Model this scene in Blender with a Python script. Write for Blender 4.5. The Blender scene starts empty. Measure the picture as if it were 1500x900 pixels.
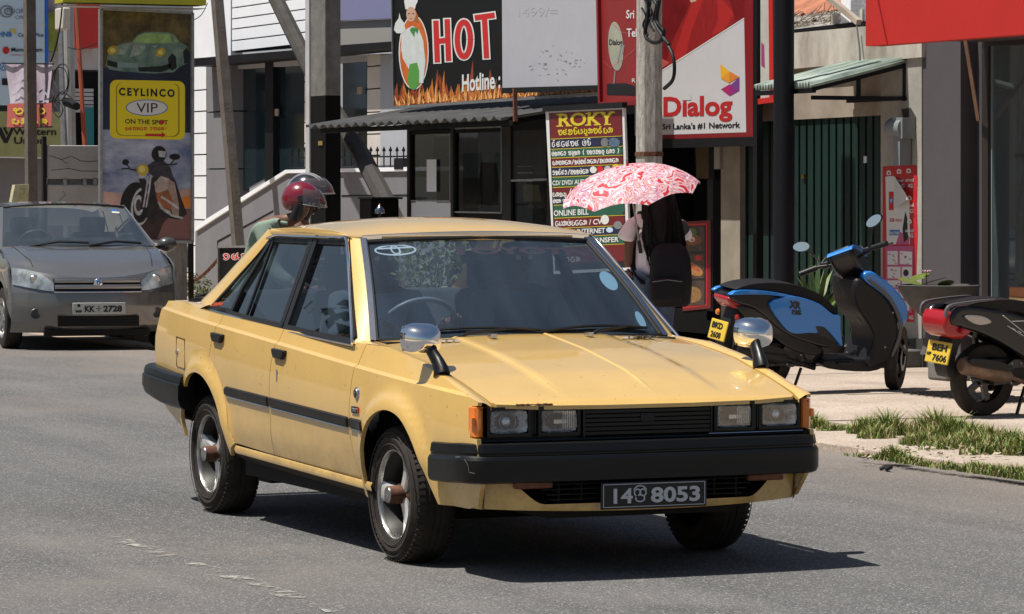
import bpy, bmesh, math, random
from math import sin, cos, pi, radians, sqrt, hypot, atan2
from mathutils import Vector, Matrix, noise
random.seed(7)
SC = bpy.context.scene
COL = SC.collection
# ------------------------------------------------------------------ camera, world, sun, exposure
F_PX, YAW, PITCH = 5200.0, 2.73557770, -0.0334927541
CAM = Vector((13.9241988, -6.2182013, 1.57846))
cd = bpy.data.cameras.new('camera'); cam = bpy.data.objects.new('camera', cd); COL.objects.link(cam)
cd.sensor_width = 36; cd.lens = 36 * F_PX / 1500; cd.clip_start = .5; cd.clip_end = 2000
cam.location = CAM
DV = Vector((cos(YAW)*cos(PITCH), sin(YAW)*cos(PITCH), sin(PITCH)))
RV = DV.cross(Vector((0, 0, 1))).normalized(); UV = RV.cross(DV)
cam.rotation_euler = DV.to_track_quat('-Z', 'Y').to_euler()
SC.camera = cam
SC.render.resolution_x = 1024; SC.render.resolution_y = 614
SUN_TO = Vector((-.10, -.41, 1)).normalized()      # towards the sun, read off the shadows on the road
w = bpy.data.worlds.new('World'); SC.world = w; w.use_nodes = True
nt = w.node_tree; bg = nt.nodes['Background']; sky = nt.nodes.new('ShaderNodeTexSky')
sky.sky_type = 'NISHITA'; sky.sun_disc = False
sky.sun_elevation = math.asin(SUN_TO.z); sky.sun_rotation = atan2(SUN_TO.x, SUN_TO.y)
sky.air_density = 1.2; sky.dust_density = 1.5
nt.links.new(sky.outputs[0], bg.inputs[0]); bg.inputs[1].default_value = .056
sl = bpy.data.lights.new('sun', 'SUN'); sl.energy = 5.0; sl.angle = radians(.53); sl.color = (1, .955, .88)
so = bpy.data.objects.new('sun', sl); COL.objects.link(so); so.rotation_euler = SUN_TO.to_track_quat('Z', 'Y').to_euler()
so.location = (0, -10, 20)
SC.view_settings.view_transform = 'Standard'; SC.view_settings.look = 'None'
SC.view_settings.exposure = 0.27; SC.view_settings.gamma = 1
SC.cycles.max_bounces = 8; SC.cycles.transparent_max_bounces = 16
SC.cycles.caustics_reflective = False; SC.cycles.caustics_refractive = False

# ------------------------------------------------------------------ measuring helpers (photo pixel -> point on a real plane)
def ray(px, py): return DV*F_PX + RV*(px-750) - UV*(py-450)
def onY(px, py, Y):
    v = ray(px, py); return CAM + v*((Y-CAM.y)/v.y)
def onX(px, py, X):
    v = ray(px, py); return CAM + v*((X-CAM.x)/v.x)
def onZ(px, py, Z=0):
    v = ray(px, py); return CAM + v*((Z-CAM.z)/v.z)
def pix(p):
    v = Vector(p)-CAM; z = v.dot(DV); return 750+F_PX*v.dot(RV)/z, 450-F_PX*v.dot(UV)/z

# ------------------------------------------------------------------ materials
MATS = {}
def mat(name, col, rough=.6, metal=0, coat=0, bump=0, bscale=40, var=0, vscale=3, emit=None, spec=.4, dark=None, stretch=None, detail=4):
    if name in MATS: return MATS[name]
    m = bpy.data.materials.new(name); m.use_nodes = True; N = m.node_tree.nodes; L = m.node_tree.links
    b = N['Principled BSDF']; b.inputs['Base Color'].default_value = (*col, 1)
    b.inputs['Roughness'].default_value = rough; b.inputs['Metallic'].default_value = metal
    b.inputs['Specular IOR Level'].default_value = spec
    if coat: b.inputs['Coat Weight'].default_value = coat; b.inputs['Coat Roughness'].default_value = .04
    if emit: b.inputs['Emission Color'].default_value = (*emit[0], 1); b.inputs['Emission Strength'].default_value = emit[1]
    if var or bump:
        tc = N.new('ShaderNodeTexCoord'); src = tc.outputs['Object']
        if stretch:
            mp = N.new('ShaderNodeMapping'); mp.inputs['Scale'].default_value = stretch; L.new(src, mp.inputs[0]); src = mp.outputs[0]
    if var:
        n = N.new('ShaderNodeTexNoise'); n.inputs['Scale'].default_value = vscale; n.inputs['Detail'].default_value = 8; n.inputs['Roughness'].default_value = .65
        L.new(src, n.inputs['Vector'])
        r = N.new('ShaderNodeValToRGB'); r.color_ramp.elements[0].position = .32; r.color_ramp.elements[1].position = .68
        d = dark or tuple(c*(1-var) for c in col)
        r.color_ramp.elements[0].color = (*d, 1); r.color_ramp.elements[1].color = (*[min(1, c*(1+var*.35)) for c in col], 1)
        L.new(n.outputs[0], r.inputs[0]); L.new(r.outputs[0], b.inputs['Base Color'])
        mr = N.new('ShaderNodeMapRange'); mr.inputs['To Min'].default_value = min(1, rough*1.25); mr.inputs['To Max'].default_value = rough*.85
        L.new(n.outputs[0], mr.inputs[0]); L.new(mr.outputs[0], b.inputs['Roughness'])
    if bump:
        n2 = N.new('ShaderNodeTexNoise'); n2.inputs['Scale'].default_value = bscale; n2.inputs['Detail'].default_value = detail
        L.new(src, n2.inputs['Vector'])
        bp = N.new('ShaderNodeBump'); bp.inputs['Strength'].default_value = bump; bp.inputs['Distance'].default_value = .01
        L.new(n2.outputs[0], bp.inputs['Height']); L.new(bp.outputs[0], b.inputs['Normal'])
    MATS[name] = m; return m
def glassmat(name, tint, refl=1.0, rough=.01, haze=0, hazecol=(.5, .6, .7)):
    m = bpy.data.materials.new(name); m.use_nodes = True; N = m.node_tree.nodes; L = m.node_tree.links
    N.remove(N['Principled BSDF']); out = N['Material Output']
    t = N.new('ShaderNodeBsdfTransparent'); t.inputs[0].default_value = (*tint, 1)
    g = N.new('ShaderNodeBsdfGlossy'); g.inputs['Roughness'].default_value = rough
    # Schlick reflectance, the same from both faces of the pane
    ge = N.new('ShaderNodeNewGeometry'); dt = N.new('ShaderNodeVectorMath'); dt.operation = 'DOT_PRODUCT'
    L.new(ge.outputs['Normal'], dt.inputs[0]); L.new(ge.outputs['Incoming'], dt.inputs[1])
    def mth(op, a, b_=None, c_=None):
        x = N.new('ShaderNodeMath'); x.operation = op
        for i, q in enumerate((a, b_, c_)):
            if q is None: continue
            if isinstance(q, (int, float)): x.inputs[i].default_value = q
            else: L.new(q, x.inputs[i])
        return x.outputs[0]
    f = mth('MULTIPLY_ADD', mth('POWER', mth('SUBTRACT', 1.0, mth('ABSOLUTE', dt.outputs['Value'])), 5.0), .94, .06)
    mu = N.new('ShaderNodeMath'); mu.operation = 'MULTIPLY'; mu.inputs[1].default_value = refl; mu.use_clamp = True
    L.new(f, mu.inputs[0])
    base = t.outputs[0]
    if haze:
        d = N.new('ShaderNodeBsdfDiffuse'); d.inputs[0].default_value = (*hazecol, 1)
        mh = N.new('ShaderNodeMixShader'); mh.inputs[0].default_value = haze
        L.new(t.outputs[0], mh.inputs[1]); L.new(d.outputs[0], mh.inputs[2]); base = mh.outputs[0]
        tc = N.new('ShaderNodeTexCoord'); n = N.new('ShaderNodeTexNoise'); mp = N.new('ShaderNodeMapping')
        mp.inputs['Scale'].default_value = (1, 5, 1); n.inputs['Scale'].default_value = 1.3; n.inputs['Detail'].default_value = 6
        L.new(tc.outputs['Object'], mp.inputs[0]); L.new(mp.outputs[0], n.inputs['Vector'])
        mr = N.new('ShaderNodeMapRange'); mr.inputs['From Min'].default_value = .35; mr.inputs['From Max'].default_value = .7
        mr.inputs['To Min'].default_value = haze*.75; mr.inputs['To Max'].default_value = haze*1.3
        L.new(n.outputs[0], mr.inputs[0]); L.new(mr.outputs[0], mh.inputs[0])
    mx = N.new('ShaderNodeMixShader'); L.new(mu.outputs[0], mx.inputs[0]); L.new(base, mx.inputs[1]); L.new(g.outputs[0], mx.inputs[2])
    L.new(mx.outputs[0], out.inputs[0]); MATS[name] = m; return m
def paint(name, col, dirt=.18, coat=.8, metal=0, rough=.35):
    m = mat(name, col, rough=rough, metal=metal, coat=coat, var=dirt, vscale=2.2, bump=.02, bscale=9)
    return m

# ------------------------------------------------------------------ object helpers
def obj(name, verts, faces, m, parent=None, smooth=30, label=None):
    me = bpy.data.meshes.new(name); me.from_pydata([tuple(v) for v in verts], [], faces); me.update()
    return link(name, me, m, parent, smooth, label)
def link(name, me, m, parent=None, smooth=30, label=None):
    if m is not None:
        for x in (m if isinstance(m, (list, tuple)) else [m]): me.materials.append(x)
    if smooth:
        me.shade_smooth(); me.set_sharp_from_angle(angle=radians(smooth))
    o = bpy.data.objects.new(name, me); COL.objects.link(o)
    if parent is not None:
        o.parent = parent
        r = parent
        while r.parent: r = r.parent
        if parent is r: o.location = -Vector(r.get('org', (0, 0, 0)))
    if label: o['label'] = label
    return o
def thing(name, label, cat, org=(0, 0, 0), group=None):
    """Empty at the base of a thing whose part meshes are written in world coordinates"""
    o = bpy.data.objects.new(name, None); COL.objects.link(o); o.empty_display_size = .2
    o.location = org; o['org'] = tuple(org); o['label'] = label; o['category'] = cat
    if group: o['group'] = group
    return o
def lthing(name, label, cat, loc=(0, 0, 0), rz=0, group=None, rot=None):
    """Empty whose parts are written in its own local coordinates"""
    o = thing(name, label, cat, (0, 0, 0), group); o.location = loc; o.rotation_euler = rot or (0, 0, rz); return o
def struct(name, verts, faces, m, parent=None):
    o = obj(name, verts, faces, m, parent); o['kind'] = 'structure'; return o
def tag(o, label, cat, group=None):
    o['label'] = label; o['category'] = cat
    if group: o['group'] = group
    return o
def bevel(o, w=.01, seg=2):
    b = o.modifiers.new('bevel', 'BEVEL'); b.width = w; b.segments = seg; b.limit_method = 'ANGLE'; b.angle_limit = radians(35); return o
class MB:
    """collects simple solids into one mesh"""
    def __init__(s): s.v = []; s.f = []; s.mi = []
    def add(s, v, f, mi=0):
        n = len(s.v); s.v += [Vector(x) for x in v]; s.f += [tuple(i+n for i in q) for q in f]; s.mi += [mi]*len(f)
    def box(s, a, b, mi=0):
        x0, y0, z0 = a; x1, y1, z1 = b
        s.add([(x0,y0,z0),(x1,y0,z0),(x1,y1,z0),(x0,y1,z0),(x0,y0,z1),(x1,y0,z1),(x1,y1,z1),(x0,y1,z1)],
              [(0,3,2,1),(4,5,6,7),(0,1,5,4),(1,2,6,5),(2,3,7,6),(3,0,4,7)], mi)
    def bar(s, p, q, w, h=None, up=(0, 0, 1), mi=0):
        p = Vector(p); q = Vector(q); d = (q-p).normalized(); h = h or w; u = Vector(up)
        if abs(d.dot(u)) > .98: u = Vector((0, 1, 0)) if abs(d.y) < .9 else Vector((1, 0, 0))
        r = d.cross(u).normalized(); u = r.cross(d)
        c = [r*a*w/2+u*b*h/2 for a, b in ((-1,-1),(1,-1),(1,1),(-1,1))]
        s.add([p+k for k in c]+[q+k for k in c], [(0,3,2,1),(4,5,6,7),(0,1,5,4),(1,2,6,5),(2,3,7,6),(3,0,4,7)], mi)
    def tube(s, pts, r, n=8, mi=0, cap=True, closed=False, sec=None):
        """sec: list of (a, b) section points (scaled by r) instead of a circle"""
        P = [Vector(p) for p in pts]; m = len(P); R = r if isinstance(r, (list, tuple)) else [r]*m
        sec = sec or [(cos(2*pi*k/n), sin(2*pi*k/n)) for k in range(n)]; n = len(sec)
        V = []; F = []; prev = None
        for i, p in enumerate(P):
            if closed: d = (P[(i+1) % m]-P[i-1]).normalized()
            else: d = (P[min(i+1, m-1)]-P[max(i-1, 0)]).normalized()
            if prev is None:
                up = Vector((0, 0, 1)) if abs(d.z) < .9 else Vector((0, 1, 0))
                a = d.cross(up).normalized()
            else:
                a = (prev-d*prev.dot(d)).normalized()
            prev = a; b = d.cross(a)
            V += [p+a*(R[i]*u)+b*(R[i]*v) for u, v in sec]
        for i in range(m-1 if not closed else m):
            j = (i+1) % m
            for k in range(n): F.append((i*n+k, i*n+(k+1) % n, j*n+(k+1) % n, j*n+k))
        if cap and not closed: F += [tuple(range(n))[::-1], tuple(range((m-1)*n, m*n))]
        s.add(V, F, mi)
    def lathe(s, prof, org=(0, 0, 0), axis='y', n=32, mi=0, a0=0, a1=2*pi):
        """prof: (radius, offset along the axis)"""
        o = Vector(org); V = []; F = []; full = abs(a1-a0-2*pi) < 1e-6; cnt = n if full else n+1
        for k in range(cnt):
            a = a0+(a1-a0)*k/n; c, s_ = cos(a), sin(a)
            for r, h in prof:
                V.append(o+Vector({'y': (r*c, h, r*s_), 'z': (r*c, r*s_, h), 'x': (h, r*c, r*s_)}[axis]))
        m = len(prof)
        for k in range(n):
            k2 = (k+1) % cnt
            for i in range(m-1): F.append((k*m+i, k*m+i+1, k2*m+i+1, k2*m+i))
        s.add(V, F, mi)
    def prism(s, poly, f, t, mi=0):
        """poly in 2D, f maps (u, v, w) to a point, t thickness"""
        n = len(poly); s.add([f(u, v, 0) for u, v in poly]+[f(u, v, t) for u, v in poly],
              [tuple(range(n)), tuple(range(2*n-1, n-1, -1))]+[(i, (i+1) % n, n+(i+1) % n, n+i) for i in range(n)], mi)
    def build(s, name, m, parent=None, smooth=30, label=None):
        me = bpy.data.meshes.new(name); me.from_pydata([tuple(v) for v in s.v], [], s.f); me.update()
        for p, k in zip(me.polygons, s.mi): p.material_index = k
        bm = bmesh.new(); bm.from_mesh(me)
        bmesh.ops.remove_doubles(bm, verts=bm.verts, dist=1e-5)
        bmesh.ops.recalc_face_normals(bm, faces=bm.faces); bm.to_mesh(me); bm.free()
        return link(name, me, m, parent, smooth, label)
def box(name, a, b, m, parent=None, bev=0, label=None):
    M = MB(); M.box([min(x, y) for x, y in zip(a, b)], [max(x, y) for x, y in zip(a, b)]); o = M.build(name, m, parent, 30, label)
    if bev: bevel(o, bev)
    return o
def lerp(a, b, t): return a+(b-a)*t
def pl(pts, t):
    """piecewise linear"""
    if t <= pts[0][0]: return pts[0][1]
    for (a, b), (c, d) in zip(pts, pts[1:]):
        if t <= c: return b+(d-b)*(t-a)/(c-a)
    return pts[-1][1]
def ss(a, b, x):
    t = max(0, min(1, (x-a)/(b-a))); return t*t*(3-2*t)
def spline(pts, n=6, closed=False):
    """Catmull-Rom through the points"""
    P = [Vector(p) for p in pts]; m = len(P); out = []
    for i in range(m if closed else m-1):
        p0 = P[i-1] if (closed or i > 0) else P[0]; p1 = P[i]; p2 = P[(i+1) % m]; p3 = P[(i+2) % m] if (closed or i+2 < m) else P[-1]
        for k in range(n):
            t = k/n; out.append(.5*((2*p1)+(p2-p0)*t+(2*p0-5*p1+4*p2-p3)*t*t+(3*p1-p0-3*p2+p3)*t**3))
    if not closed: out.append(P[-1])
    return out
def panel(name, poly, f, m, parent=None, step=.05, inward=None, flange=.015, label=None, smooth=28, hole=None, vstep=None, extra_u=(), extra_v=(), thick=0):
    """polygon (u, v) diced on a grid and mapped to a curved surface by f(u, v); flange folds the rim inward"""
    bm = bmesh.new(); vs = [bm.verts.new((u, v, 0)) for u, v in poly]; bm.faces.new(vs)
    us = [p[0] for p in poly]; vv = [p[1] for p in poly]; vstep = vstep or step
    def cut(co, no):
        bmesh.ops.bisect_plane(bm, geom=bm.verts[:]+bm.edges[:]+bm.faces[:], plane_co=co, plane_no=no, dist=1e-5)
    u = min(us)+step
    k = math.floor(min(us)/step)+1
    while k*step < max(us): cut((k*step, 0, 0), (1, 0, 0)); k += 1
    for u in extra_u: cut((u, 0, 0), (1, 0, 0))
    k = math.floor(min(vv)/vstep)+1
    while k*vstep < max(vv): cut((0, k*vstep, 0), (0, 1, 0)); k += 1
    for v in extra_v:
        if isinstance(v, tuple): cut((0, v[0], 0), (v[1], 1, 0))
        else: cut((0, v, 0), (0, 1, 0))
    for v in bm.verts: v.co = Vector(f(v.co.x, v.co.y))
    if inward is not None and flange:
        E = [e for e in bm.edges if e.is_boundary]
        r = bmesh.ops.extrude_edge_only(bm, edges=E)
        iv = inward
        for v in [g for g in r['geom'] if isinstance(g, bmesh.types.BMVert)]:
            v.co += Vector(iv(v.co) if callable(iv) else iv)*flange
    bmesh.ops.recalc_face_normals(bm, faces=bm.faces)
    me = bpy.data.meshes.new(name); bm.to_mesh(me); bm.free()
    return link(name, me, m, parent, smooth, label)
def copy_tree(o, parent=None):
    c = o.copy(); COL.objects.link(c); c.parent = parent
    for ch in list(o.children): copy_tree(ch, c)
    return c
def text(s, h, m, at, right, up, parent=None, name='lettering', wx=1.0, bold=0.0, depth=.002, align='LEFT', label=None, shear=0, width=None, spacing=1.0):
    """flat lettering: at = baseline point, right/up = directions; h = cap height; width scales it to that length"""
    c = bpy.data.curves.new(name, 'FONT'); c.body = s; c.size = h/.7; c.offset = bold; c.extrude = depth; c.align_x = align; c.shear = shear; c.resolution_u = 3
    c.space_character = spacing
    t = bpy.data.objects.new(name, c); COL.objects.link(t)
    bpy.context.view_layer.update()
    if width:
        wx = width/max(t.dimensions.x, 1e-4)
    me = bpy.data.meshes.new_from_object(t.evaluated_get(bpy.context.evaluated_depsgraph_get()))
    bpy.data.objects.remove(t); bpy.data.curves.remove(c)
    R = Vector(right).normalized(); U = Vector(up).normalized(); N = R.cross(U); A = Vector(at)
    for v in me.vertices:
        q = v.co.copy(); v.co = A+R*(q.x*wx)+U*q.y+N*q.z
    me.update(); me.materials.clear(); me.name = name
    return link(name, me, m, parent, 0, label)

# ================================================================== THE YELLOW CAR (drives along +x, its right side is y < 0)
YEL = mat('yellow_paint', (.74, .478, .150), rough=.3, coat=1.0, var=.10, vscale=1.7, bump=.022, bscale=6)
def weather(m, dust, z0, z1):
    """road dust on the lower body, faint grime specks"""
    N = m.node_tree.nodes; L = m.node_tree.links; b = N['Principled BSDF']; src = b.inputs['Base Color'].links[0].from_socket
    tc = N.new('ShaderNodeTexCoord'); sx = N.new('ShaderNodeSeparateXYZ'); L.new(tc.outputs['Object'], sx.inputs[0])
    n = N.new('ShaderNodeTexNoise'); n.inputs['Scale'].default_value = 5; n.inputs['Detail'].default_value = 9; n.inputs['Roughness'].default_value = .75; L.new(tc.outputs['Object'], n.inputs['Vector'])
    mr = N.new('ShaderNodeMapRange'); mr.inputs['From Min'].default_value = z1; mr.inputs['From Max'].default_value = z0; mr.inputs['To Max'].default_value = 1; L.new(sx.outputs[2], mr.inputs[0])
    r = N.new('ShaderNodeMapRange'); r.inputs['From Min'].default_value = .38; r.inputs['From Max'].default_value = .66; r.inputs['To Max'].default_value = .75; L.new(n.outputs[0], r.inputs[0])
    mu = N.new('ShaderNodeMath'); mu.operation = 'MULTIPLY'; L.new(mr.outputs[0], mu.inputs[0]); L.new(r.outputs[0], mu.inputs[1])
    sp = N.new('ShaderNodeTexNoise'); sp.inputs['Scale'].default_value = 42; sp.inputs['Detail'].default_value = 2; L.new(tc.outputs['Object'], sp.inputs['Vector'])
    r2 = N.new('ShaderNodeMapRange'); r2.inputs['From Min'].default_value = .70; r2.inputs['From Max'].default_value = .74; r2.inputs['To Max'].default_value = .55; L.new(sp.outputs[0], r2.inputs[0])
    mx = N.new('ShaderNodeMath'); mx.operation = 'MAXIMUM'; L.new(mu.outputs[0], mx.inputs[0]); L.new(r2.outputs[0], mx.inputs[1])
    x = N.new('ShaderNodeMix'); x.data_type = 'RGBA'; L.new(mx.outputs[0], x.inputs[0]); L.new(src, x.inputs[6]); x.inputs[7].default_value = (*dust, 1); L.new(x.outputs[2], b.inputs['Base Color'])
weather(YEL, (.24, .155, .07), .22, .62)
BLKP = mat('black_plastic', (.0045, .0046, .0052), spec=.40, rough=.36, var=.3, vscale=5, bump=.03, bscale=90)
RUB = mat('rubber_seal', (.012, .012, .013), rough=.5)
TYRE = mat('tyre_rubber', (.030, .023, .018), rough=.75, var=.5, vscale=9, bump=.15, bscale=80)
CHR = mat('chrome', (.85, .86, .88), rough=.06, metal=1)
CHRD = mat('dull_chrome', (.62, .63, .65), rough=.22, metal=1, var=.25, vscale=30)
ALU = mat('polished_alloy', (.60, .59, .57), rough=.30, metal=1, var=.45, vscale=18)
ALUD = mat('dark_alloy', (.035, .034, .032), rough=.5, metal=.6)
RUST = mat('rusty_metal', (.16, .07, .04), rough=.8, var=.6, vscale=30, bump=.3)
DARK = mat('underside_black', (.012, .011, .010), rough=.9)
INT = mat('interior_cloth', (.05, .06, .075), rough=.9, var=.2)
ORG = mat('amber_lens', (.85, .22, .02), rough=.12, coat=1, bump=.12, bscale=140)
ORGD = mat('brown_lens', (.16, .05, .02), rough=.4, var=.3, vscale=20)
LENS = glassmat('lamp_glass', (.93, .95, .97), 1.4)
WGL = glassmat('windscreen_glass', (.62, .70, .78), 1.25, haze=.07, hazecol=(.32, .44, .60))
SGL = glassmat('side_glass', (.34, .37, .41), 1.7)
WHT = mat('white_vinyl', (.75, .78, .76), rough=.5)
PLB = mat('plate_black', (.012, .012, .014), rough=.35)
SILV = mat('plate_silver', (.55, .56, .58), rough=.4)
STK = mat('pale_sticker', (.42, .66, .74), rough=.6)

car = thing('sedan_car', 'boxy yellow four door sedan with black bumpers driving along the road', 'car')
ZC = lambda x: .785-.0583*x                       # crease height
def wplan(x):
    if x > -.4: return .812-.058*((x+.4)/1.25)**2.3
    if x < -2.3: return .812-.040*((-2.3-x)/1.0)**1.6
    return .812
FA = spline([(-.262,.24,0),(-.268,.38,0),(-.235,.49,0),(-.15,.585,0),(-.03,.637,0),(.09,.648,0),(.21,.622,0),(.31,.553,0),(.385,.46,0),(.44,.37,0),(.49,.285,0)], 4)
RA = spline([(-2.745,.36,0),(-2.76,.47,0),(-2.72,.58,0),(-2.63,.655,0),(-2.50,.685,0),(-2.37,.672,0),(-2.26,.62,0),(-2.18,.54,0),(-2.11,.44,0),(-2.06,.34,0),(-2.03,.28,0)], 4)
FA = [(p.x, p.y) for p in FA]; RA = [(p.x, p.y) for p in RA]
def adist(x, z, A): return min(hypot(x-a, z-b) for a, b in A)
def S(x, z):
    zc = ZC(x); w_ = wplan(x)
    if z > zc-.001:
        t = z-zc; y = w_-.015*min(1, t/.011)-.004-max(0, t-.011)*.30
    else:
        d = zc-z; y = w_-.004+.012*sin(pi*min(1, d/.36))
        if z < .46: y -= .30*(.46-z)**1.25
    c, r = (.07, FA) if x > -1.2 else (-2.47, RA)
    if abs(x-c) < .56:
        dd = adist(x, z, r); k = 1-ss(.03, .085, dd); y += .024*k
    return y
EXU = (-.25, -.3, .42, .0)
CRE = [(.785+.011, .0583), (.785, .0583), (.785-.012, .0583), (.785+.03, .0583)]
DF = [(-.345,.907),(-.395,.76),(-.415,.62),(-.417,.5),(-.385,.38),(-.37,.325)]    # front door leading edge
DM = [(-1.375,.934),(-1.435,.78),(-1.46,.62),(-1.468,.48),(-1.465,.352)]
DR = [(-2.225,.970),(-2.255,.91),(-2.285,.86),(-2.325,.765)]
def off(poly, d): return [(x+d, z) for x, z in poly]
RAo = [p for p in RA]                                                              # rear arch edge
# rear door lower rear corner follows the arch flare
flr = [(-2.325,.765),(-2.23,.715),(-2.145,.63),(-2.085,.53),(-2.035,.42),(-2.0,.372)]
g = .003
fr_door = off(DF, -g)+off(DM, g)[::-1]
rr_door = off(DM, -g)+[(x+g*2, z+.0) for x, z in flr[::-1]][:-1]+off(DR, g)[::-1]
FAf = [p for p in FA if p[1] >= .284][::-1]
fender = [(.862,.722),(.858,.708),(.815,.706),(.815,.578),(.872,.576),(.880,.50),(.872,.40),(.80,.30),(.72,.284)]+FAf+[(-.262,.25),(-.37,.305)]+off(DF, g)[::-1]+[(-.10,.905),(.25,.858),(.55,.793),(.75,.745)]
RAf = [p for p in RA if p[1] >= .30]
quarter = [(-2.225-g,.970)]+off(DR, -g)[1:]+[(x-g, z) for x, z in flr[1:]]+[(-2.03,.345),(-2.045,.31)]+RAf[::-1][1:]+[(-2.80,.375),(-3.0,.44),(-3.20,.50),(-3.33,.62),(-3.30,.83),(-3.225,.957),(-3.17,1.012),(-2.95,1.018),(-2.70,.998),(-2.6,.989)]
def side(s):
    f = lambda u, v: (u, s*S(u, v), v)
    inw = (0, -s, 0)
    nm = 'right' if s < 0 else 'left'
    for n, poly in (('front_door', fr_door), ('rear_door', rr_door), ('front_fender', fender), ('rear_quarter', quarter)):
        d = panel(n, poly, f, YEL, car, .032, inw, .018, extra_v=CRE, smooth=28)
        if n.endswith('door'):
            # recessed black handle over a flat patch painted as the shaded cup
            hx, hz = ((-1.315, .822) if n[0] == 'f' else (-2.19, .862))
            M = MB(); y = s*S(hx, hz)
            M.prism([(hx-.082,hz+.026),(hx+.080,hz+.020),(hx+.074,hz+.0),(hx+.045,hz-.022),(hx-.060,hz-.018),(hx-.080,hz+.004)], lambda u, v, w_: (u, y-s*.004+s*w_, v), .024)
            bevel(M.build('handle', BLKP, d), .006)
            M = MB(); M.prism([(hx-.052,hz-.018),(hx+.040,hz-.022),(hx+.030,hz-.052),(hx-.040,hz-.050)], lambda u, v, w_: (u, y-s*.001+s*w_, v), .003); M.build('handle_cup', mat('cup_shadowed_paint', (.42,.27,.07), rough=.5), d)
            if n[0] == 'f':
                M = MB(); M.lathe([(0, s*.008), (.011, s*.007), (.012, 0)], (hx-.03, y, hz-.085), n=14); M.tube([(hx-.03,y+s*.009,hz-.07),(hx-.03,y+s*.009,hz-.125)], .004, 6); M.build('lock', CHRD, d)
    # rocker below the doors
    M = MB(); xs = [-2.0+i*.12 for i in range(16)]
    R = []
    for x in xs:
        zt = .318+(.375-.335)*(-(x+.2))/1.8
        R.append([(x, s*.795, zt+.004), (x, s*.803, zt-.012), (x, s*.797, zt-.032), (x, s*.775, zt-.05), (x, s*.72, zt-.085), (x, s*.66, zt-.085)])
    n = len(R[0]); V6 = [p for r in R for p in r]; M.add(V6, [(i*n+k, (i+1)*n+k, (i+1)*n+k+1, i*n+k+1) for i in range(len(R)-1) for k in range(2)])
    M.build('rocker_panel', YEL, car, 50)
    M = MB(); M.add(V6, [(i*n+k, (i+1)*n+k, (i+1)*n+k+1, i*n+k+1) for i in range(len(R)-1) for k in range(2, n-1)]); M.build('sill', mat('dirty_sill', (.045,.03,.018), rough=.9, var=.8, vscale=14, dark=(.008,.007,.006), bump=.3), car, 50)
    # rubbing strip, split at the door gaps
    Mb = {}
    for a, b in ((-2.075, -1.475), (-1.452, -.43), (-.40, -.215)):
        M = MB(); k = max(2, int((b-a)/.08)); xs = [a+(b-a)*i/k for i in range(k+1)]
        V = []; F = []
        for i, x in enumerate(xs):
            zt = .578-.0295*x
            sl = .012 if (i == len(xs)-1 and b > -.3) else (-.014 if i == 0 and a < -2 else 0)
            for dx, dy, dz in ((-sl*0, 0, 0), (0, .011, -.006), (sl, .013, -.022), (sl, .011, -.04), (sl*1.5, 0, -.047)):
                V.append((x+dx, s*(S(x, zt+dz)+dy-.001), zt+dz))
        for i in range(k):
            for j in range(4): F.append((i*5+j, (i+1)*5+j, (i+1)*5+j+1, i*5+j+1))
        F += [(0, 1, 2, 3, 4), tuple(k*5+j for j in (4, 3, 2, 1, 0))]
        M.add(V, F); st = M.build('rubbing_strip', BLKP, car, 35)
        M = MB(); M.tube([(x, s*(S(x, .531-.0295*x)+.006), .529-.0295*x) for x in xs], .0035, 6); M.build('strip_trim', CHRD, st)
    # mirror on the wing: black stalk, chrome egg shell
    if 1:
        bx, by, bz = .42, s*.735, .832
        st = MB(); st.tube([(bx+.02, by, bz-.02), (bx+.012, by, bz), (bx-.01, by+s*.004, bz+.03), (bx-.055, by+s*.012, bz+.07), (bx-.075, by+s*.018, bz+.105)], [.047, .042, .034, .03, .04], 12,
                sec=[(cos(2*pi*k/12), .72*sin(2*pi*k/12)) for k in range(12)])
        sto = st.build('mirror_stalk', BLKP, car, 60)
        cx, cy, cz = bx-.135, by+s*.035, bz+.125
        M = MB(); V = []; F = []; n1, n2 = 22, 14
        for i in range(n1):
            a = 2*pi*i/n1
            for j in range(n2+1):
                t = j/n2; rr = (1-t**2.4)**.5 if t < 1 else 0
                c, q = cos(a), sin(a); sq = (abs(c)**3.2+abs(q)**3.2)**(-1/3.2)
                V.append((cx+.105*t, cy+.088*rr*c*sq*(1-.1*t), cz+.064*rr*q*sq-.008*t))
        for i in range(n1):
            for j in range(n2): F.append((i*(n2+1)+j, ((i+1) % n1)*(n2+1)+j, ((i+1) % n1)*(n2+1)+j+1, i*(n2+1)+j+1))
        M.add(V, F); M.build('mirror_shell', CHR, car, 70)
        box('mirror_glass', (cx-.004, cy-.078, cz-.052), (cx+.002, cy+.078, cz+.052), CHRD, car)
    return
for s in (-1, 1): side(s)
# -------------------------------------------------- floor, wheel wells, inner body so that nothing shows through
M = MB()
def inner(x0, x1, y, z0, z1): M.box((x0, -y, z0), (x1, y, z1))
inner(-2.02, -.30, .74, .22, .42); inner(-.30, .80, .42, .24, .62); inner(-3.25, -2.8, .70, .42, .92); inner(-2.8, -2.05, .50, .30, .80)
M.box((-.30,-.70,.66),(.0,.70,.84)); M.box((.0,-.70,.66),(.40,.70,.76)); M.box((.4,-.70,.55),(.80,.70,.69)); M.box((.56,-.70,.32),(.80,.70,.55))
M.box((-2.85,-.68,.70),(-2.05,.68,.90)); M.box((-.37,-.70,.30),(-.29,.70,.86))
M.build('underbody', DARK, car, 0)
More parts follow.
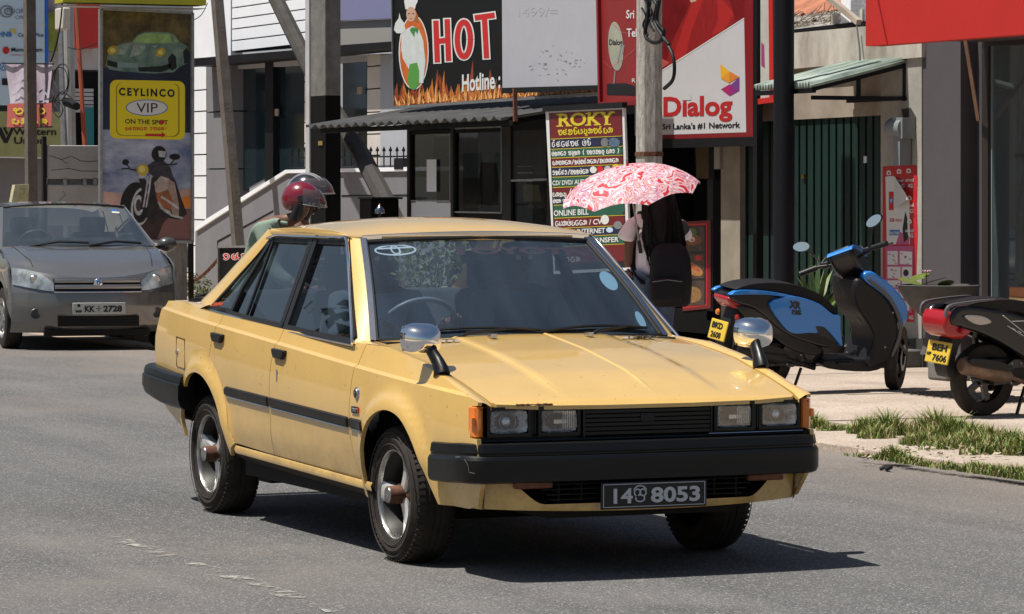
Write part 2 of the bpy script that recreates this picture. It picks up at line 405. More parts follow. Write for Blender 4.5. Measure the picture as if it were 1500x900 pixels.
# exhaust and axle lumps under the floor
M = MB(); M.tube([(-3.3,.3,.30),(-2.6,.3,.28),(-2.2,.1,.24),(-.2,.05,.22),(.5,.05,.25)], .028, 8); M.tube([(-2.5,-.62,.29),(-2.5,.62,.29)], .045, 8)
M.box((-.25,-.62,.16),(-.12,.62,.22)); M.box((-1.9,-.72,.20),(-1.72,-.55,.26)); M.build('exhaust_pipe', DARK, car)
# -------------------------------------------------- bonnet
yg = [(-.36,.712),(-.1,.712),(.3,.70),(.6,.692),(.845,.690)]
def hoodz(x, y):
    zc0 = pl([(-.46,.938),(-.30,.932),(.1,.884),(.5,.815),(.80,.738),(.842,.724),(.862,.706),(.872,.70)], x)
    zs = pl([(-.50,.918),(-.345,.909),(-.1,.889),(.25,.848),(.55,.788),(.78,.733),(.842,.716),(.862,.703),(.872,.698)], x)
    t = min(1, abs(y)/.70); z = lerp(zc0, zs, t**2.2)
    # two raised pressings fading to the front
    yr = .355
    k = ss(.84, .60, x)
    z += .006*k*(1-min(1, max(0, (abs(y)-yr)/.014)))+.0045*k*(1-min(1, abs(y-.065)/.009))
    return z
fx = lambda y: -.035*(abs(y)/.7)**2.5
hp = [(-.335,-.02),(-.345,.35),(-.40,.60),(-.435,.700),(-.2,.706),(.1,.702),(.4,.694),(.7,.688),(.835,.682),(.850,.665),(.864,.5),(.872,.2),(.873,0)]
hp = hp[1:]+[(x, -y) for x, y in hp[1:-1][::-1]]
hood = panel('bonnet', hp, lambda u, v: (u, v, hoodz(u, v)), YEL, car, .04, (0, 0, -1), .016, vstep=.04, smooth=24,
    extra_v=[sg*.682 for sg in (-1, 1)]+[sg*(.355+q) for sg in (-1, 1) for q in (0, .014)]+[.056, .065, .074], extra_u=(.842, .857))
# rust chip on the front edge
M = MB(); e = [(.862+.003, -.585+.01*i, hoodz(.862, -.58)+.0035+.002*random.random()) for i in range(17)]
M.tube(e, [.002+.004*random.random() for _ in e], 6); M.build('rust_patch', RUST, hood)
# wing tops between bonnet gap and side crease
def wing(s):
    yin = lambda x: pl([(-.435,.712),(-.2,.717),(.1,.713),(.4,.705),(.7,.699),(.85,.694)], x)
    V = []; F = []; n = 26
    for i in range(n+1):
        x = -.44+(.866+.44)*i/n
        zt = pl([(-.44,.912),(-.10,.905),(.25,.858),(.55,.793),(.75,.745),(.87,.722)], x); a = yin(x)
        zi = hoodz(x, a)
        yo = S(x, zt)
        row = [(x, s*a, zi-.014), (x, s*a, zi+.002)]+[(x, s*lerp(a, yo, t), lerp(zi+.000, zt, t)+.006*sin(pi*t)) for t in (.2, .4, .6, .8, 1)]
        V += row
    k = 7
    for i in range(n):
        for j in range(k-1): F.append((i*k+j, (i+1)*k+j, (i+1)*k+j+1, i*k+j+1))
    o = MB(); o.add(V, F); o.build('wing_top', YEL, car, 40)
for s in (-1, 1): wing(s)
box('cowl', (-.50, -.69, .86), (-.30, .69, .915), RUB, car)
# bonnet gap is dark below: gutter strips
for s in (-1, 1):
    M = MB(); M.bar((-.44, s*.707, .87), (.83, s*.688, .67), .03, .02); M.build('bonnet_gutter', DARK, car)
# cowl vents and washer jets
for s in (-1, 1):
    M = MB()
    for i in range(5):
        yy = s*(.40+i*.034); M.box((-.285-.0*i, yy-.012, hoodz(-.25, .45)+.0), (-.205, yy+.012, hoodz(-.25, .45)+.010))
    M.build('cowl_vent', CHR, car)
    M = MB(); M.box((-.24, s*.23-.014, hoodz(-.23, .23)+.004), (-.20, s*.23+.014, hoodz(-.23, .23)+.02)); M.build('washer_jet', CHRD, car)
# -------------------------------------------------- greenhouse
def G(x, z): return .757-(z-.93)*.40-.05*max(0, -(x+2.0))*.6
TOPZ = lambda x: pl([(-1.0,1.350),(-1.2,1.362),(-1.45,1.368),(-1.75,1.366),(-2.02,1.352)], x)
BELT = lambda x: .8975-.0365*x-.0
wsL = [(-.44,.703,.915),(-.70,.635,1.128),(-.955,.553,1.343)]      # windscreen side edge (left; mirrored for right)
def WS(t, q):
    """windscreen surface: t 0..1 bottom to top, q -1..1 across"""
    x = lerp(-.44, -.955, t); y = lerp(.703, .553, t)*q; z = lerp(.912, 1.345, t)
    b = lerp(.125, .05, t)*(1-q*q); return Vector((x+b+.012*sin(pi*t), y, z+.012*sin(pi*t)+lerp(0, .018, t)*(1-q*q)))
def grid(name, f, nu, nv, m, parent, smooth=60, thick=0):
    V = [f(i/nu, j/nv) for i in range(nu+1) for j in range(nv+1)]
    F = [(i*(nv+1)+j, (i+1)*(nv+1)+j, (i+1)*(nv+1)+j+1, i*(nv+1)+j+1) for i in range(nu) for j in range(nv)]
    return obj(name, V, F, m, parent, smooth)
wscr = grid('windscreen', lambda a, b: WS(a, b*2-1), 10, 24, WGL, car)
# rear window
def RW(t, q):
    x = lerp(-2.86, -2.14, t); y = lerp(.625, .535, t)*q; z = lerp(1.02, 1.372, t)
    return Vector((x-lerp(.10, .05, t)*(1-q*q), y, z+.01*sin(pi*t)+lerp(0, .02, t)*(1-q*q)))
grid('rear_window', lambda a, b: RW(a, b*2-1), 6, 16, glassmat('rear_glass', (.72, .76, .78), .7), car)
# roof skin
def roofz(x, y):
    c = pl([(-2.20,1.388),(-2.0,1.422),(-1.8,1.438),(-1.6,1.445),(-1.35,1.440),(-1.15,1.420),(-1.0,1.390),(-.92,1.366),(-.86,1.357)], x)
    e = pl([(-2.25,1.380),(-2.05,1.384),(-1.6,1.394),(-1.2,1.386),(-1.05,1.372),(-.95,1.350)], x)
    t = min(1, abs(y)/.60); return lerp(c, e, t**2.3)
def sm(pts, n=4): return [(p.x, p.y) for p in spline([(a, b, 0) for a, b in pts], n)]
half = sm([(-.875,0),(-.885,.2),(-.91,.38),(-.95,.53),(-1.02,.592),(-1.3,.60),(-1.7,.602),(-2.05,.592),(-2.17,.54),(-2.20,.3),(-2.21,0)], 4)
rp = half+[(x, -y) for x, y in half[1:-1][::-1]]
def roofzs(x, y):
    # smooth the knots a little
    return sum(roofz(x+d, y) for d in (-.08, -.04, 0, .04, .08))/5
roof = panel('roof', rp, lambda u, v: (u, v, roofzs(u, v)), YEL, car, .05, (0, 0, -1), .02, smooth=40)
def strip3(name, A, B, m, parent, bulge=0, nrm=None, n=1, smooth=40, label=None):
    """surface between two 3D polylines of equal length"""
    k = 5; V = []; F = []
    for a, b in zip(A, B):
        a = Vector(a); b = Vector(b)
        for j in range(k):
            t = j/(k-1); p = a.lerp(b, t)
            if bulge: p = p+Vector(nrm)*bulge*sin(pi*t)
            V.append(p)
    for i in range(len(A)-1):
        for j in range(k-1): F.append((i*k+j, (i+1)*k+j, (i+1)*k+j+1, i*k+j+1))
    M = MB(); M.add(V, F); return M.build(name, m, parent, smooth, label)
for s in (-1, 1):
    n = 10
    gl = lambda x, z, o=0: Vector((x, s*(G(x, z)+o), z))
    # A pillar: from the side-window edge to the windscreen edge
    A = []; B = []
    for i in range(n+1):
        t = i/n; z = lerp(.900, 1.352, t); A.append(gl(lerp(-.475, -1.01, t), z, .012))
        p = WS(t, 1.0); B.append(Vector((p.x+.004, s*(p.y+.002), p.z+.006)))
    strip3('a_pillar', A, B, YEL, car, .005, (.5, s*.75, .35))
    # roof side rail: from the roof edge down to the window frames
    A = []; B = []
    for i in range(23):
        x = lerp(-.985, -2.06, i/22); zt = TOPZ(x)
        A.append(Vector((x, s*.594, roofzs(x, .596)+.001))); B.append(gl(x, zt+.006, .012))
    strip3('roof_rail', A, B, YEL, car, .006, (0, s*.8, .5))
    # C pillar and rear quarter sail panel
    inner_e = [(-2.03,1.362),(-2.15,1.268),(-2.33,1.160),(-2.49,1.065),(-2.615,.990)]
    outer_e = [(-2.15,1.386),(-2.31,1.318),(-2.50,1.226),(-2.70,1.122),(-2.93,1.022)]
    A = []; B = []
    ie = spline([(a, b, 0) for a, b in inner_e], 4); oe = spline([(a, b, 0) for a, b in outer_e], 4)
    for a, b in zip(ie, oe):
        A.append(gl(a.x, a.y, .012)); t = (b.y-1.022)/.364
        B.append(Vector((b.x, s*lerp(.655, .560, t), b.y)))
    strip3('c_pillar', A, B, YEL, car, .022, (-.25, s*.8, .45))
    # deck shoulder closing sail panel to the quarter
    # black door frames and seals laid on the glass plane
    M = MB()
    def fr(pts, w_=.022, o=.006, th=.012):
        P3 = [gl(x, z, o) for x, z in pts]
        M.tube(P3, 1, 4, sec=[(-w_/2, -th/2), (w_/2, -th/2), (w_/2, th/2), (-w_/2, th/2)])
    def tubeup(M, pts, w_, th):
        for a, b in zip(pts, pts[1:]): M.bar(a, b, th, w_, up=Vector((0, s*1, .4)).cross(Vector(b)-Vector(a)))
    def seg(pts, w_, o, th, M=M):
        pts = [gl(x, z, o) for x, z in pts]
        for a, b in zip(pts, pts[1:]):
            d = (b-a).normalized(); M.bar(a-d*w_*.2, b+d*w_*.2, w_, th, up=Vector((0, s*.93, .37)))
    topF = [(-1.005,1.338)]+[(x, TOPZ(x)-.012) for x in (-1.1,-1.2,-1.3,-1.4)]
    topR = [(x, TOPZ(x)-.012) for x in (-1.43,-1.55,-1.7,-1.85,-1.98)]
    seg(topF, .034, .003, .014); seg([(-.50,.925),(-.75,1.13),(-1.005,1.338)], .030, .003, .014)
    seg([(-.49,.912),(-1.0,.926),(-1.40,.944)], .024, .006, .018)
    seg([(-1.385,.93),(-1.415,1.36)], .050, .008, .014); M.build('front_door_frame', RUB, car, 20)
    M = MB(); seg(topR, .034, .003, .014, M); seg([(-1.45,.93),(-1.475,1.36)], .046, .006, .014, M)
    seg([(-1.44,.946),(-1.9,.962),(-2.24,.978)], .024, .006, .018, M)
    seg([(-1.985,.965),(-2.00,1.345)], .020, .006, .012, M)
    seg([(-2.235,.98),(-2.21,1.10),(-2.03,1.335)], .030, .004, .014, M); M.build('rear_door_frame', RUB, car, 20)
    M = MB(); seg([(-2.25,.986),(-2.60,.996),(-2.42,1.10),(-2.22,1.235),(-2.03,1.345)], .022, .004, .012, M); M.build('quarter_frame', RUB, car, 20)
    # side glass panes
    def pane(nm, pts): 
        o = obj(nm, [gl(x, z, -.006) for x, z in pts], [tuple(range(len(pts)))], SGL, car, 0); return o
    pane('front_door_glass', [(-.49,.915),(-1.40,.95),(-1.42,TOPZ(-1.42)),(-1.2,TOPZ(-1.2)),(-1.02,1.345)])
    pane('rear_door_glass', [(-1.46,.95),(-1.985,.972),(-2.00,1.345),(-1.75,1.36),(-1.48,1.362)])
    pane('vent_glass', [(-1.985,.972),(-2.24,.982),(-2.21,1.10),(-2.03,1.335),(-2.0,1.345)])
    pane('quarter_glass', [(-2.24,.982),(-2.60,.992),(-2.40,1.10),(-2.2,1.235),(-2.04,1.33),(-2.22,1.10)])
    # bright drip moulding: up the A pillar, along the roof edge, down the C pillar; belt moulding at the quarter
    M = MB()
    P3 = [gl(-.462,.905,.020), gl(-.72,1.12,.020), gl(-.985,1.340,.022)]+[gl(x, TOPZ(x)+.004, .026) for x in (-1.08,-1.2,-1.35,-1.5,-1.65,-1.8,-1.95)]+[gl(-2.06,1.338,.024)]
    M.tube(spline(P3, 3), .0065, 6); M.build('drip_moulding', CHR, car, 60)
    M = MB(); M.tube([gl(x, z, .016) for x, z in ((-2.0,.958),(-2.3,.973),(-2.62,.985))], .007, 6)
    M.tube([gl(x, z, .014) for x, z in ((-.47,.897),(-1.0,.913),(-1.5,.930),(-2.0,.953))], .0045, 6); M.build('belt_moulding', CHRD, car, 60)
    # windscreen chrome surround
    M = MB(); M.tube([Vector((p.x+.012, s*(p.y+.0), p.z+.006)) for p in [WS(t/8, 1.0) for t in range(9)]], 1, sec=[(-.013,-.005),(.013,-.005),(.010,.006),(-.010,.006)]); M.build('windscreen_surround', CHRD, car, 20)
    # wiper
    y0 = -.42 if s < 0 else .20
    a = WS(.00, y0/.70)+Vector((.03, 0, .0)); b = WS(.080, (y0+.30)/.70)+Vector((.03, 0, .012)) 
    M = MB(); M.tube([a+Vector((.02,0,-.02)), a.lerp(b, .4)+Vector((.015,0,.018)), b], [.010,.008,.006], 6)
    c0 = WS(.060, (y0-.16)/.70)+Vector((.012,0,.006)); c1 = WS(.075, min(.62, y0+.50)/.70)+Vector((.012,0,.006)); 
    M.tube([c0.lerp(c1, t/8)+Vector((.004, 0, .018*sin(pi*t/8))) for t in range(9)], .006, 5)
    M.tube([c0, c0.lerp(c1,.5), c1], .005, 4); M.build('wiper', RUB, car)
M = MB(); M.tube([WS(1, q/8)+Vector((.006, 0, .008)) for q in range(-8, 9)], 1, sec=[(-.005,-.013),(.006,-.010),(.006,.010),(-.005,.013)]); M.build('windscreen_surround', CHR, car, 20)
M = MB(); M.tube([WS(.01, q/8)+Vector((.004, 0, .004)) for q in range(-8, 9)], .009, 6); M.tube([WS(.975, q/8)+Vector((.006, 0, .002)) for q in range(-8, 9)], .011, 6)
for s in (-1, 1): M.tube([WS(t/8, s*.975)+Vector((.004,0,.002)) for t in range(9)], .011, 6)
M.build('windscreen_seal', RUB, car)
# boot lid and deck
def deckz(x, y): return pl([(-3.25,.955),(-3.215,.985),(-3.17,1.006),(-3.0,1.016),(-2.6,1.02)], x)-.008*(abs(y)/.7)**2
M = MB()
bootp = [(-3.19,0),(-3.185,.5),(-3.17,.69),(-3.0,.700),(-2.86,.69),(-2.84,.5),(-2.95,0)]; bootp += [(x, -y) for x, y in bootp[1:-1][::-1]]
panel('boot_lid', bootp, lambda u, v: (u, v, deckz(u, v)), YEL, car, .05, (0, 0, -1), .02, smooth=40)
for s in (-1, 1):   # deck shoulders
    A = [Vector((x, s*.70, deckz(x, .7))) for x in (-3.19,-3.1,-3.0,-2.9,-2.8,-2.7,-2.6)]
    B = [Vector((x, s*S(x, z), z)) for x, z in ((-3.19,1.0),(-3.1,1.013),(-3.0,1.016),(-2.9,1.014),(-2.8,1.008),(-2.7,.998),(-2.6,.990))]
    strip3('deck_shoulder', A, B, YEL, car, .004, (0, 0, 1))
M = MB(); R = []
for x, z, w_ in ((-3.19,1.0,.745),(-3.235,.955,.762),(-3.31,.83,.77),(-3.34,.66,.77),(-3.21,.50,.74),(-2.9,.42,.72)):
    R.append([Vector((x-.03*(1-(q/6)**2), w_*q/6, z)) for q in range(-6, 7)])
M.add([p for r in R for p in r], [(i*13+j, (i+1)*13+j, (i+1)*13+j+1, i*13+j+1) for i in range(5) for j in range(12)]); M.build('tail_panel', YEL, car, 30)
# fuel flap outline
M = MB(); fl = [(-2.885,.843),(-2.735,.836),(-2.735,.690),(-2.885,.696)]
for (a, b), (c, d) in zip(fl, fl[1:]+fl[:1]): M.bar((a, -S(a, b)-.0015, b), (c, -S(c, d)-.0015, d), .003, .004)
ff = M.build('fuel_flap', mat('panel_gap', (.16, .09, .03), rough=.8), car)
M = MB(); M.lathe([(0, -.008), (.012, -.007), (.012, 0)], (-2.865, -S(-2.865,.77), .768), n=12); M.build('lock', CHRD, ff)
# badges on the right wing
M = MB(); y = -S(-.33, .70); 
M.lathe([(0, -.010), (.019, -.010), (.022, -.006), (.026, -.006), (.028, 0)], (-.322, y, .697), n=20); bd = M.build('round_badge', CHRD, car)
M = MB(); M.lathe([(0, -.0115), (.017, -.0115), (.018, -.009)], (-.322, y, .697), n=20); M.build('badge_face', RUB, bd)
text('12', .014, CHRD, (-.331, y-.012, .690), (1, 0, 0), (0, 0, 1), bd, 'lettering', bold=.0004)
tb = box('turbo_badge', (-.375, -S(-.34,.63)-.005, .612), (-.30, -S(-.34,.63)+.002, .640), RUB, car)
text('TURBO', .016, CHRD, (-.373, -S(-.34,.63)-.0062, .618), (1, 0, 0), (0, 0, 1), tb, width=.068, bold=.0006)
box('badge_tip', (-.300, -S(-.34,.63)-.006, .614), (-.290, -S(-.34,.63)+.002, .638), mat('red_enamel', (.5,.03,.03), rough=.3), tb)
# -------------------------------------------------- nose: black panel, lamps, grille
ND = lambda y: .868-.030*(abs(y)/.75)**2.5        # plane of the nose at half-width y
M = MB(); R = []
for z, dx in ((.705,-.010),(.700,-.012),(.555,.0),(.552,-.02)):
    R.append([Vector((ND(.718*q/10)-.03+dx, .718*q/10, z)) for q in range(-10, 11)])
M.add([p for r in R for p in r], [(i*21+j, (i+1)*21+j, (i+1)*21+j+1, i*21+j+1) for i in range(3) for j in range(20)]); nose = M.build('nose_panel', RUB, car, 20)
M = MB()
for z, t in ((.563, .006), (.552, .005)):
    M.tube([(ND(.725*q/12)+.004, .725*q/12, z) for q in range(-12, 13)], t, 6)
M.build('nose_trim', BLKP, car)
M = MB()
for s, a, b in ((1,.27,.72),): M.tube([(ND(y)+.010, y, .571) for y in [a+(b-a)*i/8 for i in range(9)]], .0022, 5)
M.build('bright_line', CHR, car)
def lampbox(yc, zc, w_, h_, round_refl):
    x = ND(yc); M = MB()
    fw = .014
    # bezel
    for a, b in (((x-.03,yc-w_/2-fw,zc-h_/2-fw),(x+.003,yc+w_/2+fw,zc-h_/2)),((x-.03,yc-w_/2-fw,zc+h_/2),(x+.003,yc+w_/2+fw,zc+h_/2+fw)),((x-.03,yc-w_/2-fw,zc-h_/2),(x+.003,yc-w_/2,zc+h_/2)),((x-.03,yc+w_/2,zc-h_/2),(x+.003,yc+w_/2+fw,zc+h_/2))): M.box(a, b)
    hl = M.build('headlight', BLKP, car, 20)
    # reflector bowl, rectangular parabola with facets
    M = MB(); V = []; F = []; n = 24; m_ = 5
    for j in range(m_+1):
        t = j/m_
        for k in range(n):
            a = 2*pi*k/n; c, q = cos(a), sin(a); sq = (abs(c)**8+abs(q)**8)**(-1/8)
            rr = lerp(.14, 1, t); V.append((x-.055+.050*t*t+.004*(k % 2)*(0 < j < m_), yc+w_/2*rr*c*lerp(1, sq, t), zc+h_/2*rr*q*lerp(1, sq, t)))
    for j in range(m_):
        for k in range(n): F.append((j*n+k, j*n+(k+1) % n, (j+1)*n+(k+1) % n, (j+1)*n+k))
    F.append(tuple(range(n))); M.add(V, F); M.build('reflector', mat('reflector', (.85,.88,.93), rough=.20, metal=.5, bump=.4, bscale=45, var=.85, vscale=20, dark=(.10,.105,.12)), hl, 12)  # patchy dark and bright colour stands in for the bowl's reflections and sparkle
    M = MB()
    if round_refl:
        M.lathe([(0, .006), (.016, .004), (.021, -.002), (.023, -.03)], (x-.03, yc, zc), 'x', 18); M.build('bulb_cap', mat('lamp_chrome', (.75,.78,.82), rough=.12, metal=1), hl, 50)
        M = MB(); M.lathe([(.034, -.016), (.036, -.012), (.038, -.016)], (x, yc, zc), 'x', 24); M.build('lens_ring', CHRD, hl, 50)
    else:
        for i in range(6): 
            yy = yc+w_*(.12+.06*i); M.bar((x-.007, yy, zc-h_*.35), (x-.007, yy, zc+h_*.42), .003)
        M.box((x-.02, yc-.02, zc-.012), (x-.010, yc+.035, zc+.004)); M.build('bulb_shield', CHRD, hl)
    M = MB(); e = .004; M.box((x-.004, yc-w_/2+e, zc-h_/2+e), (x+.001, yc+w_/2-e, zc+h_/2-e)); o = M.build('lens', LENS, hl, 0); bevel(o, .004)
for s in (-1, 1):
    lampbox(s*.610, .640, .165, .092, True); lampbox(s*.395, .640, .158, .092, False)
    M = MB(); y0 = s*.502; x = ND(.5)
    for i in range(4): M.box((x-.02, y0-.02+.011*i, .588), (x-.004, y0-.014+.011*i, .692))
    M.box((x-.03, y0-.026, .588), (x-.010, y0+.026, .692)); M.build('lamp_divider', BLKP, car)
    # wrap-round amber indicator
    M = MB(); V = []; F = []; path = [(ND(.72)-.006, .716), (ND(.73)+.002, .722), (.854, .744), (.842, .756), (.80, .764)]
    zz = [(.582, -.004), (.588, .004), (.70, .004), (.704, -.004)]
    for z, o in zz:
        for (x, y) in path: V.append((x+o*.5, s*(y+o*.6), z+.004*(x-.86)))
    k = len(path)
    for i in range(3):
        for j in range(k-1): F.append((i*k+j, i*k+j+1, (i+1)*k+j+1, (i+1)*k+j))
    M.add(V, F); M.box((.80, s*.72, .585), (.838, s*.748, .70)); ind = M.build('indicator_lens', ORG, car, 20)
    M = MB(); M.box((.825, min(s*.757, s*.772), .628), (.850, max(s*.757, s*.772), .66)); M.build('lens_bump', ORG, ind)
    box('screw', (.862, s*.737-.003, .69), (.862, s*.737+.003, .696), RUB, ind)
# grille
M = MB(); M.box((ND(0)-.05, -.29, .566), (ND(0)-.025, .29, .700)); gr = M.build('grille', DARK, car, 0)
for i in range(7):
    z = .585+i*.0175
    M = MB(); M.tube([(ND(.29*q/6)-.004, .285*q/6, z) for q in range(-6, 7)], 1, sec=[(-.003,-.012),(.0035,-.006),(.0035,.006),(-.003,.010)]); M.build('slat', BLKP, gr, 20)
for y in (-.288, .288):
    box('grille_frame', (ND(y)-.03, y-.004, .570), (ND(y)+.002, y+.004, .700), BLKP, gr)
box('grille_frame', (ND(0)-.03, -.288, .694), (ND(0)-.006, .288, .703), BLKP, gr)
box('grille_emblem', (ND(0)-.006, -.035, .628), (ND(0)+.003, .025, .662), RUB, gr)
# -------------------------------------------------- front bumper
bpath = []
for q in range(-16, 17):
    t = q/16; y = .745*t; bpath.append((.935-.045*abs(t)**2.5, y*.98, 0))
endp = [(.882,.752),(.862,.774),(.83,.792),(.76,.802),(.66,.806),(.50,.810)]
bpath = [(x, -y, 0) for x, y in endp[::-1]]+bpath+[(x, y, 0) for x, y in endp]
sec = [(-.07,.556),(-.012,.556),(-.004,.552),(.002,.520),(-.002,.514),(-.002,.508),(.006,.502),(.012,.490),(.012,.420),(.004,.402),(-.012,.395),(-.07,.395)]
def sweep(path, sec, name, m, parent, smooth=25, zf=None):
    P = [Vector((x, y, 0)) for x, y, _ in path]; V = []; F = []; n = len(sec)
    for i, p in enumerate(P):
        d = (P[min(i+1, len(P)-1)]-P[max(i-1, 0)]).normalized(); nrm = Vector((d.y, -d.x, 0))
        for o, z in sec: V.append(p+nrm*o+Vector((0, 0, z+(zf(p, z) if zf else 0))))
    for i in range(len(P)-1):
        for k in range(n): F.append((i*n+k, i*n+(k+1) % n, (i+1)*n+(k+1) % n, (i+1)*n+k))
    F += [tuple(range(n)), tuple(range((len(P)-1)*n, len(P)*n))[::-1]]
    M = MB(); M.add(V, F); return M.build(name, m, parent, smooth)
fb = sweep(bpath, sec, 'front_bumper', BLKP, car, zf=lambda p, z: -.012*ss(.80, .55, p.x)+(.0 if z > .45 else (.016 if abs(p.y) < .58 else 0)*0))
M = MB()
for i in range(5):
    a = Vector((.875+random.uniform(-.02,.02), -.808+random.uniform(-.01,.02)*0, .455+random.uniform(-.03,.03))); 
M.tube([(.845,-.802,.495),(.862,-.795,.475),(.868,-.792,.445),(.886,-.775,.440)],   .0008, 4); M.tube([(.78,-.815,.50),(.82,-.811,.503)], .001, 4); M.build('scuff', mat('scuff_grey', (.22,.21,.20), rough=.8), fb)
# lower valance with recessed black mouth
VX = lambda y: .885-.075*(abs(y)/.70)**3
def valz(y): return .268+.020*(abs(y)/.7)**2
M = MB(); V = []; F = []; n = 70; rows = 4
for i in range(n+1):
    y = -.70+1.40*i/n; zt = .40 if abs(y) > .60 else (lerp(.40, .304, ss(.62, .46, abs(y))))
    for j in range(rows+1):
        t = j/rows; z = lerp(zt, valz(y), t); V.append((VX(y)-.05*((z-.33)/.1)**2*.25-.015*t, y, z))
    V.append((VX(y)-.08, y, valz(y)+.004)); 
k = rows+2
for i in range(n):
    for j in range(k-1): F.append((i*k+j, (i+1)*k+j, (i+1)*k+j+1, i*k+j+1))
M.add(V, F); M.build('front_valance', YEL, car, 40)
for s in (-1, 1):
    A = [Vector((VX(.7)-.05*((z-.33)/.1)**2*.35-.01, s*.702, z)) for z in (.40,.37,.33,.286)]
    B = [Vector((x, s*S(x, z), z)) for x, z in ((.872,.40),(.85,.37),(.81,.33),(.76,.290))]
    strip3('valance_corner', A, B, YEL, car, .006, (.7, s*.7, 0))
    M = MB(); M.bar((VX(.7)+.004, s*.702, .395), (VX(.7)-.012, s*.702, .285), .004); M.build('valance_seam', RUST, car)
    o = box('sidelight', (.868, s*.44, .372), (.905, s*.605, .412), ORGD, car); bevel(o, .008)
M = MB(); M.box((.77, -.60, .285), (.80, .60, .41))
for i in range(4): M.box((.80, -.43-.02*i, .318+.021*i), (.866, .43+.02*i, .323+.021*i))
for y in (-.40,-.30,.30,.40): M.box((.80, y, .310), (.864, y+.006, .405))
M.build('lower_grille', DARK, car, 0)
# number plate
pl_ = box('number_plate', (.925, -.243, .280), (.937, .232, .390), PLB, car, .004)
M = MB()
for a, b in (((-.233,.289),(.222,.289)),((.222,.289),(.222,.381)),((.222,.381),(-.233,.381)),((-.233,.381),(-.233,.289))):
    M.bar((.9375, a[0], a[1]), (.9375, b[0], b[1]), .002, .0025)
M.build('plate_border', SILV, pl_)
text('14', .058, SILV, (.938, -.207, .305), (0, 1, 0), (0, 0, 1), pl_, width=.085, bold=.002)
text('8053', .058, SILV, (.938, -.022, .305), (0, 1, 0), (0, 0, 1), pl_, width=.222, bold=.0025)
M = MB(); c0 = (-.07, .336)
def arc(cy, cz, r, a0, a1, n=12, rx=None): return [(.9385, cy+(rx or r)*cos(radians(lerp(a0, a1, i/n))), cz+r*sin(radians(lerp(a0, a1, i/n)))) for i in range(n+1)]
M.tube(arc(-.082,.345,.014,-60,250), .0032, 4); M.tube(arc(-.057,.345,.014,-70,240), .0032, 4); M.tube(arc(-.07,.322,.014,-200,120,12,.020), .0032, 4); M.tube(arc(-.07,.345,.028,20,160,12,.03), .003, 4)
M.build('lettering', SILV, pl_)
# rear bumper
bpath = []
for q in range(-12, 13):
    t = q/12; bpath.append((-3.46+.04*abs(t)**2.5, -.745*t, 0))
endr = [(-3.41,.775),(-3.385,.800),(-3.35,.822),(-3.28,.835),(-3.1,.840),(-2.9,.842),(-2.70,.842)]
bpath = [(x, y, 0) for x, y in endr[::-1]]+bpath+[(x, -y, 0) for x, y in endr]
sec = [(-.07,.690),(-.018,.690),(-.002,.680),(.006,.655),(.003,.648),(.012,.640),(.014,.570),(.002,.535),(-.02,.520),(-.07,.515)]
sweep(bpath, sec, 'rear_bumper', BLKP, car, zf=lambda p, z: -.030*ss(-3.45, -2.7, p.x)+(.02*ss(-3.1, -3.4, p.x) if z < .6 else 0))
# windscreen stickers
def ws_pt(y, z, o=-.005):
    t = (z-.912)/(1.345-.912); q = y/lerp(.703, .553, t); p = WS(t, q); return Vector((p.x+o, p.y, p.z+o*1.1))
M = MB()
def ell(M, cy, cz, a, b, a2=None, b2=None, rot=0, n=28, f=ws_pt, w_=.006):
    ring = [(cy+a*cos(2*pi*k/n), cz+b*sin(2*pi*k/n)) for k in range(n)]
    ri = [(cy+(a-w_*1.3)*cos(2*pi*k/n), cz+(b-w_)*sin(2*pi*k/n)) for k in range(n)]
    M.add([f(*p) for p in ring]+[f(*p) for p in ri], [(k, (k+1) % n, n+(k+1) % n, n+k) for k in range(n)])
ell(M, -.425, 1.296, .095, .026, w_=.007)
ell(M, -.425, 1.296, .022, .022, w_=.006)
for q in ((-.485,1.311),(-.355,1.311)): pass
M.add([ws_pt(-.50,1.309), ws_pt(-.34,1.309), ws_pt(-.34,1.302), ws_pt(-.50,1.302)], [(0,1,2,3)])
M.build('oval_sticker', WHT, wscr)
M = MB(); n = 24; M.add([ws_pt(.545+.043*cos(2*pi*k/n), 1.150+.042*sin(2*pi*k/n)-.1*0) for k in range(n)], [tuple(range(n))]); M.build('round_sticker', STK, wscr)
M = MB(); M.add([ws_pt(.615+.022*cos(2*pi*k/n), .985+.035*sin(2*pi*k/n)) for k in range(n)], [tuple(range(n))]); M.build('round_sticker', STK, wscr)
RDT = mat('faded_red_print', (.15, .045, .045), rough=.7)
t = text('TOYOTA', .030, RDT, (0, 0, 0), (1, 0, 0), (0, 1, 0), None, 'sun_strip_lettering', width=.70, bold=.002, depth=.0002)
for v in t.data.vertices: q = v.co.copy(); v.co = ws_pt(-.18+q.x, 1.268+q.y, -.005)
t.parent = wscr
t = text('CARINA', .016, mat('red_print', (.45,.07,.03), rough=.6), (-2.49, -.752, 1.006), (1, 0, .045), (0, .37, .93), None, 'quarter_lettering', width=.17, bold=.0008)
t.parent = car
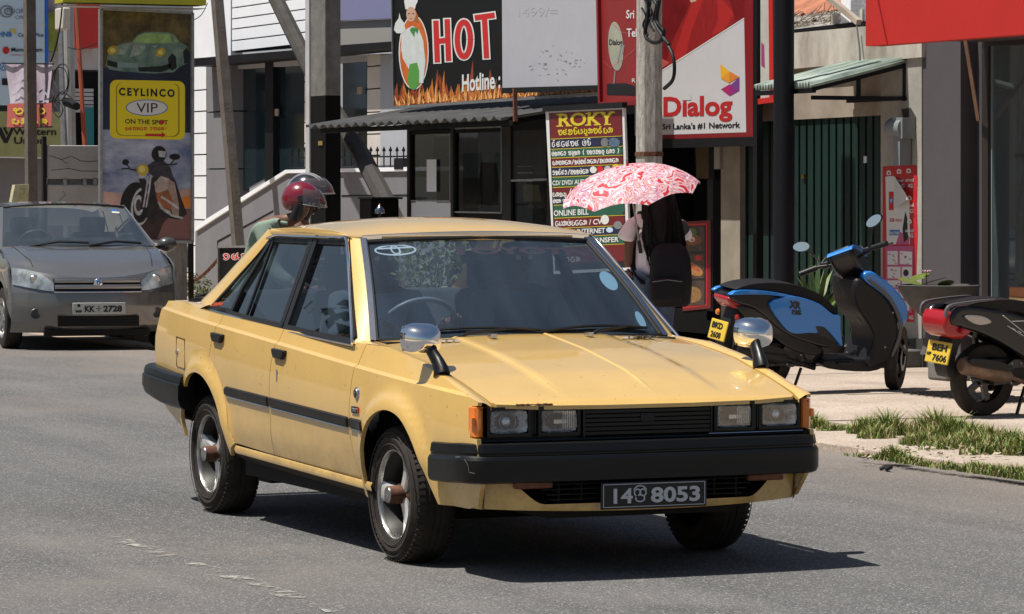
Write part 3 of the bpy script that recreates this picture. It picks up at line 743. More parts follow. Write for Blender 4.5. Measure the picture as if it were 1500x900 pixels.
# -------------------------------------------------- wheels
def tyre_prof(w_=.185, R=.289, r=.188):
    h = w_/2
    return [(r-.004, -h+.02), (r+.004, -h+.006), (r+.022, -h), (R*.5+r*.5, -h-.008), (R-.030, -h+.002), (R-.010, -h+.014), (R-.002, -h+.030), (R, -h+.05), (R, h-.05), (R-.002, h-.030), (R-.010, h-.014), (R-.030, h-.002), (R*.5+r*.5, h+.008), (r+.022, h), (r-.004, h-.02)]
def wheel(x, s, front):
    yo = .775 if front else .762; cy = s*(yo-.085); cz = .286
    root = MB(); N = 72; V = []; F = []; prof = tyre_prof()
    for k in range(N):
        a = 2*pi*k/N
        for i, (r, h) in enumerate(prof):
            if 3 < i < 11 and i in (4, 5, 6, 9-1, 10): r -= .006*(k % 2)*(1 if i in (4, 5, 9, 10) else 0)
            V.append((x+r*cos(a), cy+h, cz+r*sin(a)))
    m_ = len(prof)
    for k in range(N):
        for i in range(m_-1): F.append((k*m_+i, k*m_+i+1, ((k+1) % N)*m_+i+1, ((k+1) % N)*m_+i))
    root.add(V, F)
    for g_ in (-.035, 0, .035): pass
    wh = root.build('wheel', TYRE, car, 40)
    y = lambda o: cy+s*o
    M = MB(); prof = [(.181, .066), (.182, .078), (.185, .084), (.190, .086), (.194, .082), (.190, .074)]
    M.lathe([(r, s*h) for r, h in prof], (x, cy, cz), 'y', 48); M.build('rim', ALU, wh, 40)
    M = MB(); M.lathe([(.150, s*-.07), (.163, s*.03), (.181, s*.066)], (x, cy, cz), 'y', 48); M.build('rim_barrel', ALUD, wh, 40)
    M = MB()
    for k in range(64):
        a = 2*pi*k/64; d = Vector((cos(a), 0, sin(a)))
        for sg in (-1, 1): c = Vector((x, cy+sg*.070, cz))+d*.2835; M.bar(c-Vector((0, sg*.016, 0))+d*.005, c+Vector((0, sg*.014, 0))-d*.006, .015, .006, up=d)
    for hh in (-.028, 0, .028): M.lathe([(.288, hh-.011), (.2925, hh-.010), (.2925, hh+.010), (.288, hh+.011)], (x, cy, cz), 'y', 72)
    t_ = M.build('tread', TYRE, wh, 20); t_['kind'] = 'stuff'
    M = MB()
    for r_ in (.262, .214): M.lathe([(r_-.003, s*.0985), (r_, s*.1015), (r_+.003, s*.0985)], (x, cy, cz), 'y', 72)
    M.build('sidewall_ring', TYRE, wh, 40)
    M = MB(); M.lathe([(0, s*-.02), (.16, s*-.03)], (x, cy, cz), 'y', 32); M.build('brake_disc', DARK, wh)
    # three broad spokes
    M = MB()
    for k in range(3):
        a = radians((180 if front else 165)+120*k)
        d = Vector((cos(a), 0, sin(a))); t_ = Vector((-sin(a), 0, cos(a)))
        V = []; F = []
        for i in range(7):
            u = i/6; r = lerp(.03, .183, u); wd = lerp(.030, .030, u)+.016*max(0, u-.6)/.4; o = .046-.008*sin(pi*u)+.020*u
            c = Vector((x, y(o), cz))+d*r
            V += [c-t_*wd, c-t_*wd*.6+Vector((0, s*.008, 0)), c+t_*wd*.6+Vector((0, s*.008, 0)), c+t_*wd, c+t_*wd-Vector((0, s*.03, 0)), c-t_*wd-Vector((0, s*.03, 0))]
        for i in range(6):
            for j in range(6): F.append((i*6+j, i*6+(j+1) % 6, (i+1)*6+(j+1) % 6, (i+1)*6+j))
        F += [(0, 1, 2, 3, 4, 5), tuple(36+j for j in (5, 4, 3, 2, 1, 0))]
        M.add(V, F)
    M.build('spoke', mat('spoke_alloy', (.80,.78,.75), rough=.35, metal=.55, var=.3, vscale=25), wh, 30)
    M = MB(); M.lathe([(.056, .02*s), (.058, .034*s), (.048, .040*s), (.040, .045*s), (.038, .100*s), (.036, .112*s)], (x, cy, cz), 'y', 24); M.build('hub', RUST, wh, 40)
    M = MB(); M.lathe([(.035, .111*s), (.033, .116*s), (.022, .113*s), (0, .115*s)], (x, cy, cz), 'y', 24); M.build('hub_cap', ALU, wh, 40)
    for k in range(4):
        M = MB(); a = radians(45+90*k); M.lathe([(0, .052*s), (.008, .050*s), (.009, .034*s)], (x+.05*cos(a), cy, cz+.05*sin(a)), 'y', 6)
        M.build('wheel_nut', CHRD, wh)
for x, f_ in ((0, True), (-2.5, False)):
    for s in (-1, 1): wheel(x, s, f_)
# -------------------------------------------------- interior
M = MB()
dash = MB(); dash.tube([(-.52,-.66,.86),(-.52,.66,.86)], 1, sec=[(-.10,.20),(-.13,-.0),(-.06,-.035),(.07,-.02),(.10,.20)]); dash.build('dashboard', mat('dash_vinyl', (.045,.05,.06), rough=.7), car, 30)
for x, y in ((-1.28, -.36), (-1.28, .36)):
    M = MB(); M.box((x-.05, y-.25, .40), (x+.50, y+.25, .60)); 
    st = M.build('front_seat', INT, car); bevel(st, .06, 3)
    M = MB(); M.bar((x-.02, y, .56), (x-.24, y, 1.10), .46, .12, up=(1, 0, 0)); o = M.build('backrest', INT, st); bevel(o, .04, 3)
    M = MB(); M.box((x-.32, y-.15, 1.10), (x-.22, y+.15, 1.27)); o = M.build('headrest', INT, st); bevel(o, .035, 3)
M = MB(); M.box((-2.45,-.62,.5),(-2.0,.62,.72)); M.bar((-2.35,0,.68),(-2.62,0,1.06), 1.24, .14, up=(1,0,0)); o = M.build('rear_seat', INT, car); bevel(o, .05, 3)
box('parcel_shelf', (-2.95,-.60,.985), (-2.60,.60,1.0), INT, car)
M = MB(); C_ = Vector((-.78, -.36, .93)); ax = Vector((.82, 0, -.57)); u_ = Vector((0, 1, 0)); v_ = Vector((.57, 0, .82))
M.tube([C_+u_*.19*cos(2*pi*k/28)+v_*.19*sin(2*pi*k/28) for k in range(28)], .012, 8, closed=True); M.bar(C_-u_*.18, C_+u_*.18, .03, .02); M.bar(C_, C_+ax*.22, .05); M.build('steering_wheel', mat('wheel_plastic', (.22,.24,.26), rough=.4), car, 60)
M = MB(); M.box((-.985, -.06, 1.235), (-.955, .13, 1.295)); o = M.build('interior_mirror', RUB, car); bevel(o, .015)
grid('headliner', lambda a, b: Vector((lerp(-.98, -2.1, a), lerp(-.55, .55, b), 1.345)), 2, 2, mat('headlining', (.25,.26,.27), rough=.9), car)

# ================================================================== GROUND, ROAD, PAVEMENT
def ground_mat(name, c1, c2, sc, rough=.9, bump=.5, bs=120, speck=None, blotch=None):
    m = bpy.data.materials.new(name); m.use_nodes = True; N = m.node_tree.nodes; L = m.node_tree.links; b = N['Principled BSDF']
    b.inputs['Roughness'].default_value = rough; b.inputs['Specular IOR Level'].default_value = .25
    tc = N.new('ShaderNodeTexCoord'); P_ = tc.outputs['Object']
    def noi(s, d=6, r=.6):
        n = N.new('ShaderNodeTexNoise'); n.inputs['Scale'].default_value = s; n.inputs['Detail'].default_value = d; n.inputs['Roughness'].default_value = r; L.new(P_, n.inputs['Vector']); return n.outputs[0]
    def ramp(v, a, ca, b_, cb):
        r = N.new('ShaderNodeValToRGB'); e = r.color_ramp.elements; e[0].position = a; e[1].position = b_; e[0].color = (*ca, 1); e[1].color = (*cb, 1); L.new(v, r.inputs[0]); return r.outputs[0]
    def mix(t, f, a, b_):
        x = N.new('ShaderNodeMix'); x.data_type = 'RGBA'; x.blend_type = t
        if isinstance(f, float): x.inputs[0].default_value = f
        else: L.new(f, x.inputs[0])
        L.new(a, x.inputs[6])
        if isinstance(b_, tuple): x.inputs[7].default_value = (*b_, 1)
        else: L.new(b_, x.inputs[7])
        return x.outputs[2]
    base = ramp(noi(sc), .3, c1, .7, c2)
    fine = ramp(noi(bs, 3, .8), .35, (.45, .45, .45), .68, (1.5, 1.5, 1.5))
    col = mix('MULTIPLY', .75, base, fine)
    if speck:      # long worn bands along the driving direction
        mpn = N.new('ShaderNodeMapping'); mpn.inputs['Scale'].default_value = (.06, 1.1, 1); L.new(P_, mpn.inputs[0]); nb = N.new('ShaderNodeTexNoise'); nb.inputs['Scale'].default_value = 1.6; nb.inputs['Detail'].default_value = 7; nb.inputs['Roughness'].default_value = .7; L.new(mpn.outputs[0], nb.inputs['Vector'])
        col = mix('MULTIPLY', .8, col, ramp(nb.outputs[0], .32, (.72, .72, .73), .68, (1.25, 1.23, 1.2)))
        st_n = noi(.7, 3, .5); col = mix('MIX', ramp(st_n, .66, (0, 0, 0), .74, (.35,)*3), col, (.05, .048, .046))
    if speck:
        v = N.new('ShaderNodeTexVoronoi'); v.inputs['Scale'].default_value = 150; L.new(P_, v.inputs['Vector'])
        s2 = N.new('ShaderNodeSeparateColor'); L.new(v.outputs['Color'], s2.inputs[0])
        r = ramp(s2.outputs[0], .90, (0, 0, 0), .94, (1, 1, 1)); col = mix('MIX', r, col, speck)
        r = ramp(s2.outputs[1], .80, (0, 0, 0), .86, (.6, .6, .6)); col = mix('MIX', r, col, (.035, .035, .036))
    if blotch:
        col = mix('MIX', ramp(noi(blotch[0], 5, .7), .52, (0, 0, 0), .72, (blotch[2],)*3), col, blotch[1])
    if speck:      # dust washed against the kerb side of the carriageway
        sx = N.new('ShaderNodeSeparateXYZ'); L.new(P_, sx.inputs[0])
        mr = N.new('ShaderNodeMapRange'); mr.inputs['From Min'].default_value = 1.9; mr.inputs['From Max'].default_value = 4.2; mr.inputs['To Max'].default_value = .85; L.new(sx.outputs[1], mr.inputs[0])
        mm = N.new('ShaderNodeMath'); mm.operation = 'MULTIPLY'; L.new(mr.outputs[0], mm.inputs[0]); L.new(ramp(noi(.9, 6, .7), .25, (.45,)*3, .7, (1,)*3), mm.inputs[1])
        col = mix('MIX', mm.outputs[0], col, mix('MULTIPLY', 1.0, fine, (.26, .215, .18)))
    L.new(col, b.inputs['Base Color'])
    bp = N.new('ShaderNodeBump'); bp.inputs['Strength'].default_value = bump; bp.inputs['Distance'].default_value = .006
    L.new(noi(bs*.8, 4, .8), bp.inputs['Height']); L.new(bp.outputs[0], b.inputs['Normal']); MATS[name] = m; return m
ASPH = ground_mat('worn_asphalt', (.112, .111, .111), (.158, .156, .154), .45, bump=.8, bs=95, speck=(.34, .33, .32), blotch=(.22, (.20, .175, .155), .55))
CONC = ground_mat('pavement_concrete', (.36, .29, .235), (.50, .42, .345), 1.1, bump=.35, bs=60, blotch=(1.4, (.24, .20, .165), .6))
SAND = ground_mat('dry_earth', (.34, .26, .19), (.46, .37, .28), .8, bump=.5, bs=60)
struct('ground', [(-400,-300,-.02),(200,-300,-.02),(200,400,-.02),(-400,400,-.02)], [(0,1,2,3)], SAND)
V = []; F = []
nx = 60
for i in range(nx+1):
    x = -110+160*i/nx; V += [(x, -13, 0), (x, 3.95+.03*sin(x*1.7)+.02*sin(x*4.1)+(.25*ss(-8,-16,x)), 0)]
struct('road', V, [(2*i, 2*i+2, 2*i+3, 2*i+1) for i in range(nx)], ASPH)
# worn painted line, mostly rubbed off
WL = ground_mat('worn_road_paint', (.30, .285, .26), (.46, .44, .41), 6, bump=.4, bs=110)
N = WL.node_tree.nodes; L = WL.node_tree.links; tc = N.new('ShaderNodeTexCoord'); n_ = N.new('ShaderNodeTexNoise'); n_.inputs['Scale'].default_value = 5.5; n_.inputs['Detail'].default_value = 10; n_.inputs['Roughness'].default_value = .78; L.new(tc.outputs['Object'], n_.inputs['Vector'])
mr = N.new('ShaderNodeMapRange'); mr.inputs['From Min'].default_value = .51; mr.inputs['From Max'].default_value = .60; L.new(n_.outputs[0], mr.inputs[0]); tr = N.new('ShaderNodeBsdfTransparent'); mx = N.new('ShaderNodeMixShader'); L.new(mr.outputs[0], mx.inputs[0]); L.new(tr.outputs[0], mx.inputs[1]); L.new(N['Principled BSDF'].outputs[0], mx.inputs[2]); L.new(mx.outputs[0], N['Material Output'].inputs[0])
V = []; A_ = onZ(160, 786); B_ = onZ(500, 898)
for i in range(21):
    c = A_.lerp(B_, i/20); V += [(c.x, c.y-.045-.02*sin(i*1.3), .004), (c.x, c.y+.045+.02*sin(i*2.1), .004)]
struct('road_marking', V, [(2*i, 2*i+2, 2*i+3, 2*i+1) for i in range(20)], WL)
# tarred crack beside it
# gutter slabs, forecourt
slabs = bpy.data.objects.new('pavement', None); COL.objects.link(slabs); slabs['kind'] = 'structure'; slabs['org'] = (0, 0, 0)
x = -16.0; i = 0
while x < 3:
    L_ = 1.9+.15*sin(i*2.3); o = box('slab', (x, 4.04, -.05), (x+L_-.02, 4.78+.02*sin(i*1.9), .035+.006*sin(i*3.1)), CONC, slabs); bevel(o, .012, 1); x += L_; i += 1
x = -30; i = 0
while x < 3:
    L_ = 2.6; yy = 4.84
    for y1 in (6.4, 8.0, 9.2):
        o = box('slab', (x, yy, -.05), (x+L_-.012, y1-.012, .052+.003*sin(i*2.7)), CONC, slabs); yy = y1; i += 1
    x += L_
struct('verge', [(-60,3.8,.004),(-30,3.8,.004),(-30,9.3,.004),(-60,9.3,.004)], [(0,1,2,3)], SAND)

# ================================================================== SIGN AND FACADE HELPERS
class Pl:
    """a real plane facing the road (Y) or along it (X); pixel measurements of the photograph are projected onto it"""
    def __init__(s, ax, v): s.ax = ax; s.v = v
    def fl(s, px, py, k): return s.p(px, py, k*(.0013/.004 if k < 10 else 1))
    def p(s, px, py, k=0, g=.004):
        return onY(px, py, s.v-k*g) if s.ax == 'Y' else onX(px, py, s.v+k*g)
    def right(s): return Vector((1, 0, 0)) if s.ax == 'Y' else Vector((0, 1, 0))
    def poly(s, name, pts, m, parent, k=1, label=None):
        return obj(name, [s.fl(x, y, k) for x, y in pts], [tuple(range(len(pts)))], m, parent, 0, label)
    def polys(s, name, lst, m, parent, k=1, label=None):
        V = []; F = []
        for pts in lst: F.append(tuple(range(len(V), len(V)+len(pts)))); V += [s.fl(x, y, k) for x, y in pts]
        return obj(name, V, F, m, parent, 0, label)
    def ext(s, name, pts, depth, m, parent, k=0, bev=0):
        """polygon pushed back by depth metres"""
        d = (Vector((0, 1, 0)) if s.ax == 'Y' else Vector((-1, 0, 0)))*depth
        A = [s.p(x, y, k) for x, y in pts]; n = len(A)
        M = MB(); M.add(A+[a+d for a in A], [tuple(range(n))[::-1], tuple(range(n, 2*n))]+[(i, (i+1) % n, n+(i+1) % n, n+i) for i in range(n)])
        o = M.build(name, m, parent, 20)
        if bev: bevel(o, bev)
        return o
    def quad(s, name, x0, y0, x1, y1, depth, m, parent, k=0, bev=0):
        """axis-aligned box: pixel corner top-left and bottom-right"""
        a = s.p(x0, y0, k); b = s.p(x1, y1, k); c = a.copy()
        if s.ax == 'Y': lo = (a.x, a.y, b.z); hi = (b.x, a.y+depth, a.z)
        else: lo = (a.x-depth, a.y, b.z); hi = (a.x, b.y, a.z)
        return box(name, lo, hi, m, parent, bev)
    def text(s, t, x0, yb, x1, hp, m, parent, k=2, bold=0, yb2=None, name='lettering', depth=.0003, shear=0, spacing=1.0):
        a = s.fl(x0, yb, k); b = s.fl(x1, yb if yb2 is None else yb2, k); D = (a-CAM).dot(DV)
        return text(t, hp*D/F_PX, m, a, (b-a), (0, 0, 1), parent, name, width=(b-a).length, bold=bold*hp*D/F_PX, depth=depth, shear=shear, spacing=spacing)
    def ell(s, name, cx, cy, a, b, m, parent, k=1, n=28, inner=None, rot=0, a0=0, a1=360):
        R = []; 
        for q in ([1] if inner is None else [1, inner]):
            for i in range(n):
                t = radians(lerp(a0, a1, i/n)); u, v = a*q*cos(t), b*q*sin(t); R.append((cx+u*cos(rot)-v*sin(rot), cy-u*sin(rot)-v*cos(rot)))
        V = [s.fl(x, y, k) for x, y in R]
        F = [tuple(range(n))] if inner is None else [(i, (i+1) % n, n+(i+1) % n, n+i) for i in range(n)]
        return obj(name, V, F, m, parent, 0)
    def ribbon(s, name, strokes, wd, m, parent, k=2):
        V = []; F = []
        for st in strokes:
            P2 = [Vector((x, y)) for x, y in st]
            for i, p in enumerate(P2):
                d = (P2[min(i+1, len(P2)-1)]-P2[max(i-1, 0)]); d = d.normalized() if d.length > 1e-6 else Vector((1, 0)); n = Vector((-d.y, d.x))*wd/2
                V += [s.fl(*(p+n), k), s.fl(*(p-n), k)]
                if i: q = len(V); F.append((q-4, q-3, q-1, q-2))
        return obj(name, V, F, m, parent, 0)
    def sinhala(s, word, x0, yb, x1, hp, m, parent, k=2, wd=None, slope=0):
        n = sum(1 if c != ' ' else .6 for c in word); cw = (x1-x0)/n; S_ = []; x = x0
        for c in word:
            if c == ' ': x += cw*.6; continue
            for st in GLY.get(c, GLY['k']):
                sp = spline([(a, b, 0) for a, b in st], 4) if len(st) > 2 else [Vector((a, b, 0)) for a, b in st]
                S_.append([(x+cw*(.04+.92*p.x), yb+slope*(x-x0)-hp*p.y) for p in sp])
            x += cw
        return s.ribbon('lettering', S_, wd or hp*.16, m, parent, k)
# rounded Sinhala letter strokes on a unit box
GLY = {
 'k': [[(.28,.45),(.12,.5),(.12,.72),(.3,.75),(.38,.5),(.28,.2),(.42,.02),(.7,.05),(.9,.3),(.85,.65),(.62,.78),(.45,.6)]],
 'o': [[(.35,.75),(.1,.6),(.12,.2),(.4,.02),(.6,.2),(.45,.4),(.2,.35)],[(.8,.9),(.6,.8),(.65,.3),(.9,.1)]],
 'm': [[(.3,.5),(.12,.6),(.2,.78),(.42,.7),(.4,.3),(.2,.25),(.1,.08),(.4,0),(.8,.1),(.88,.5),(.7,.78),(.5,.7)]],
 'i': [[(.3,.5),(.12,.6),(.2,.78),(.42,.6),(.3,.2),(.5,.0),(.85,.2),(.8,.6)],[(.2,.9),(.5,1.12),(.85,.95)]],
 'y': [[(.15,.75),(.08,.4),(.2,.05),(.45,.2),(.45,.5),(.6,.1),(.85,.15),(.9,.5),(.75,.78),(.6,.6)]],
 'u': [[(.2,.7),(.3,.78),(.4,.55),(.2,.3),(.4,.05),(.75,.1),(.85,.45),(.7,.75)],[(.5,-.1),(.7,-.3),(.9,-.1)]],
 'n': [[(.45,.4),(.25,.5),(.15,.7),(.35,.8),(.55,.6),(.4,.2),(.2,.02),(.1,.25)],[(.5,.3),(.8,.1),(.9,.5),(.7,.78)]],
 's': [[(.5,.75),(.2,.7),(.15,.5),(.35,.42),(.15,.25),(.3,.02),(.7,.02),(.9,.3),(.75,.6)]],
 'f': [[(.6,.6),(.35,.78),(.12,.5),(.2,.1),(.5,.02),(.7,.25),(.5,.45)],[(.3,1.1),(.5,.95),(.65,1.15)]],
 't': [[(.8,.75),(.3,.8),(.1,.5),(.2,.1),(.6,0),(.88,.2),(.7,.4),(.5,.3)]],
 'r': [[(.35,.45),(.2,.6),(.35,.78),(.65,.7),(.75,.3),(.45,.0),(.15,.2)]],
 'l': [[(.15,.3),(.1,.6),(.35,.75),(.5,.5),(.35,.15),(.6,0),(.88,.25),(.8,.7)],[(.1,.05),(.3,-.1)]],
 'p': [[(.2,.78),(.1,.3),(.35,.02),(.75,.05),(.9,.4),(.75,.78),(.6,.6),(.62,.3)],[(.4,1.05),(.6,.95)]],
 '/': [[(.2,-.1),(.8,.95)]], '(': [[(.7,1.),(.4,.5),(.7,-.1)]], ')': [[(.3,1.),(.6,.5),(.3,-.1)]], '.': [[(.4,.02),(.55,.02)]], '!': [[(.5,.9),(.5,.3)],[(.5,.1),(.5,.0)]],
}
# ---- facade and sign colours
WHT_W = mat('white_wall', (.86, .88, .92), rough=.8, var=.06, vscale=1.5)
GRY_W = mat('grey_wall', (.20, .20, .215), rough=.85, var=.10, vscale=2)
GRY_L = mat('light_grey_wall', (.42, .43, .46), rough=.85, var=.06)
CREAM = mat('cream_wall', (.62, .56, .50), rough=.85, var=.08)
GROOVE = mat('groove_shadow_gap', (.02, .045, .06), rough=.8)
BLK = mat('black_metal', (.008, .008, .010), rough=.5, var=.2, spec=.25)
BLK2 = mat('black_board', (.004, .004, .0045), rough=.7, var=.2, spec=.15)
SHOPG = glassmat('shop_glass', (.30, .33, .34), 1.0)
BGL = mat('dark_building_glass', (.012, .022, .028), rough=.08, spec=.7)
CON1 = mat('pole_concrete', (.23, .215, .195), rough=.9, var=.45, vscale=4, bump=.5, bscale=25, stretch=(3, 3, .8))
CON2 = mat('weathered_pole_concrete', (.50, .475, .43), rough=.9, var=.55, vscale=7, bump=.7, bscale=30, stretch=(5, 5, 1))
CON3 = mat('brown_pole_concrete', (.13, .11, .095), rough=.9, var=.35, vscale=5, bump=.5, bscale=30)
WASH = mat('stained_whitewash', (.60, .57, .50), rough=.9, var=.30, vscale=2.5, bump=.3, bscale=18, dark=(.30, .26, .21), stretch=(1, 1, .5))
BEIGE = mat('beige_render', (.36, .30, .24), rough=.9, var=.3, vscale=3)
REDP = mat('red_sign', (.50, .022, .016), rough=.45, var=.06)
DRED = mat('dark_red_sign', (.22, .015, .018), rough=.4)
WPR = mat('white_print', (.70, .70, .68), rough=.5)
YPR = mat('yellow_print', (.62, .50, .03), rough=.5)
GPR = mat('green_print', (.02, .10, .06), rough=.5)
NPR = mat('navy_print', (.015, .018, .06), rough=.5)
MPR = mat('maroon_print', (.15, .012, .014), rough=.5)
OPR = mat('orange_print', (.62, .13, .02), rough=.5, var=.3, vscale=8)
RPR = mat('red_print2', (.55, .02, .02), rough=.5)
KPR = mat('black_print', (.010, .010, .012), rough=.5)
BPR = mat('blue_print', (.03, .16, .45), rough=.5)
LBP = mat('light_blue_print', (.50, .66, .80), rough=.5)
SKIN_P = mat('skin_print', (.55, .34, .24), rough=.6)
GAL = mat('galvanised', (.36, .37, .38), rough=.45, metal=.7, var=.3, vscale=12)

# ================================================================== WHITE AND GREY BUILDING WITH GROOVED PILLARS
B = Pl('Y', 11.2)
b1 = thing('building', 'white and grey two storey building with grooved pillars and dark glass behind the leaning poles', 'building', B.p(430, 400))
B.quad('wall', 240, -160, 700, 420, 6, GRY_L, b1, -260)          # mass behind
# upper cladding boards with dark joints
ys = [-40, -22, -4, 12, 28, 43, 60, 76]
for a, c in zip(ys, ys[1:]):
    sl = lambda x, y: y-(276-y)/(1486+339)*(x-339)
    B.ext('cladding_board', [(340, a+1), (484, sl(484, a)+1), (484, sl(484, c)-1), (340, c-1)], .10, WHT_W, b1, 20)
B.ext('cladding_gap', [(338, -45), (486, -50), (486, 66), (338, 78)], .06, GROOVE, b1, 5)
B.ext('wall_panel', [(283, -45), (338, -49), (338, 84), (283, 86)], .1, WHT_W, b1, 20)
B.ext('wall_panel', [(485, -60), (580, -66), (580, 27), (502, 30), (485, 31)], .12, mat('lilac_panel', (.20, .21, .36), rough=.5), b1, 20)
B.ext('wall_panel', [(485, 32), (580, 28), (580, 75), (485, 80)], .1, mat('dull_beige', (.30, .29, .27), rough=.8), b1, 8)
B.ext('fascia_beam', [(281, 86), (437, 73), (504, 66), (600, 59), (600, 69), (504, 77), (437, 84), (281, 98)], .5, BLK, b1, 120)
# grooved white pillars built from blocks
def blocks(x0, x1, ys, m, k, depth=.3, nm='pillar_block'):
    for a, c in zip(ys, ys[1:]):
        sl = lambda y: y-(276-y)/(1486+x0)*(x1-x0)
        B.ext(nm, [(x0, a+1), (x1, sl(a)+1), (x1, sl(c)-1), (x0, c-1)], depth, m, b1, k)
blocks(283, 302, [98, 133, 164, 196, 227, 258, 290, 322, 360, 420], WHT_W, 40)
blocks(303, 338, [96, 165, 248, 330, 420], GRY_W, 40)
blocks(538, 557, [80, 98, 131, 165, 197, 228, 262], CREAM, 40)
blocks(446, 458, [86, 120, 150, 180, 210, 250], CREAM, 30)
blocks(557, 604, [80, 262], GRY_L, 40)
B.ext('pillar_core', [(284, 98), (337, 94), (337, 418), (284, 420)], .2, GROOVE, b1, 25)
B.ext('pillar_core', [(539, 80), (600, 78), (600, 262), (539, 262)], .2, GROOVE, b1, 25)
# set-back glazing with mullion and lintel
B.ext('lintel', [(338, 95), (538, 80), (538, 90), (338, 102)], .2, GRY_L, b1, 12)
for x0, x1, y0 in ((338, 388, 100), (400, 446, 97), (502, 537, 90)):
    w1 = B.ext('window', [(x0, y0), (x1, y0-3), (x1, 262), (x0, 290)], .06, BGL, b1, -10)
B.ext('mullion', [(388, 84), (400, 83), (400, 262), (388, 276)], .2, BLK, b1, 14)
# faint reflections of pillar blocks seen in the glass are left to the glass itself
for (x, y) in ((404, 165), (526, 133)): B.quad('switch_plate', x-3, y-5, x+3, y+5, .02, mat('tan_plastic', (.35,.27,.2), rough=.6), b1, 8)
Bw = Pl('Y', 10.3)
bw = thing('stair_wall', 'grey stair wall with a white sloping coping in front of the dark glass', 'wall', Bw.p(430, 430))
Bw.ext('wall', [(286, 335), (302, 326), (418, 253), (640, 249), (640, 440), (286, 440)], .25, GRY_W, bw)
Bw.ext('coping', [(286, 333), (302, 321), (418, 249), (640, 244), (640, 250), (419, 254), (303, 328), (286, 339)], .36, WHT_W, bw, 8)
Bw.ext('groove', [(318, 353), (400, 308), (400, 310), (319, 355)], .01, BLK, bw, 1.5); Bw.ext('groove', [(318, 353), (319, 353), (319, 400), (318, 400)], .01, BLK, bw, 1.5)
Bw.ext('groove', [(500, 286), (600, 285), (600, 287), (500, 288)], .01, BLK, bw, 1.5)
rl = thing('railing', 'thin black spiked railing on top of the grey stair wall', 'railing', Bw.p(540, 250))
rp_ = Pl('Y', 10.42)
M = MB()
for y in (229, 243): M.bar(rp_.p(425, y+3), rp_.p(610, y), .02)
M.build('rail', BLK, rl)
for i in range(19):
    x = 428+i*9.6; M = MB(); a = rp_.p(x, 250); c = rp_.p(x, 222); M.bar(a, c, .014); M.lathe([(.022, 0), (.022, .02), (0, .07)], c, 'z', 6); M.build('spike', BLK, rl)
o = rp_.quad('junction_box', 577, 232, 590, 248, .12, BLK, None, 40); tag(o, 'small black box fixed on the spiked railing beside the kiosk', 'box')

# ================================================================== FAR LEFT BUILDING WITH BANK SIGNS
A = Pl('X', -40)
b2 = thing('building', 'grey building front at the left edge behind the bank sign boards', 'building', A.p(60, 320))
A.quad('wall', -260, -160, 150, 420, 5, GRY_W, b2, -40)
A.quad('upper_wall', 68, -100, 300, 105, 1.0, mat('pale_far_wall', (.45,.46,.47), rough=.8, var=.2), b2, -20)
A.quad('door', 124, 158, 138, 300, .1, mat('teal_paint', (.02,.17,.20), rough=.6), b2, 5)
A.quad('dark_opening', 100, 105, 150, 300, .1, BLK2, b2, -12)
for i in range(6): A.quad('roller_slat', 110, 130+i*6, 137, 135+i*6, .05, GRY_L, b2, -6)
b3 = A.quad('bank_sign', -40, -60, 66, 155, .15, LBP, None, 20)
tag(b3, 'pale blue bank sign board with a bright blue edge at the top left corner', 'sign'); b3['org'] = (0, 0, 0)
A.quad('sign_edge', 66, -60, 71, 93, .2, mat('bright_blue', (.01,.15,.62), rough=.4), b3, 21)
A.polys('sign_divider', [[(-40,36),(66,36),(66,37),(-40,37)]], WPR, b3, 23)
A.ell('logo_ring', 10, 17, 10, 9, mat('grey_print', (.16,.18,.21), rough=.5), b3, 23, inner=.82); A.ell('logo_ring', 12, 17, 6, 5.5, MATS['grey_print'], b3, 23, inner=.7)
A.text('PRIORITY', 10, 20, 48, 7, MATS['grey_print'], b3, 23); A.text('CIRCLE', 22, 28, 48, 5, MATS['grey_print'], b3, 23)
A.text('HNB', -3, 54, 17, 7, BPR, b3, 23, bold=.04); A.polys('logo_mark', [[(14,43),(24,43),(24,50),(20,50),(20,46),(14,46)]], YPR, b3, 23); A.text('Capital Plus', 26, 54, 64, 5, mat('slate_blue_print', (.04,.09,.25), rough=.5), b3, 23, bold=.03)
A.ell('logo_mark', 9, 74, 5, 5.5, RPR, b3, 23); A.text('MoneyGram', 16, 76, 62, 6, KPR, b3, 23, bold=.03); A.text('money transfer', 16, 82, 50, 3, RPR, b3, 23)
A.ell('logo_ring', 5, 98, 6, 6, BPR, b3, 23, inner=.8); A.text('W', 1, 101, 9, 6, BPR, b3, 23)
A.polys('logo_mark', [[(3,115),(20,115),(20,125),(3,125)]], KPR, b3, 23)
b4 = A.quad('money_transfer_sign', -40, 163, 92, 230, .15, mat('olive_yellow', (.36,.37,.17), rough=.5, var=.2), None, 22)
tag(b4, 'dull yellow green money transfer sign with black lettering, low at the left edge', 'sign')
A.polys('sign_border', [[(-40,229),(92,231),(92,233),(-40,231)]], WPR, b4, 23)
A.text('Western', 20, 198, 83, 10, KPR, b4, 25, bold=.03); A.text('Union', 20, 211, 66, 10, KPR, b4, 25, bold=.03)
A.polys('logo_mark', [[(-6,187),(2,187),(9,203),(17,187),(20,190),(11,210),(6,210)],[(4,187),(8,187),(12,195),(10,199)]], KPR, b4, 25)
b5 = A.quad('corner_hoarding', 70, 18, 84, 75, .1, mat('lime_print', (.25,.34,.06), rough=.6, var=.5, vscale=3), None, 16); tag(b5, 'lime green and yellow poster strip between the blue sign edge and the poles', 'poster')
b6 = A.ext('red_sign_box', [(102, 8), (146, -2), (148, 70), (112, 70)], .8, REDP, None, 90); tag(b6, 'bright red tapered sign box behind the grey pole at the upper left', 'sign')

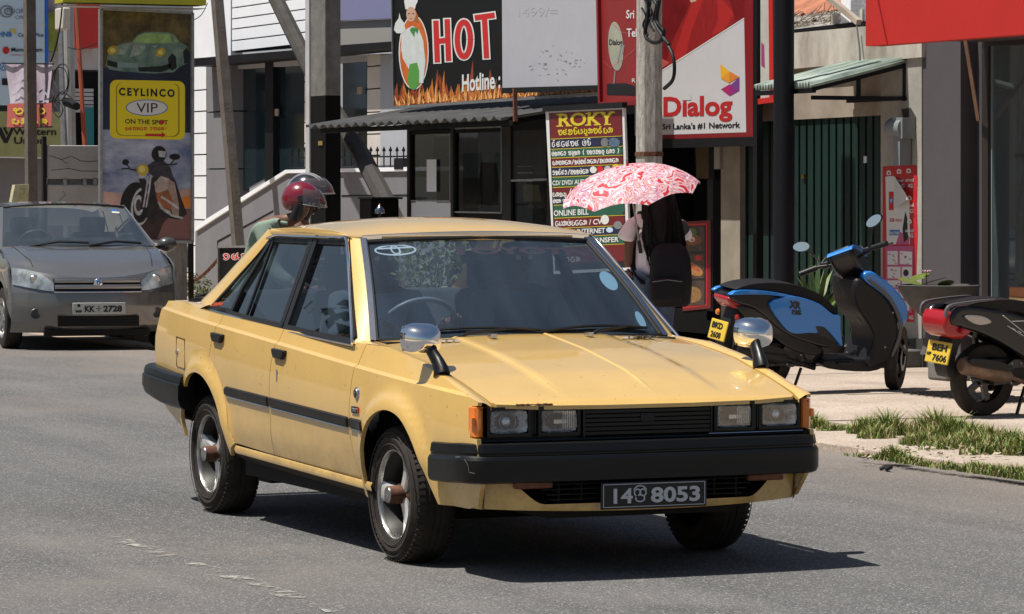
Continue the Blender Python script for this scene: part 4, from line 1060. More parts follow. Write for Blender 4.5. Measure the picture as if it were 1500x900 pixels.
# boards left of the tall sign
Q = Pl('X', -29)
bd_ = thing('board_fence', 'pair of cracked pale grey boards on a dark post behind the grey car', 'fence', Q.p(110, 330))
PB = mat('cracked_board', (.42,.41,.40), rough=.85, var=.15, vscale=2, bump=.2)
Q.quad('board', 69, 213, 150, 262, .05, PB, bd_, 0, .01); Q.quad('board', 69, 271, 150, 330, .05, PB, bd_, 0, .01)
Q.quad('back_board', 69, 262, 150, 272, .05, mat('grey_metal_board', (.16,.17,.17), rough=.6, var=.4), bd_, -20)
Q.quad('post', 63, 200, 69, 380, .08, BLK, bd_, 6); 
for x in (93, 122, 137): Q.quad('bracket', x, 262, x+5, 273, .03, GAL, bd_, 2)
Q.ribbon('crack', [[(72,228),(90,234),(105,229),(118,236),(130,237),(146,236)],[(75,250),(100,247),(120,251),(146,251)],[(90,234),(97,240),(100,238)],[(80,300),(96,286),(92,280)]], .7, BLK, bd_, 3)

# poles on the left
def pole(name, label, x0, y0, x1, y1, Y, r, m, cat='pole', n=8, base=None, sides=None, square=False):
    a = onY(x0, y0, Y); b = onY(x1, y1, Y); d = (a-b).normalized(); foot = b-d*(b.z/d.z); top = a+d*1.2
    t = thing(name, label, cat, foot)
    M = MB(); 
    if square: M.bar(foot, top, r*2, r*1.5, up=(0, 1, 0))
    else: M.tube([foot, foot.lerp(top, .5), top], [r*1.08, r, r*.94], n)
    M.build('shaft', m, t, 25); return t
p1 = pole('utility_pole', 'dark square pole in front of the pink and white banner at far left', 43, 0, 46, 290, 6.6, .085, CON3, square=True)
p2_ = pole('utility_pole', 'light grey concrete pole carrying a white meter box and cable coils', 100, 0, 103, 212, 9.0, .085, mat('grey_pole', (.30,.30,.30), rough=.85, var=.2), n=10)
p3_ = pole('steel_pole', 'thin galvanised steel pole running beside the light grey concrete pole', 88, 0, 94, 212, 8.9, .05, GAL)
p4_ = pole('steel_pole', 'rust red pipe standing between the grey pole and the tall car sign', 116, 80, 124, 212, 8.7, .035, mat('rust_paint', (.30,.06,.025), rough=.7))
p5_ = pole('leaning_pole', 'brown concrete pole leaning left between the tall sign and stair wall', 318, 0, 349, 360, 9.6, .085, CON3, square=True)
# meter box, lamp and coils
Pm = Pl('Y', 8.7)
o = Pm.quad('meter_box', 80, 13, 92, 43, .12, mat('ivory_plastic', (.55,.52,.46), rough=.6), None, 30, .02); tag(o, 'ivory meter box strapped to the thin steel pole at the upper left', 'box')
o = MB(); a = Pm.p(94, 148, 30); c = Pm.p(112, 156, 30); o.tube([a, a.lerp(c, .2), c], [.04, .07, .06], 12); o = o.build('joint_canister', BLK, None, 40); tag(o, 'black cable joint canister sticking out from the grey pole', 'canister')
random.seed(5)
def cable(name, label, pts, Y, r=.008, m=BLK, closed=False):
    P3 = spline([onY(x, y, Y) for x, y in pts], 6, closed); M = MB(); M.tube(P3, r, 6, closed=closed, cap=not closed); o = M.build(name, m, None, 60); tag(o, label, 'cable'); return o
for k, (pts, lb) in enumerate((([(88,95),(78,110),(76,130),(84,148),(96,140),(101,118),(98,98)], 'large cable coil hanging under the meter box'),
        ([(84,100),(80,118),(90,138),(99,126),(96,104)], 'smaller inner cable coil hanging on the grey pole'),
        ([(80,140),(76,158),(86,172),(92,160),(84,146)], 'lowest cable coil beside the black canister'))):
    cable('cable_coil', lb, pts, 8.55-.03*k, .009, BLK, True)
cable('cable', 'black cable running from the meter box down past the blue sign edge', [(92,0),(89,30),(86,50),(80,75),(73,95)], 8.5, .012)
cable('cable', 'cable spanning from the black canister up along the pole', [(112,152),(100,140),(90,135),(80,150),(88,165)], 8.45, .010)
cable('cable', 'thin wire strung behind the red sign box to the tall sign', [(100,70),(120,72),(150,60)], 8.6, .006)
cable('cable', 'thin wire sagging from the yellow sign to the leaning pole', [(283,30),(295,22),(304,5)], 9.0, .006)
# banner
bn = thing('banner', 'faded white and red cloth banner with yellow lettering hung behind the dark pole', 'banner', onY(42, 140, 6.8))
Pb = Pl('Y', 6.8)
V = []; F = []
for i in range(9):
    for j in range(9):
        u, v = i/8, j/8; x = lerp(8, 76, u)+lerp(0, 4, v)*(1-u)-2*v*(u-.5)*0; y = lerp(94, 187, v)+lerp(0, -2, u); q = Pb.p(x, y); V.append(q+Vector((0, .05*sin(u*9+v*3)*(.3+v), 0)))
F = [(i*9+j, (i+1)*9+j, (i+1)*9+j+1, i*9+j+1) for i in range(8) for j in range(8)]
o = obj('cloth', V, F, mat('banner_cloth', (.50,.46,.49), rough=.9, var=.25, vscale=2, dark=(.32,.24,.33)), bn, 60)
Pb.polys('red_band', [[(11,152),(76,151),(75,185),(10,187)]], mat('faded_red_cloth', (.42,.09,.08), rough=.9), bn, 14)
Pb.sinhala('kor', 18, 167, 70, 10, YPR, bn, 18, 2.2); Pb.sinhala('sntn', 16, 181, 70, 8, YPR, bn, 18, 2.2)
Pb.ribbon('faded_print', [[(20,125),(30,120),(40,128)],[(18,140),(34,134)],[(52,140),(62,132),(70,140)],[(52,150),(70,148)],[(26,112),(32,104),(38,114)]], 3, mat('faded_blue_cloth', (.38,.37,.46), rough=.9), bn, 16)
M = MB(); M.bar(Pb.p(5, 93, 5), Pb.p(78, 94, 5), .02); M.bar(Pb.p(9, 187, 5), Pb.p(76, 186, 5), .02); M.build('rod', BLK, bn)

# ================================================================== TALL CAR AND MOTORCYCLE SIGN
Cp = Pl('X', -28.0)
cs = thing('billboard', 'tall upright sign showing a silver green sports car above a motorcycle rider', 'sign', Cp.p(260, 430))
Cp.ext('sign_panel', [(148, 13), (282, 19), (282, 355), (148, 352)], .12, GAL, cs)
SKYD = mat('sign_dark_sky', (.025,.035,.07), rough=.35, var=.5, vscale=1.2, dark=(.012,.014,.03))
Cp.poly('picture_ground', [(151, 15), (279, 21), (279, 195), (151, 190)], mat('sign_dusk_trees', (.15,.11,.035), rough=.35, var=.6, vscale=5, dark=(.018,.018,.010)), cs, 1)
Cp.poly('picture_ground', [(151, 100), (279, 75), (279, 195), (151, 190)], SKYD, cs, 1.5)
Cp.poly('picture_sky', [(151, 188), (279, 192), (279, 315), (151, 315)], mat('sign_cloud_sky', (.42,.44,.52), rough=.35, var=.65, vscale=1.6, dark=(.06,.10,.22), stretch=(1,1,2)), cs, 1)
Cp.poly('picture_horizon', [(151, 280), (215, 290), (279, 275), (279, 318), (151, 318)], mat('sign_sunset', (.60,.38,.32), rough=.4, var=.4, vscale=1.5), cs, 1.4)
Cp.poly('picture_ground', [(151, 315), (200, 308), (279, 306), (279, 352), (151, 349)], mat('sign_road', (.06,.035,.035), rough=.4, var=.5), cs, 1.8)
Cp.polys('picture_glow', [[(258,296),(265,290),(279,287),(279,304),(256,306)]], mat('sign_glow', (.75,.24,.03), rough=.4, var=.3, vscale=6), cs, 2.2)
Cp.polys('picture_glow', [[(232,345),(240,326),(254,312),(279,306),(279,352),(230,351)]], mat('sign_rosy_road', (.22,.11,.10), rough=.4), cs, 2.3)
# sports car picture (flat print)
CG = mat('sign_car_green', (.20,.29,.23), rough=.3, var=.45, vscale=5, dark=(.06,.12,.11)); CGD = mat('sign_car_dark', (.01,.016,.016), rough=.4)
Cp.polys('picture_car', [[(155,96),(157,82),(165,70),(180,64),(193,62),(201,51),(212,47),(245,47),(256,52),(264,62),(273,67),(277,76),(276,92),(262,99),(255,106),(225,108),(180,105),(160,102)]], CG, cs, 2.6)
Cp.polys('picture_car_window', [[(195,62),(203,52),(213,49),(249,50),(252,63),(225,64)],[(254,52),(262,61),(256,64)]], mat('sign_green_window', (.32,.50,.18), rough=.3, var=.4, vscale=9), cs, 3)
Cp.polys('picture_car_dark', [[(157,88),(172,92),(172,100),(157,96)],[(202,99),(236,97),(250,93),(250,101),(236,106),(204,105)],[(246,86),(252,78),(258,84),(259,99),(252,104),(247,98)],[(268,76),(273,70),(277,76),(276,92),(270,94)]], CGD, cs, 3.2)
Cp.polys('picture_plate', [[(172,91),(202,93),(202,100),(172,99)]], mat('sign_pale_green', (.20,.30,.30), rough=.4), cs, 3.4)
for x, y in ((165, 74), (235, 77)): Cp.ell('picture_headlamp', x, y, 8, 6.5, mat('sign_lamp_yellow', (.50,.36,.03), rough=.3, var=.4, vscale=12), cs, 3.5, rot=.5); Cp.ell('picture_headlamp', x, y, 4, 3.5, mat('sign_lamp_pale', (.7,.62,.2), rough=.3), cs, 3.8)
Cp.polys('picture_highlight', [[(196,66),(214,68),(206,80),(190,84)],[(178,68),(190,64),(182,80),(172,80)],[(222,68),(232,66),(228,70)]], mat('sign_highlight', (.33,.42,.36), rough=.3, var=.5, vscale=15), cs, 2.9)
# yellow panel
def rrect(x0, y0, x1, y1, r, sk=0, n=5):
    P_ = []
    for cx, cy, a in ((x1-r, y0+r, -90), (x1-r, y1-r, 0), (x0+r, y1-r, 90), (x0+r, y0+r, 180)):
        for i in range(n+1): t = radians(a+90*i/n); P_.append((cx+r*cos(t), cy+r*sin(t)+sk*(cx-x0)))
    return P_
SY = mat('sign_yellow', (.82,.66,.02), rough=.4)
Cp.poly('yellow_panel', rrect(161, 117, 271, 203, 10, .02), SY, cs, 4)
Cp.poly('panel_line', rrect(170, 121, 263, 199, 9, .02), mat('olive_line', (.28,.22,.02), rough=.5), cs, 4.5); Cp.poly('yellow_panel', rrect(171.5, 121, 261, 198, 9, .02), SY, cs, 5)
Cp.text('CEYLINCO', 174, 139.5, 256, 10.5, KPR, cs, 6, bold=.06, yb2=142, spacing=1.35); 
Cp.ell('oval', 215, 158, 31, 12, BPR, cs, 5.5); Cp.ell('oval', 215, 158, 29.5, 10.8, WPR, cs, 6)
Cp.text('VIP', 200, 165, 231, 14, KPR, cs, 6.6, bold=0)
Cp.text('ON THE SPOT', 183, 181, 246, 6.5, KPR, cs, 6, bold=.03, yb2=183); Cp.ell('red_dot', 237.5, 179, 3.4, 3.3, RPR, cs, 6.6)
Cp.sinhala('lokntk rkyn!', 183, 191, 246, 5.5, OPR, cs, 6, 1.2)
Cp.polys('red_arrow', [[(213,196),(237,196.5),(237,193.5),(243,198),(237,202),(237,200),(213,199.5)]], RPR, cs, 6)
# motorcycle picture
Cp.ell('picture_wheel', 197, 301, 21, 34, KPR, cs, 3, rot=-.12); Cp.ell('picture_wheel', 206, 303, 14, 28, mat('sign_steel', (.55,.55,.58), rough=.3, var=.5, vscale=12), cs, 3.3, rot=-.12); Cp.ell('picture_wheel', 207, 303, 12, 24, KPR, cs, 3.5, rot=-.12)
Cp.ell('picture_disc', 203, 301, 7, 15, MATS['sign_steel'], cs, 3.8); Cp.ell('picture_disc', 203, 301, 4, 9, mat('sign_hub_dark', (.06,.05,.05), rough=.4), cs, 3.9)
BKD = mat('sign_bike_dark', (.035,.028,.028), rough=.4, var=.6, vscale=10)
Cp.polys('picture_bike', [[(222,262),(236,246),(250,250),(258,268),(266,292),(274,314),(262,322),(236,318),(222,330),(214,318)]], BKD, cs, 3.6)
Cp.polys('picture_fork', [[(203,262),(212,262),(218,270),(212,306),(206,308),(208,280)]], BKD, cs, 3.9)
Cp.polys('picture_rider', [[(214,244),(226,236),(240,236),(250,246),(254,262),(246,272),(232,262),(220,256)]], mat('sign_rider_dark', (.05,.045,.06), rough=.5, var=.5, vscale=9), cs, 3.8)
Cp.polys('picture_leg', [[(246,262),(256,268),(262,300),(262,318),(252,314),(248,290),(240,272)]], mat('sign_leg_warm', (.42,.30,.24), rough=.4, var=.4, vscale=9), cs, 4)
Cp.polys('picture_tank', [[(226,268),(236,258),(248,262),(246,276),(236,284),(228,282)]], mat('sign_tank_pale', (.50,.40,.36), rough=.3, var=.5, vscale=9), cs, 4.1)
Cp.polys('picture_tank', [[(228,284),(246,278),(254,296),(248,312),(234,306)]], mat('sign_tank_brown', (.40,.15,.07), rough=.3, var=.6, vscale=9), cs, 4.2)
Cp.ribbon('picture_chrome', [[(221,256),(219,276),(214,304)],[(217,258),(214,280),(210,304)]], 2.2, MATS['sign_steel'], cs, 4.5)
Cp.ribbon('picture_chrome', [[(178,248),(186,247),(200,250),(214,248)],[(222,246),(236,240),(250,242),(260,240)],[(184,240),(190,246)],[(256,233),(250,241)]], 1.8, BKD, cs, 4.6)
Cp.ribbon('picture_chrome', [[(236,288),(248,296),(262,306)],[(240,308),(252,316),(268,320)],[(232,296),(238,306),(250,312)]], 3, MATS['sign_steel'], cs, 4.7)
Cp.ell('picture_chrome', 209, 258, 6, 3, MATS['sign_steel'], cs, 4.4)
Cp.ell('picture_helmet', 233, 226, 11, 12, KPR, cs, 4.2); Cp.polys('picture_visor', [[(232,221),(243,222),(242,231),(233,230)]], MATS['sign_steel'], cs, 4.6)
Cp.ell('picture_mirror', 184, 238, 5, 4.5, KPR, cs, 4.2); Cp.ell('picture_mirror', 256, 230, 8, 4.5, KPR, cs, 4.2)
Cp.ell('picture_lamp', 209, 249, 8.5, 8.5, mat('sign_lamp_gold', (.55,.40,.05), rough=.3), cs, 4.6); Cp.ell('picture_lamp', 208, 248, 5, 5, MATS['sign_lamp_pale'], cs, 4.9)
M = MB()
for a, c in (((148,13),(282,19)),((282,19),(282,355)),((282,355),(148,352)),((148,352),(148,13))): M.bar(Cp.p(*a, 2), Cp.p(*c, 2), .035)
M.build('frame', GAL, cs)
Cp.quad('post', 246, 352, 274, 440, .25, CON1, cs, -10); Cp.quad('post', 279, 330, 284, 440, .1, BLK, cs, -6)
ysn = Pl('X', -27.2).quad('yellow_sign', 92, -40, 302, 8, .35, mat('lime_yellow_sign', (.45,.44,.03), rough=.5, var=.15), None); tag(ysn, 'lime yellow sign box overhanging the top of the tall car sign', 'sign')
o = Pl('X', -27.2).quad('sign_rim', 92, 8, 302, 13, .35, GAL, ysn, 2)

# chain and small board near the leaning pole
M = MB(); a = onY(240, 402, 9.3); c = onY(322, 377, 9.3)
for i in range(26):
    t0, t1 = i/26, (i+1.35)/26; p = a.lerp(c, t0)+Vector((0,0,-.22*sin(pi*t0))); q = a.lerp(c, t1)+Vector((0,0,-.22*sin(pi*min(1,t1)))); M.tube([p, q], .022 if i % 2 else .028, 5)
o = M.build('rope', RUST, None); tag(o, 'rusty brown chain sagging in front of the grey stair wall', 'chain')
Sb = Pl('Y', 8.9); sb = thing('notice_board', 'small black notice board with red outlined lettering beside the leaning pole', 'sign', Sb.p(345, 480))
Sb.quad('board', 319, 362, 376, 440, .04, BLK2, sb); 
M = MB(); M.bar(Sb.p(319,362,3), Sb.p(376,361,3), .03); M.bar(Sb.p(320,362,3), Sb.p(320,470,3), .03); M.build('frame', GAL, sb)
Sb.sinhala('rom', 325, 380, 366, 9, WPR, sb, 3, 3.4); Sb.sinhala('rom', 325, 380, 366, 9, RPR, sb, 4, 1.8)
# little bush
def leaves(name, c, rx, rz, n, size, m, parent=None, ry=None, drop=0):
    V = []; F = []
    for i in range(n):
        while True:
            u = Vector((random.uniform(-1,1), random.uniform(-1,1), random.uniform(-1,1)))
            if u.length < 1: break
        p = Vector(c)+Vector((u.x*rx, u.y*(ry or rx), u.z*rz)); d = Vector((random.gauss(0,1), random.gauss(0,1), random.gauss(.5,1))).normalized(); e = d.cross(Vector((random.gauss(0,1), random.gauss(0,1), random.gauss(0,1)))).normalized(); s_ = size*random.uniform(.6,1.3)
        k = len(V); V += [p-d*s_, p+e*s_*.4, p+d*s_, p-e*s_*.4]; F.append((k, k+1, k+2, k+3))
    return obj(name, V, F, m, parent, 0)
LEAF = mat('leaf_green', (.055,.10,.025), rough=.6, var=.5, vscale=14, dark=(.02,.045,.012))
bush = thing('shrub', 'small light green shrub at the foot of the grey stair wall', 'shrub', onY(282, 430, 9.6))
leaves('leaves', onY(284, 424, 9.6), .30, .22, 420, .035, mat('light_leaf', (.13,.16,.05), rough=.6, var=.5, vscale=12), bush)
M = MB(); bb = onY(284, 440, 9.6)
for i in range(6): M.tube([(bb.x, bb.y, 0), (bb.x+random.uniform(-.2,.2), bb.y+random.uniform(-.2,.2), bb.z+.1)], .01, 5)
M.build('stem', CON3, bush)

# ================================================================== BIG CONCRETE POLE AND STAY
Pp = Pl('Y', 8.7)
mp_ = thing('utility_pole', 'thick grey concrete pole painted black on its lower half beside the kiosk', 'pole', onZ(475, 505))
def hpole(x0, x1, Y, ytop, t, name='shaft', m=CON1, k=0, depth=.28):
    a = onY(x0, ytop, Y); b = onY(x1, ytop, Y)
    M = MB(); w_ = b.x-a.x; z0, z1 = 0, 0
    return a.x, b.x
xa, xb = onY(455, 0, 8.7).x, onY(476, 0, 8.7).x; zs = onY(475, 140, 8.7).z; zt = onY(475, -60, 8.7).z
xm = lerp(xa, xb, .48)
for nm, z0, z1, m_ in (('shaft', zs, zt, mat('main_pole_concrete', (.17,.165,.155), rough=.9, var=.35, vscale=4, bump=.5, bscale=22)), ('black_base', .02, zs, BLK2)):
    M = MB(); M.box((xa, 8.7, z0), (xb, 8.90, z1)); M.bar((xb+.005, 8.715, z0), (xb+.005, 8.715, z1), .012, .03); M.build(nm, m_, mp_, 20)
M = MB(); M.box((onY(447,0,8.68).x, 8.68, .02), (xa, 8.72, zt)); M.build('bright_edge_strip', mat('pale_edge', (.48,.49,.50), rough=.6, var=.2), mp_)
o = Pp.quad('number_tag', 466, 207, 472, 213, .01, mat('dull_tag', (.25,.17,.04), rough=.7), mp_, 4)
st_ = thing('stay_pole', 'dark slanting stay pole crossing behind the thick concrete pole', 'pole', onY(562, 292, 9.25))
M = MB(); M.tube([onY(385, -40, 9.25), onY(405, 0, 9.25), onY(466, 125, 9.25), onY(530, 228, 9.25), onY(567, 300, 9.25), onY(600, 370, 9.25)], [.10, .10, .105, .11, .12, .12], 8); M.build('shaft', mat('dark_stay', (.06,.055,.05), rough=.9, var=.3, vscale=5), st_, 40)

# ================================================================== KIOSK
K = Pl('Y', 8.0)
ks = thing('kiosk', 'black food kiosk with glass windows under a corrugated lean-to roof', 'kiosk', K.p(680, 520))
zt = K.p(600, 176).z; xl, xr = K.p(598, 250).x, K.p(800, 250).x
box('back_wall', (xl, 9.6, 0), (xr+.6, 9.7, zt+.2), BLK2, ks); box('side_wall', (xl, 8.1, 0), (xl+.04, 9.6, .9), BLK2, ks); box('floor', (xl, 8.02, .05), (xr, 9.6, .1), BLK2, ks)
box('side_wall', (xr, 8.1, 0), (xr+.05, 9.6, zt), BLK2, ks)
K.quad('header', 596, 176, 802, 190, .08, BLK2, ks, 3)
for x0, x1 in ((596, 600), (660, 664), (735, 748)): K.quad('post', x0, 186, x1, 420, .07, BLK, ks, 6)
zb = K.p(600, 297).z
K.quad('white_panel', 600, 297, 660, 420, .03, mat('white_board', (.62,.65,.70), rough=.5), ks, 1)
K.quad('lower_panel', 664, 312, 735, 420, .03, BLK2, ks, -4)
for x0, x1, y0, y1 in ((601, 660, 191, 295), (664, 735, 189, 312)):
    w_ = K.quad('window', x0, y0, x1, y1, .006, SHOPG, ks, -2)
    M = MB(); a = K.p(x0, y0, 1); c = K.p(x1, y1, 1)
    for p, q in (((a.x,a.z),(c.x,a.z)),((c.x,a.z),(c.x,c.z)),((c.x,c.z),(a.x,c.z)),((a.x,c.z),(a.x,a.z))): M.bar((p[0], a.y, p[1]), (q[0], a.y, q[1]), .016)
    M.build('frame', GAL, w_)
# slatted dark wall right of the windows
for i in range(9): K.quad('slat', 748, 178+i*9.5, 800, 186.5+i*9.5, .03, BLK, ks, 2)
w_ = K.quad('showcase_glass', 748, 266, 800, 420, .006, SHOPG, ks, 0)
M = MB(); M.bar(K.p(748, 265, 3), K.p(800, 263, 3), .02); M.bar(K.p(749, 265, 3), K.p(749, 420, 3), .02); M.build('frame', GAL, w_)
box('showcase_back', (K.p(748,300).x, 8.5, 0), (xr, 8.52, K.p(748,266).z), BLK2, ks)
# roof: corrugated sheet sloping to the road
e0 = onY(447, 186, 7.2); e1 = onY(735, 172, 7.2); r0 = onY(560, 164, 8.35); r1 = onY(876, 141, 8.35)
V = []; F = []; n = 132
for i in range(n+1):
    t = i/n; A0 = Vector((lerp(e0.x, e1.x, t), 7.2, lerp(e0.z, e1.z, t)*0+(e0.z+e1.z)/2)); A1 = Vector((A0.x, 8.7, A0.z+.24)); wv = .022*sin(2*pi*i/6)
    V += [A0+Vector((0, random.uniform(-.01, .01), wv)), A0.lerp(A1, .5)+Vector((0,0,wv)), A1+Vector((0, 0, wv))]
for i in range(n):
    for j in range(2): F.append((i*3+j, (i+1)*3+j, (i+1)*3+j+1, i*3+j+1))
rf = obj('roof', V, F, mat('grey_roof_sheet', (.050,.049,.050), rough=.7, var=.6, vscale=3, bump=.2, stretch=(6, 1, 1)), ks, 60)
so_ = rf.modifiers.new('thick', 'SOLIDIFY'); so_.thickness = .012
M = MB(); M.bar((e0.x+.3, 7.3, e0.z-.05), (e1.x+.1, 7.3, e0.z-.05), .06, .05); 
M.build('eaves_beam', BLK2, ks)
for x in (e0.x+.4, e0.x+2.4, e1.x-.3):
    M = MB(); M.bar((x, 7.3, e0.z-.05), (x, 8.05, e0.z+.06), .04); M.build('rafter', BLK2, ks)
M = MB(); M.bar(onY(605,186,7.35), onY(605,192,7.35), .05); M.build('hook', BLK, ks)
# inside: sheet of paper on the glass, shelf and jars
pn = K.quad('paper_notice', 625, 234, 639, 281, .002, mat('notice_white', (.70,.73,.80), rough=.7), None, 4); tag(pn, 'white paper notice with small print stuck inside the kiosk window', 'notice')
for i, y in enumerate((246, 252, 258)): K.polys('print_line', [[(628,y),(636,y),(636,y+1.6),(628,y+1.6)]], mat('grey_ink', (.30,.32,.38), rough=.7), pn, 5)
K.text('STHGP', 627, 267, 638, 3.5, KPR, pn, 5, bold=.05)
zsf = onY(664, 297, 8.14).z; box('shelf', (K.p(664,293).x, 8.03, zsf-.02), (K.p(735,293).x, 8.3, zsf), GAL, ks)
for i, (px, w_, h, m_, lb) in enumerate(((670, .05, .20, 'a', 'slim jar with a red lid at the left end of the kiosk shelf'), (678, .05, .19, 'a', 'second slim red lidded jar on the kiosk shelf'), (690, .07, .26, 'b', 'tall clear box standing mid shelf in the kiosk'), (701, .06, .24, 'b', 'narrow clear box beside the food jar on the shelf'), (716, .10, .42, 'c', 'large snack jar with a wide red lid at the right of the shelf'))):
    c = onY(px, 297, 8.14)
    j = thing('jar', lb, 'jar', (c.x, c.y, zsf))
    M = MB()
    if m_ == 'b': M.box((c.x-w_, c.y-w_, zsf), (c.x+w_, c.y+w_, zsf+h))
    else: M.lathe([(0, 0), (w_, .005), (w_*1.05, h*.5), (w_*.9, h*.85), (w_*.75, h*.9)], (c.x, c.y, zsf), 'z', 14)
    M.build('body', mat('jar_'+m_, {'a': (.22,.14,.12), 'b': (.22,.26,.26), 'c': (.16,.17,.13)}[m_], rough=.3, var=.6, vscale=30), j, 40)
    M = MB(); M.lathe([(0, h*1.0), (w_*.85, h*1.0), (w_*.9, h*.88)], (c.x, c.y, zsf), 'z', 14); M.build('lid', RPR if m_ != 'b' else GAL, j, 40)
ct = Pl('Y', 7.7); cb_ = ct.quad('counter', 526, 291, 544, 480, .33, BLK2, None, 0, .02); tag(cb_, 'plain black cabinet standing left of the kiosk window', 'cabinet')
ct.quad('cabinet_top', 524, 289, 545, 292, .36, BLK, cb_, 4)
# steel support
M = MB(); M.bar(onY(754, 130, 7.1), onY(755, 178, 7.1), .035); o = M.build('bracket', RUST, None); tag(o, 'short rusty bracket under the blank grey sign panel', 'bracket')

# ================================================================== HOT FOOD SIGN, BLANK SIGN, RED SIGN
H = Pl('Y', 8.0)
hs = thing('food_sign', 'black sign with red outlined HOT lettering, a chef and flames', 'sign', H.p(650, 160))
H.ext('sign_panel', [(573, -60), (880, -78), (880, 136), (577, 157)], .03, mat('sign_black', (.004,.004,.004), rough=.5, spec=.25), hs)
M = MB(); M.bar(H.p(577, 158, 3), H.p(880, 137, 3), .03); M.bar(H.p(573, -60, 3), H.p(577, 158, 3), .02); M.build('frame', GAL, hs)
random.seed(11)
FLA = [mat('flame_dark', (.30,.05,.015), rough=.5, var=.4, vscale=12), mat('flame_orange', (.62,.20,.03), rough=.5, var=.4, vscale=14), mat('flame_yellow', (.80,.45,.16), rough=.5)]
for layer, (m_, hh, n, wd) in enumerate(((FLA[0], 1.0, 85, 6), (FLA[1], .75, 75, 4), (FLA[2], .5, 60, 1.8))):
    lst = []
    for i in range(n):
        x = 582+(876-582)*i/n+random.uniform(-3, 3); yb = 156-(x-577)*.0696-random.uniform(0, 3)*(layer > 0); h = random.uniform(12, 62)*hh*(1 if random.random() < .4 else .6); s = random.uniform(-4, 4)
        if x > 735: h = min(h, 8)
        pts = [(x-wd*.6, yb), (x-wd*.5+s*.2, yb-h*.3), (x-wd*.7+s*.6, yb-h*.55), (x+s*1.1, yb-h), (x+wd*.25+s*.4, yb-h*.5), (x+wd*.6+s*.1, yb-h*.25), (x+wd*.6, yb)]
        lst.append(pts)
    # each layer of tongues is flat print
    H.polys('flame_print', lst, m_, hs, 1+layer*.6)['kind'] = 'stuff'
def letter(pl_, polys, grow, m, k, parent, nm='lettering'): pass
WO, WI = 3.0, 0
def thick(pts_list, wd, m, k): H.ribbon('lettering', pts_list, wd, m, hs, k)
hot = {
 'H': [[(638.5,34),(640.5,88)],[(655,32),(657,86)],[(640,61),(656,59)]],
 'T': [[(699,26),(721,23)],[(709.5,25),(712.5,82)]],
}
o_ring = [(679.5+9.6*cos(2*pi*i/28), 58-25.5*sin(2*pi*i/28)) for i in range(29)]
def square_caps(st, e): 
    a = Vector(st[0]); b = Vector(st[-1]); d = (b-a).normalized()*e; return [tuple(a-d)]+[tuple(p) for p in st[1:-1]]+[tuple(b+d)]
for wd, m_, k, e in ((12.0, WPR, 4, 5.6), (8.0, RPR, 5, 3.7)):
    for j, s_ in enumerate(hot['H']+hot['T']): thick([square_caps(s_, e if s_[0][0] != 642 else 0)], wd, m_, k+.12*j)
    thick([o_ring], wd, m_, k)
H.text('Hotline :', 676, 134, 732, 24, WPR, hs, 4, bold=.035, yb2=129)
# chef picture on an orange oval
H.ell('oval_print', 606, 77, 22, 55, WPR, hs, 3); H.ell('oval_print', 606, 77, 20.5, 53, OPR, hs, 3.5)
H.polys('chef_print', [[(592,2),(594,-8),(602,-12),(610,-8),(612,2),(609,8),(608,13),(594,14)]], WPR, hs, 4.2)
H.ell('chef_print', 602, 21, 7, 11, SKIN_P, hs, 4.4); H.polys('hair_print', [[(608,14),(612,22),(614,34),(607,31),(609,24)]], mat('auburn_print', (.35,.12,.03), rough=.5), hs, 4.3)
H.polys('chef_print', [[(594,44),(604,38),(614,44),(620,60),(623,90),(620,122),(610,122),(598,100),(590,86),(588,70),(585,88),(590,50)]], mat('chef_white', (.62,.66,.64), rough=.5, var=.15, vscale=9), hs, 4.6)
H.polys('sleeve_print', [[(588,50),(594,46),(596,60),(597,84),(592,88),(588,74)]], MATS['chef_white'], hs, 4.8)
H.polys('scarf_print', [[(600,44),(604,40),(613,42),(612,50),(608,46),(607,55),(603,49)]], mat('scarf_green', (.05,.22,.05), rough=.5), hs, 5)
H.polys('apron_print', rrect(597, 92, 615, 132, 8) and [[(600,94),(611,92),(614,104),(614,124),(608,131),(600,130),(597,116)]], mat('apron_green', (.09,.30,.05), rough=.5), hs, 5.2)
H.polys('cloche_print', [[(577,44),(579,34),(584,27),(585,19),(587,27),(592,34),(594,44),(590,49),(581,49)]], mat('cloche_white', (.66,.68,.66), rough=.4), hs, 5.2)
for x in (599, 605): H.ell('eye_print', x, 20, 1.2, .9, KPR, hs, 5.4)
H.polys('lips_print', [[(600,27),(604,27),(602,28.5)]], RPR, hs, 5.4)
G_ = Pl('Y', 7.65)
gs = thing('blank_sign', 'plain pale grey sign panel covering the right half of the food sign', 'sign', G_.p(800, 133))
G_.ext('sign_panel', [(735, -60), (876, -66), (876, 129), (736, 133)], .02, mat('blank_panel', (.42,.42,.46), rough=.45, var=.05), gs)
G_.ext('sign_rim', [(735, 129), (877, 125), (877, 132), (736, 137)], .03, BLK, gs, 3)
random.seed(4)
lst = []
for i in range(46):
    t = random.uniform(0, 2*pi); r_ = random.uniform(.3, 1); x = 813+48*r_*cos(t); y = 92+27*r_*sin(t)*(1 if random.random() < .6 else .4); L_ = random.uniform(1, 6); a = random.uniform(-.6, .6); lst.append([(x, y), (x+L_*cos(a), y+L_*sin(a)-.4), (x+L_*cos(a), y+L_*sin(a)+random.uniform(.5, 2)), (x+1, y+1)])
G_.polys('smudge', lst, mat('smudge_grey', (.22,.22,.25), rough=.6), gs, 1)['kind'] = 'stuff'
G_.text('1499/=', 755, 24, 812, 13, mat('ghost_print', (.40,.40,.438), rough=.5), gs, 1)
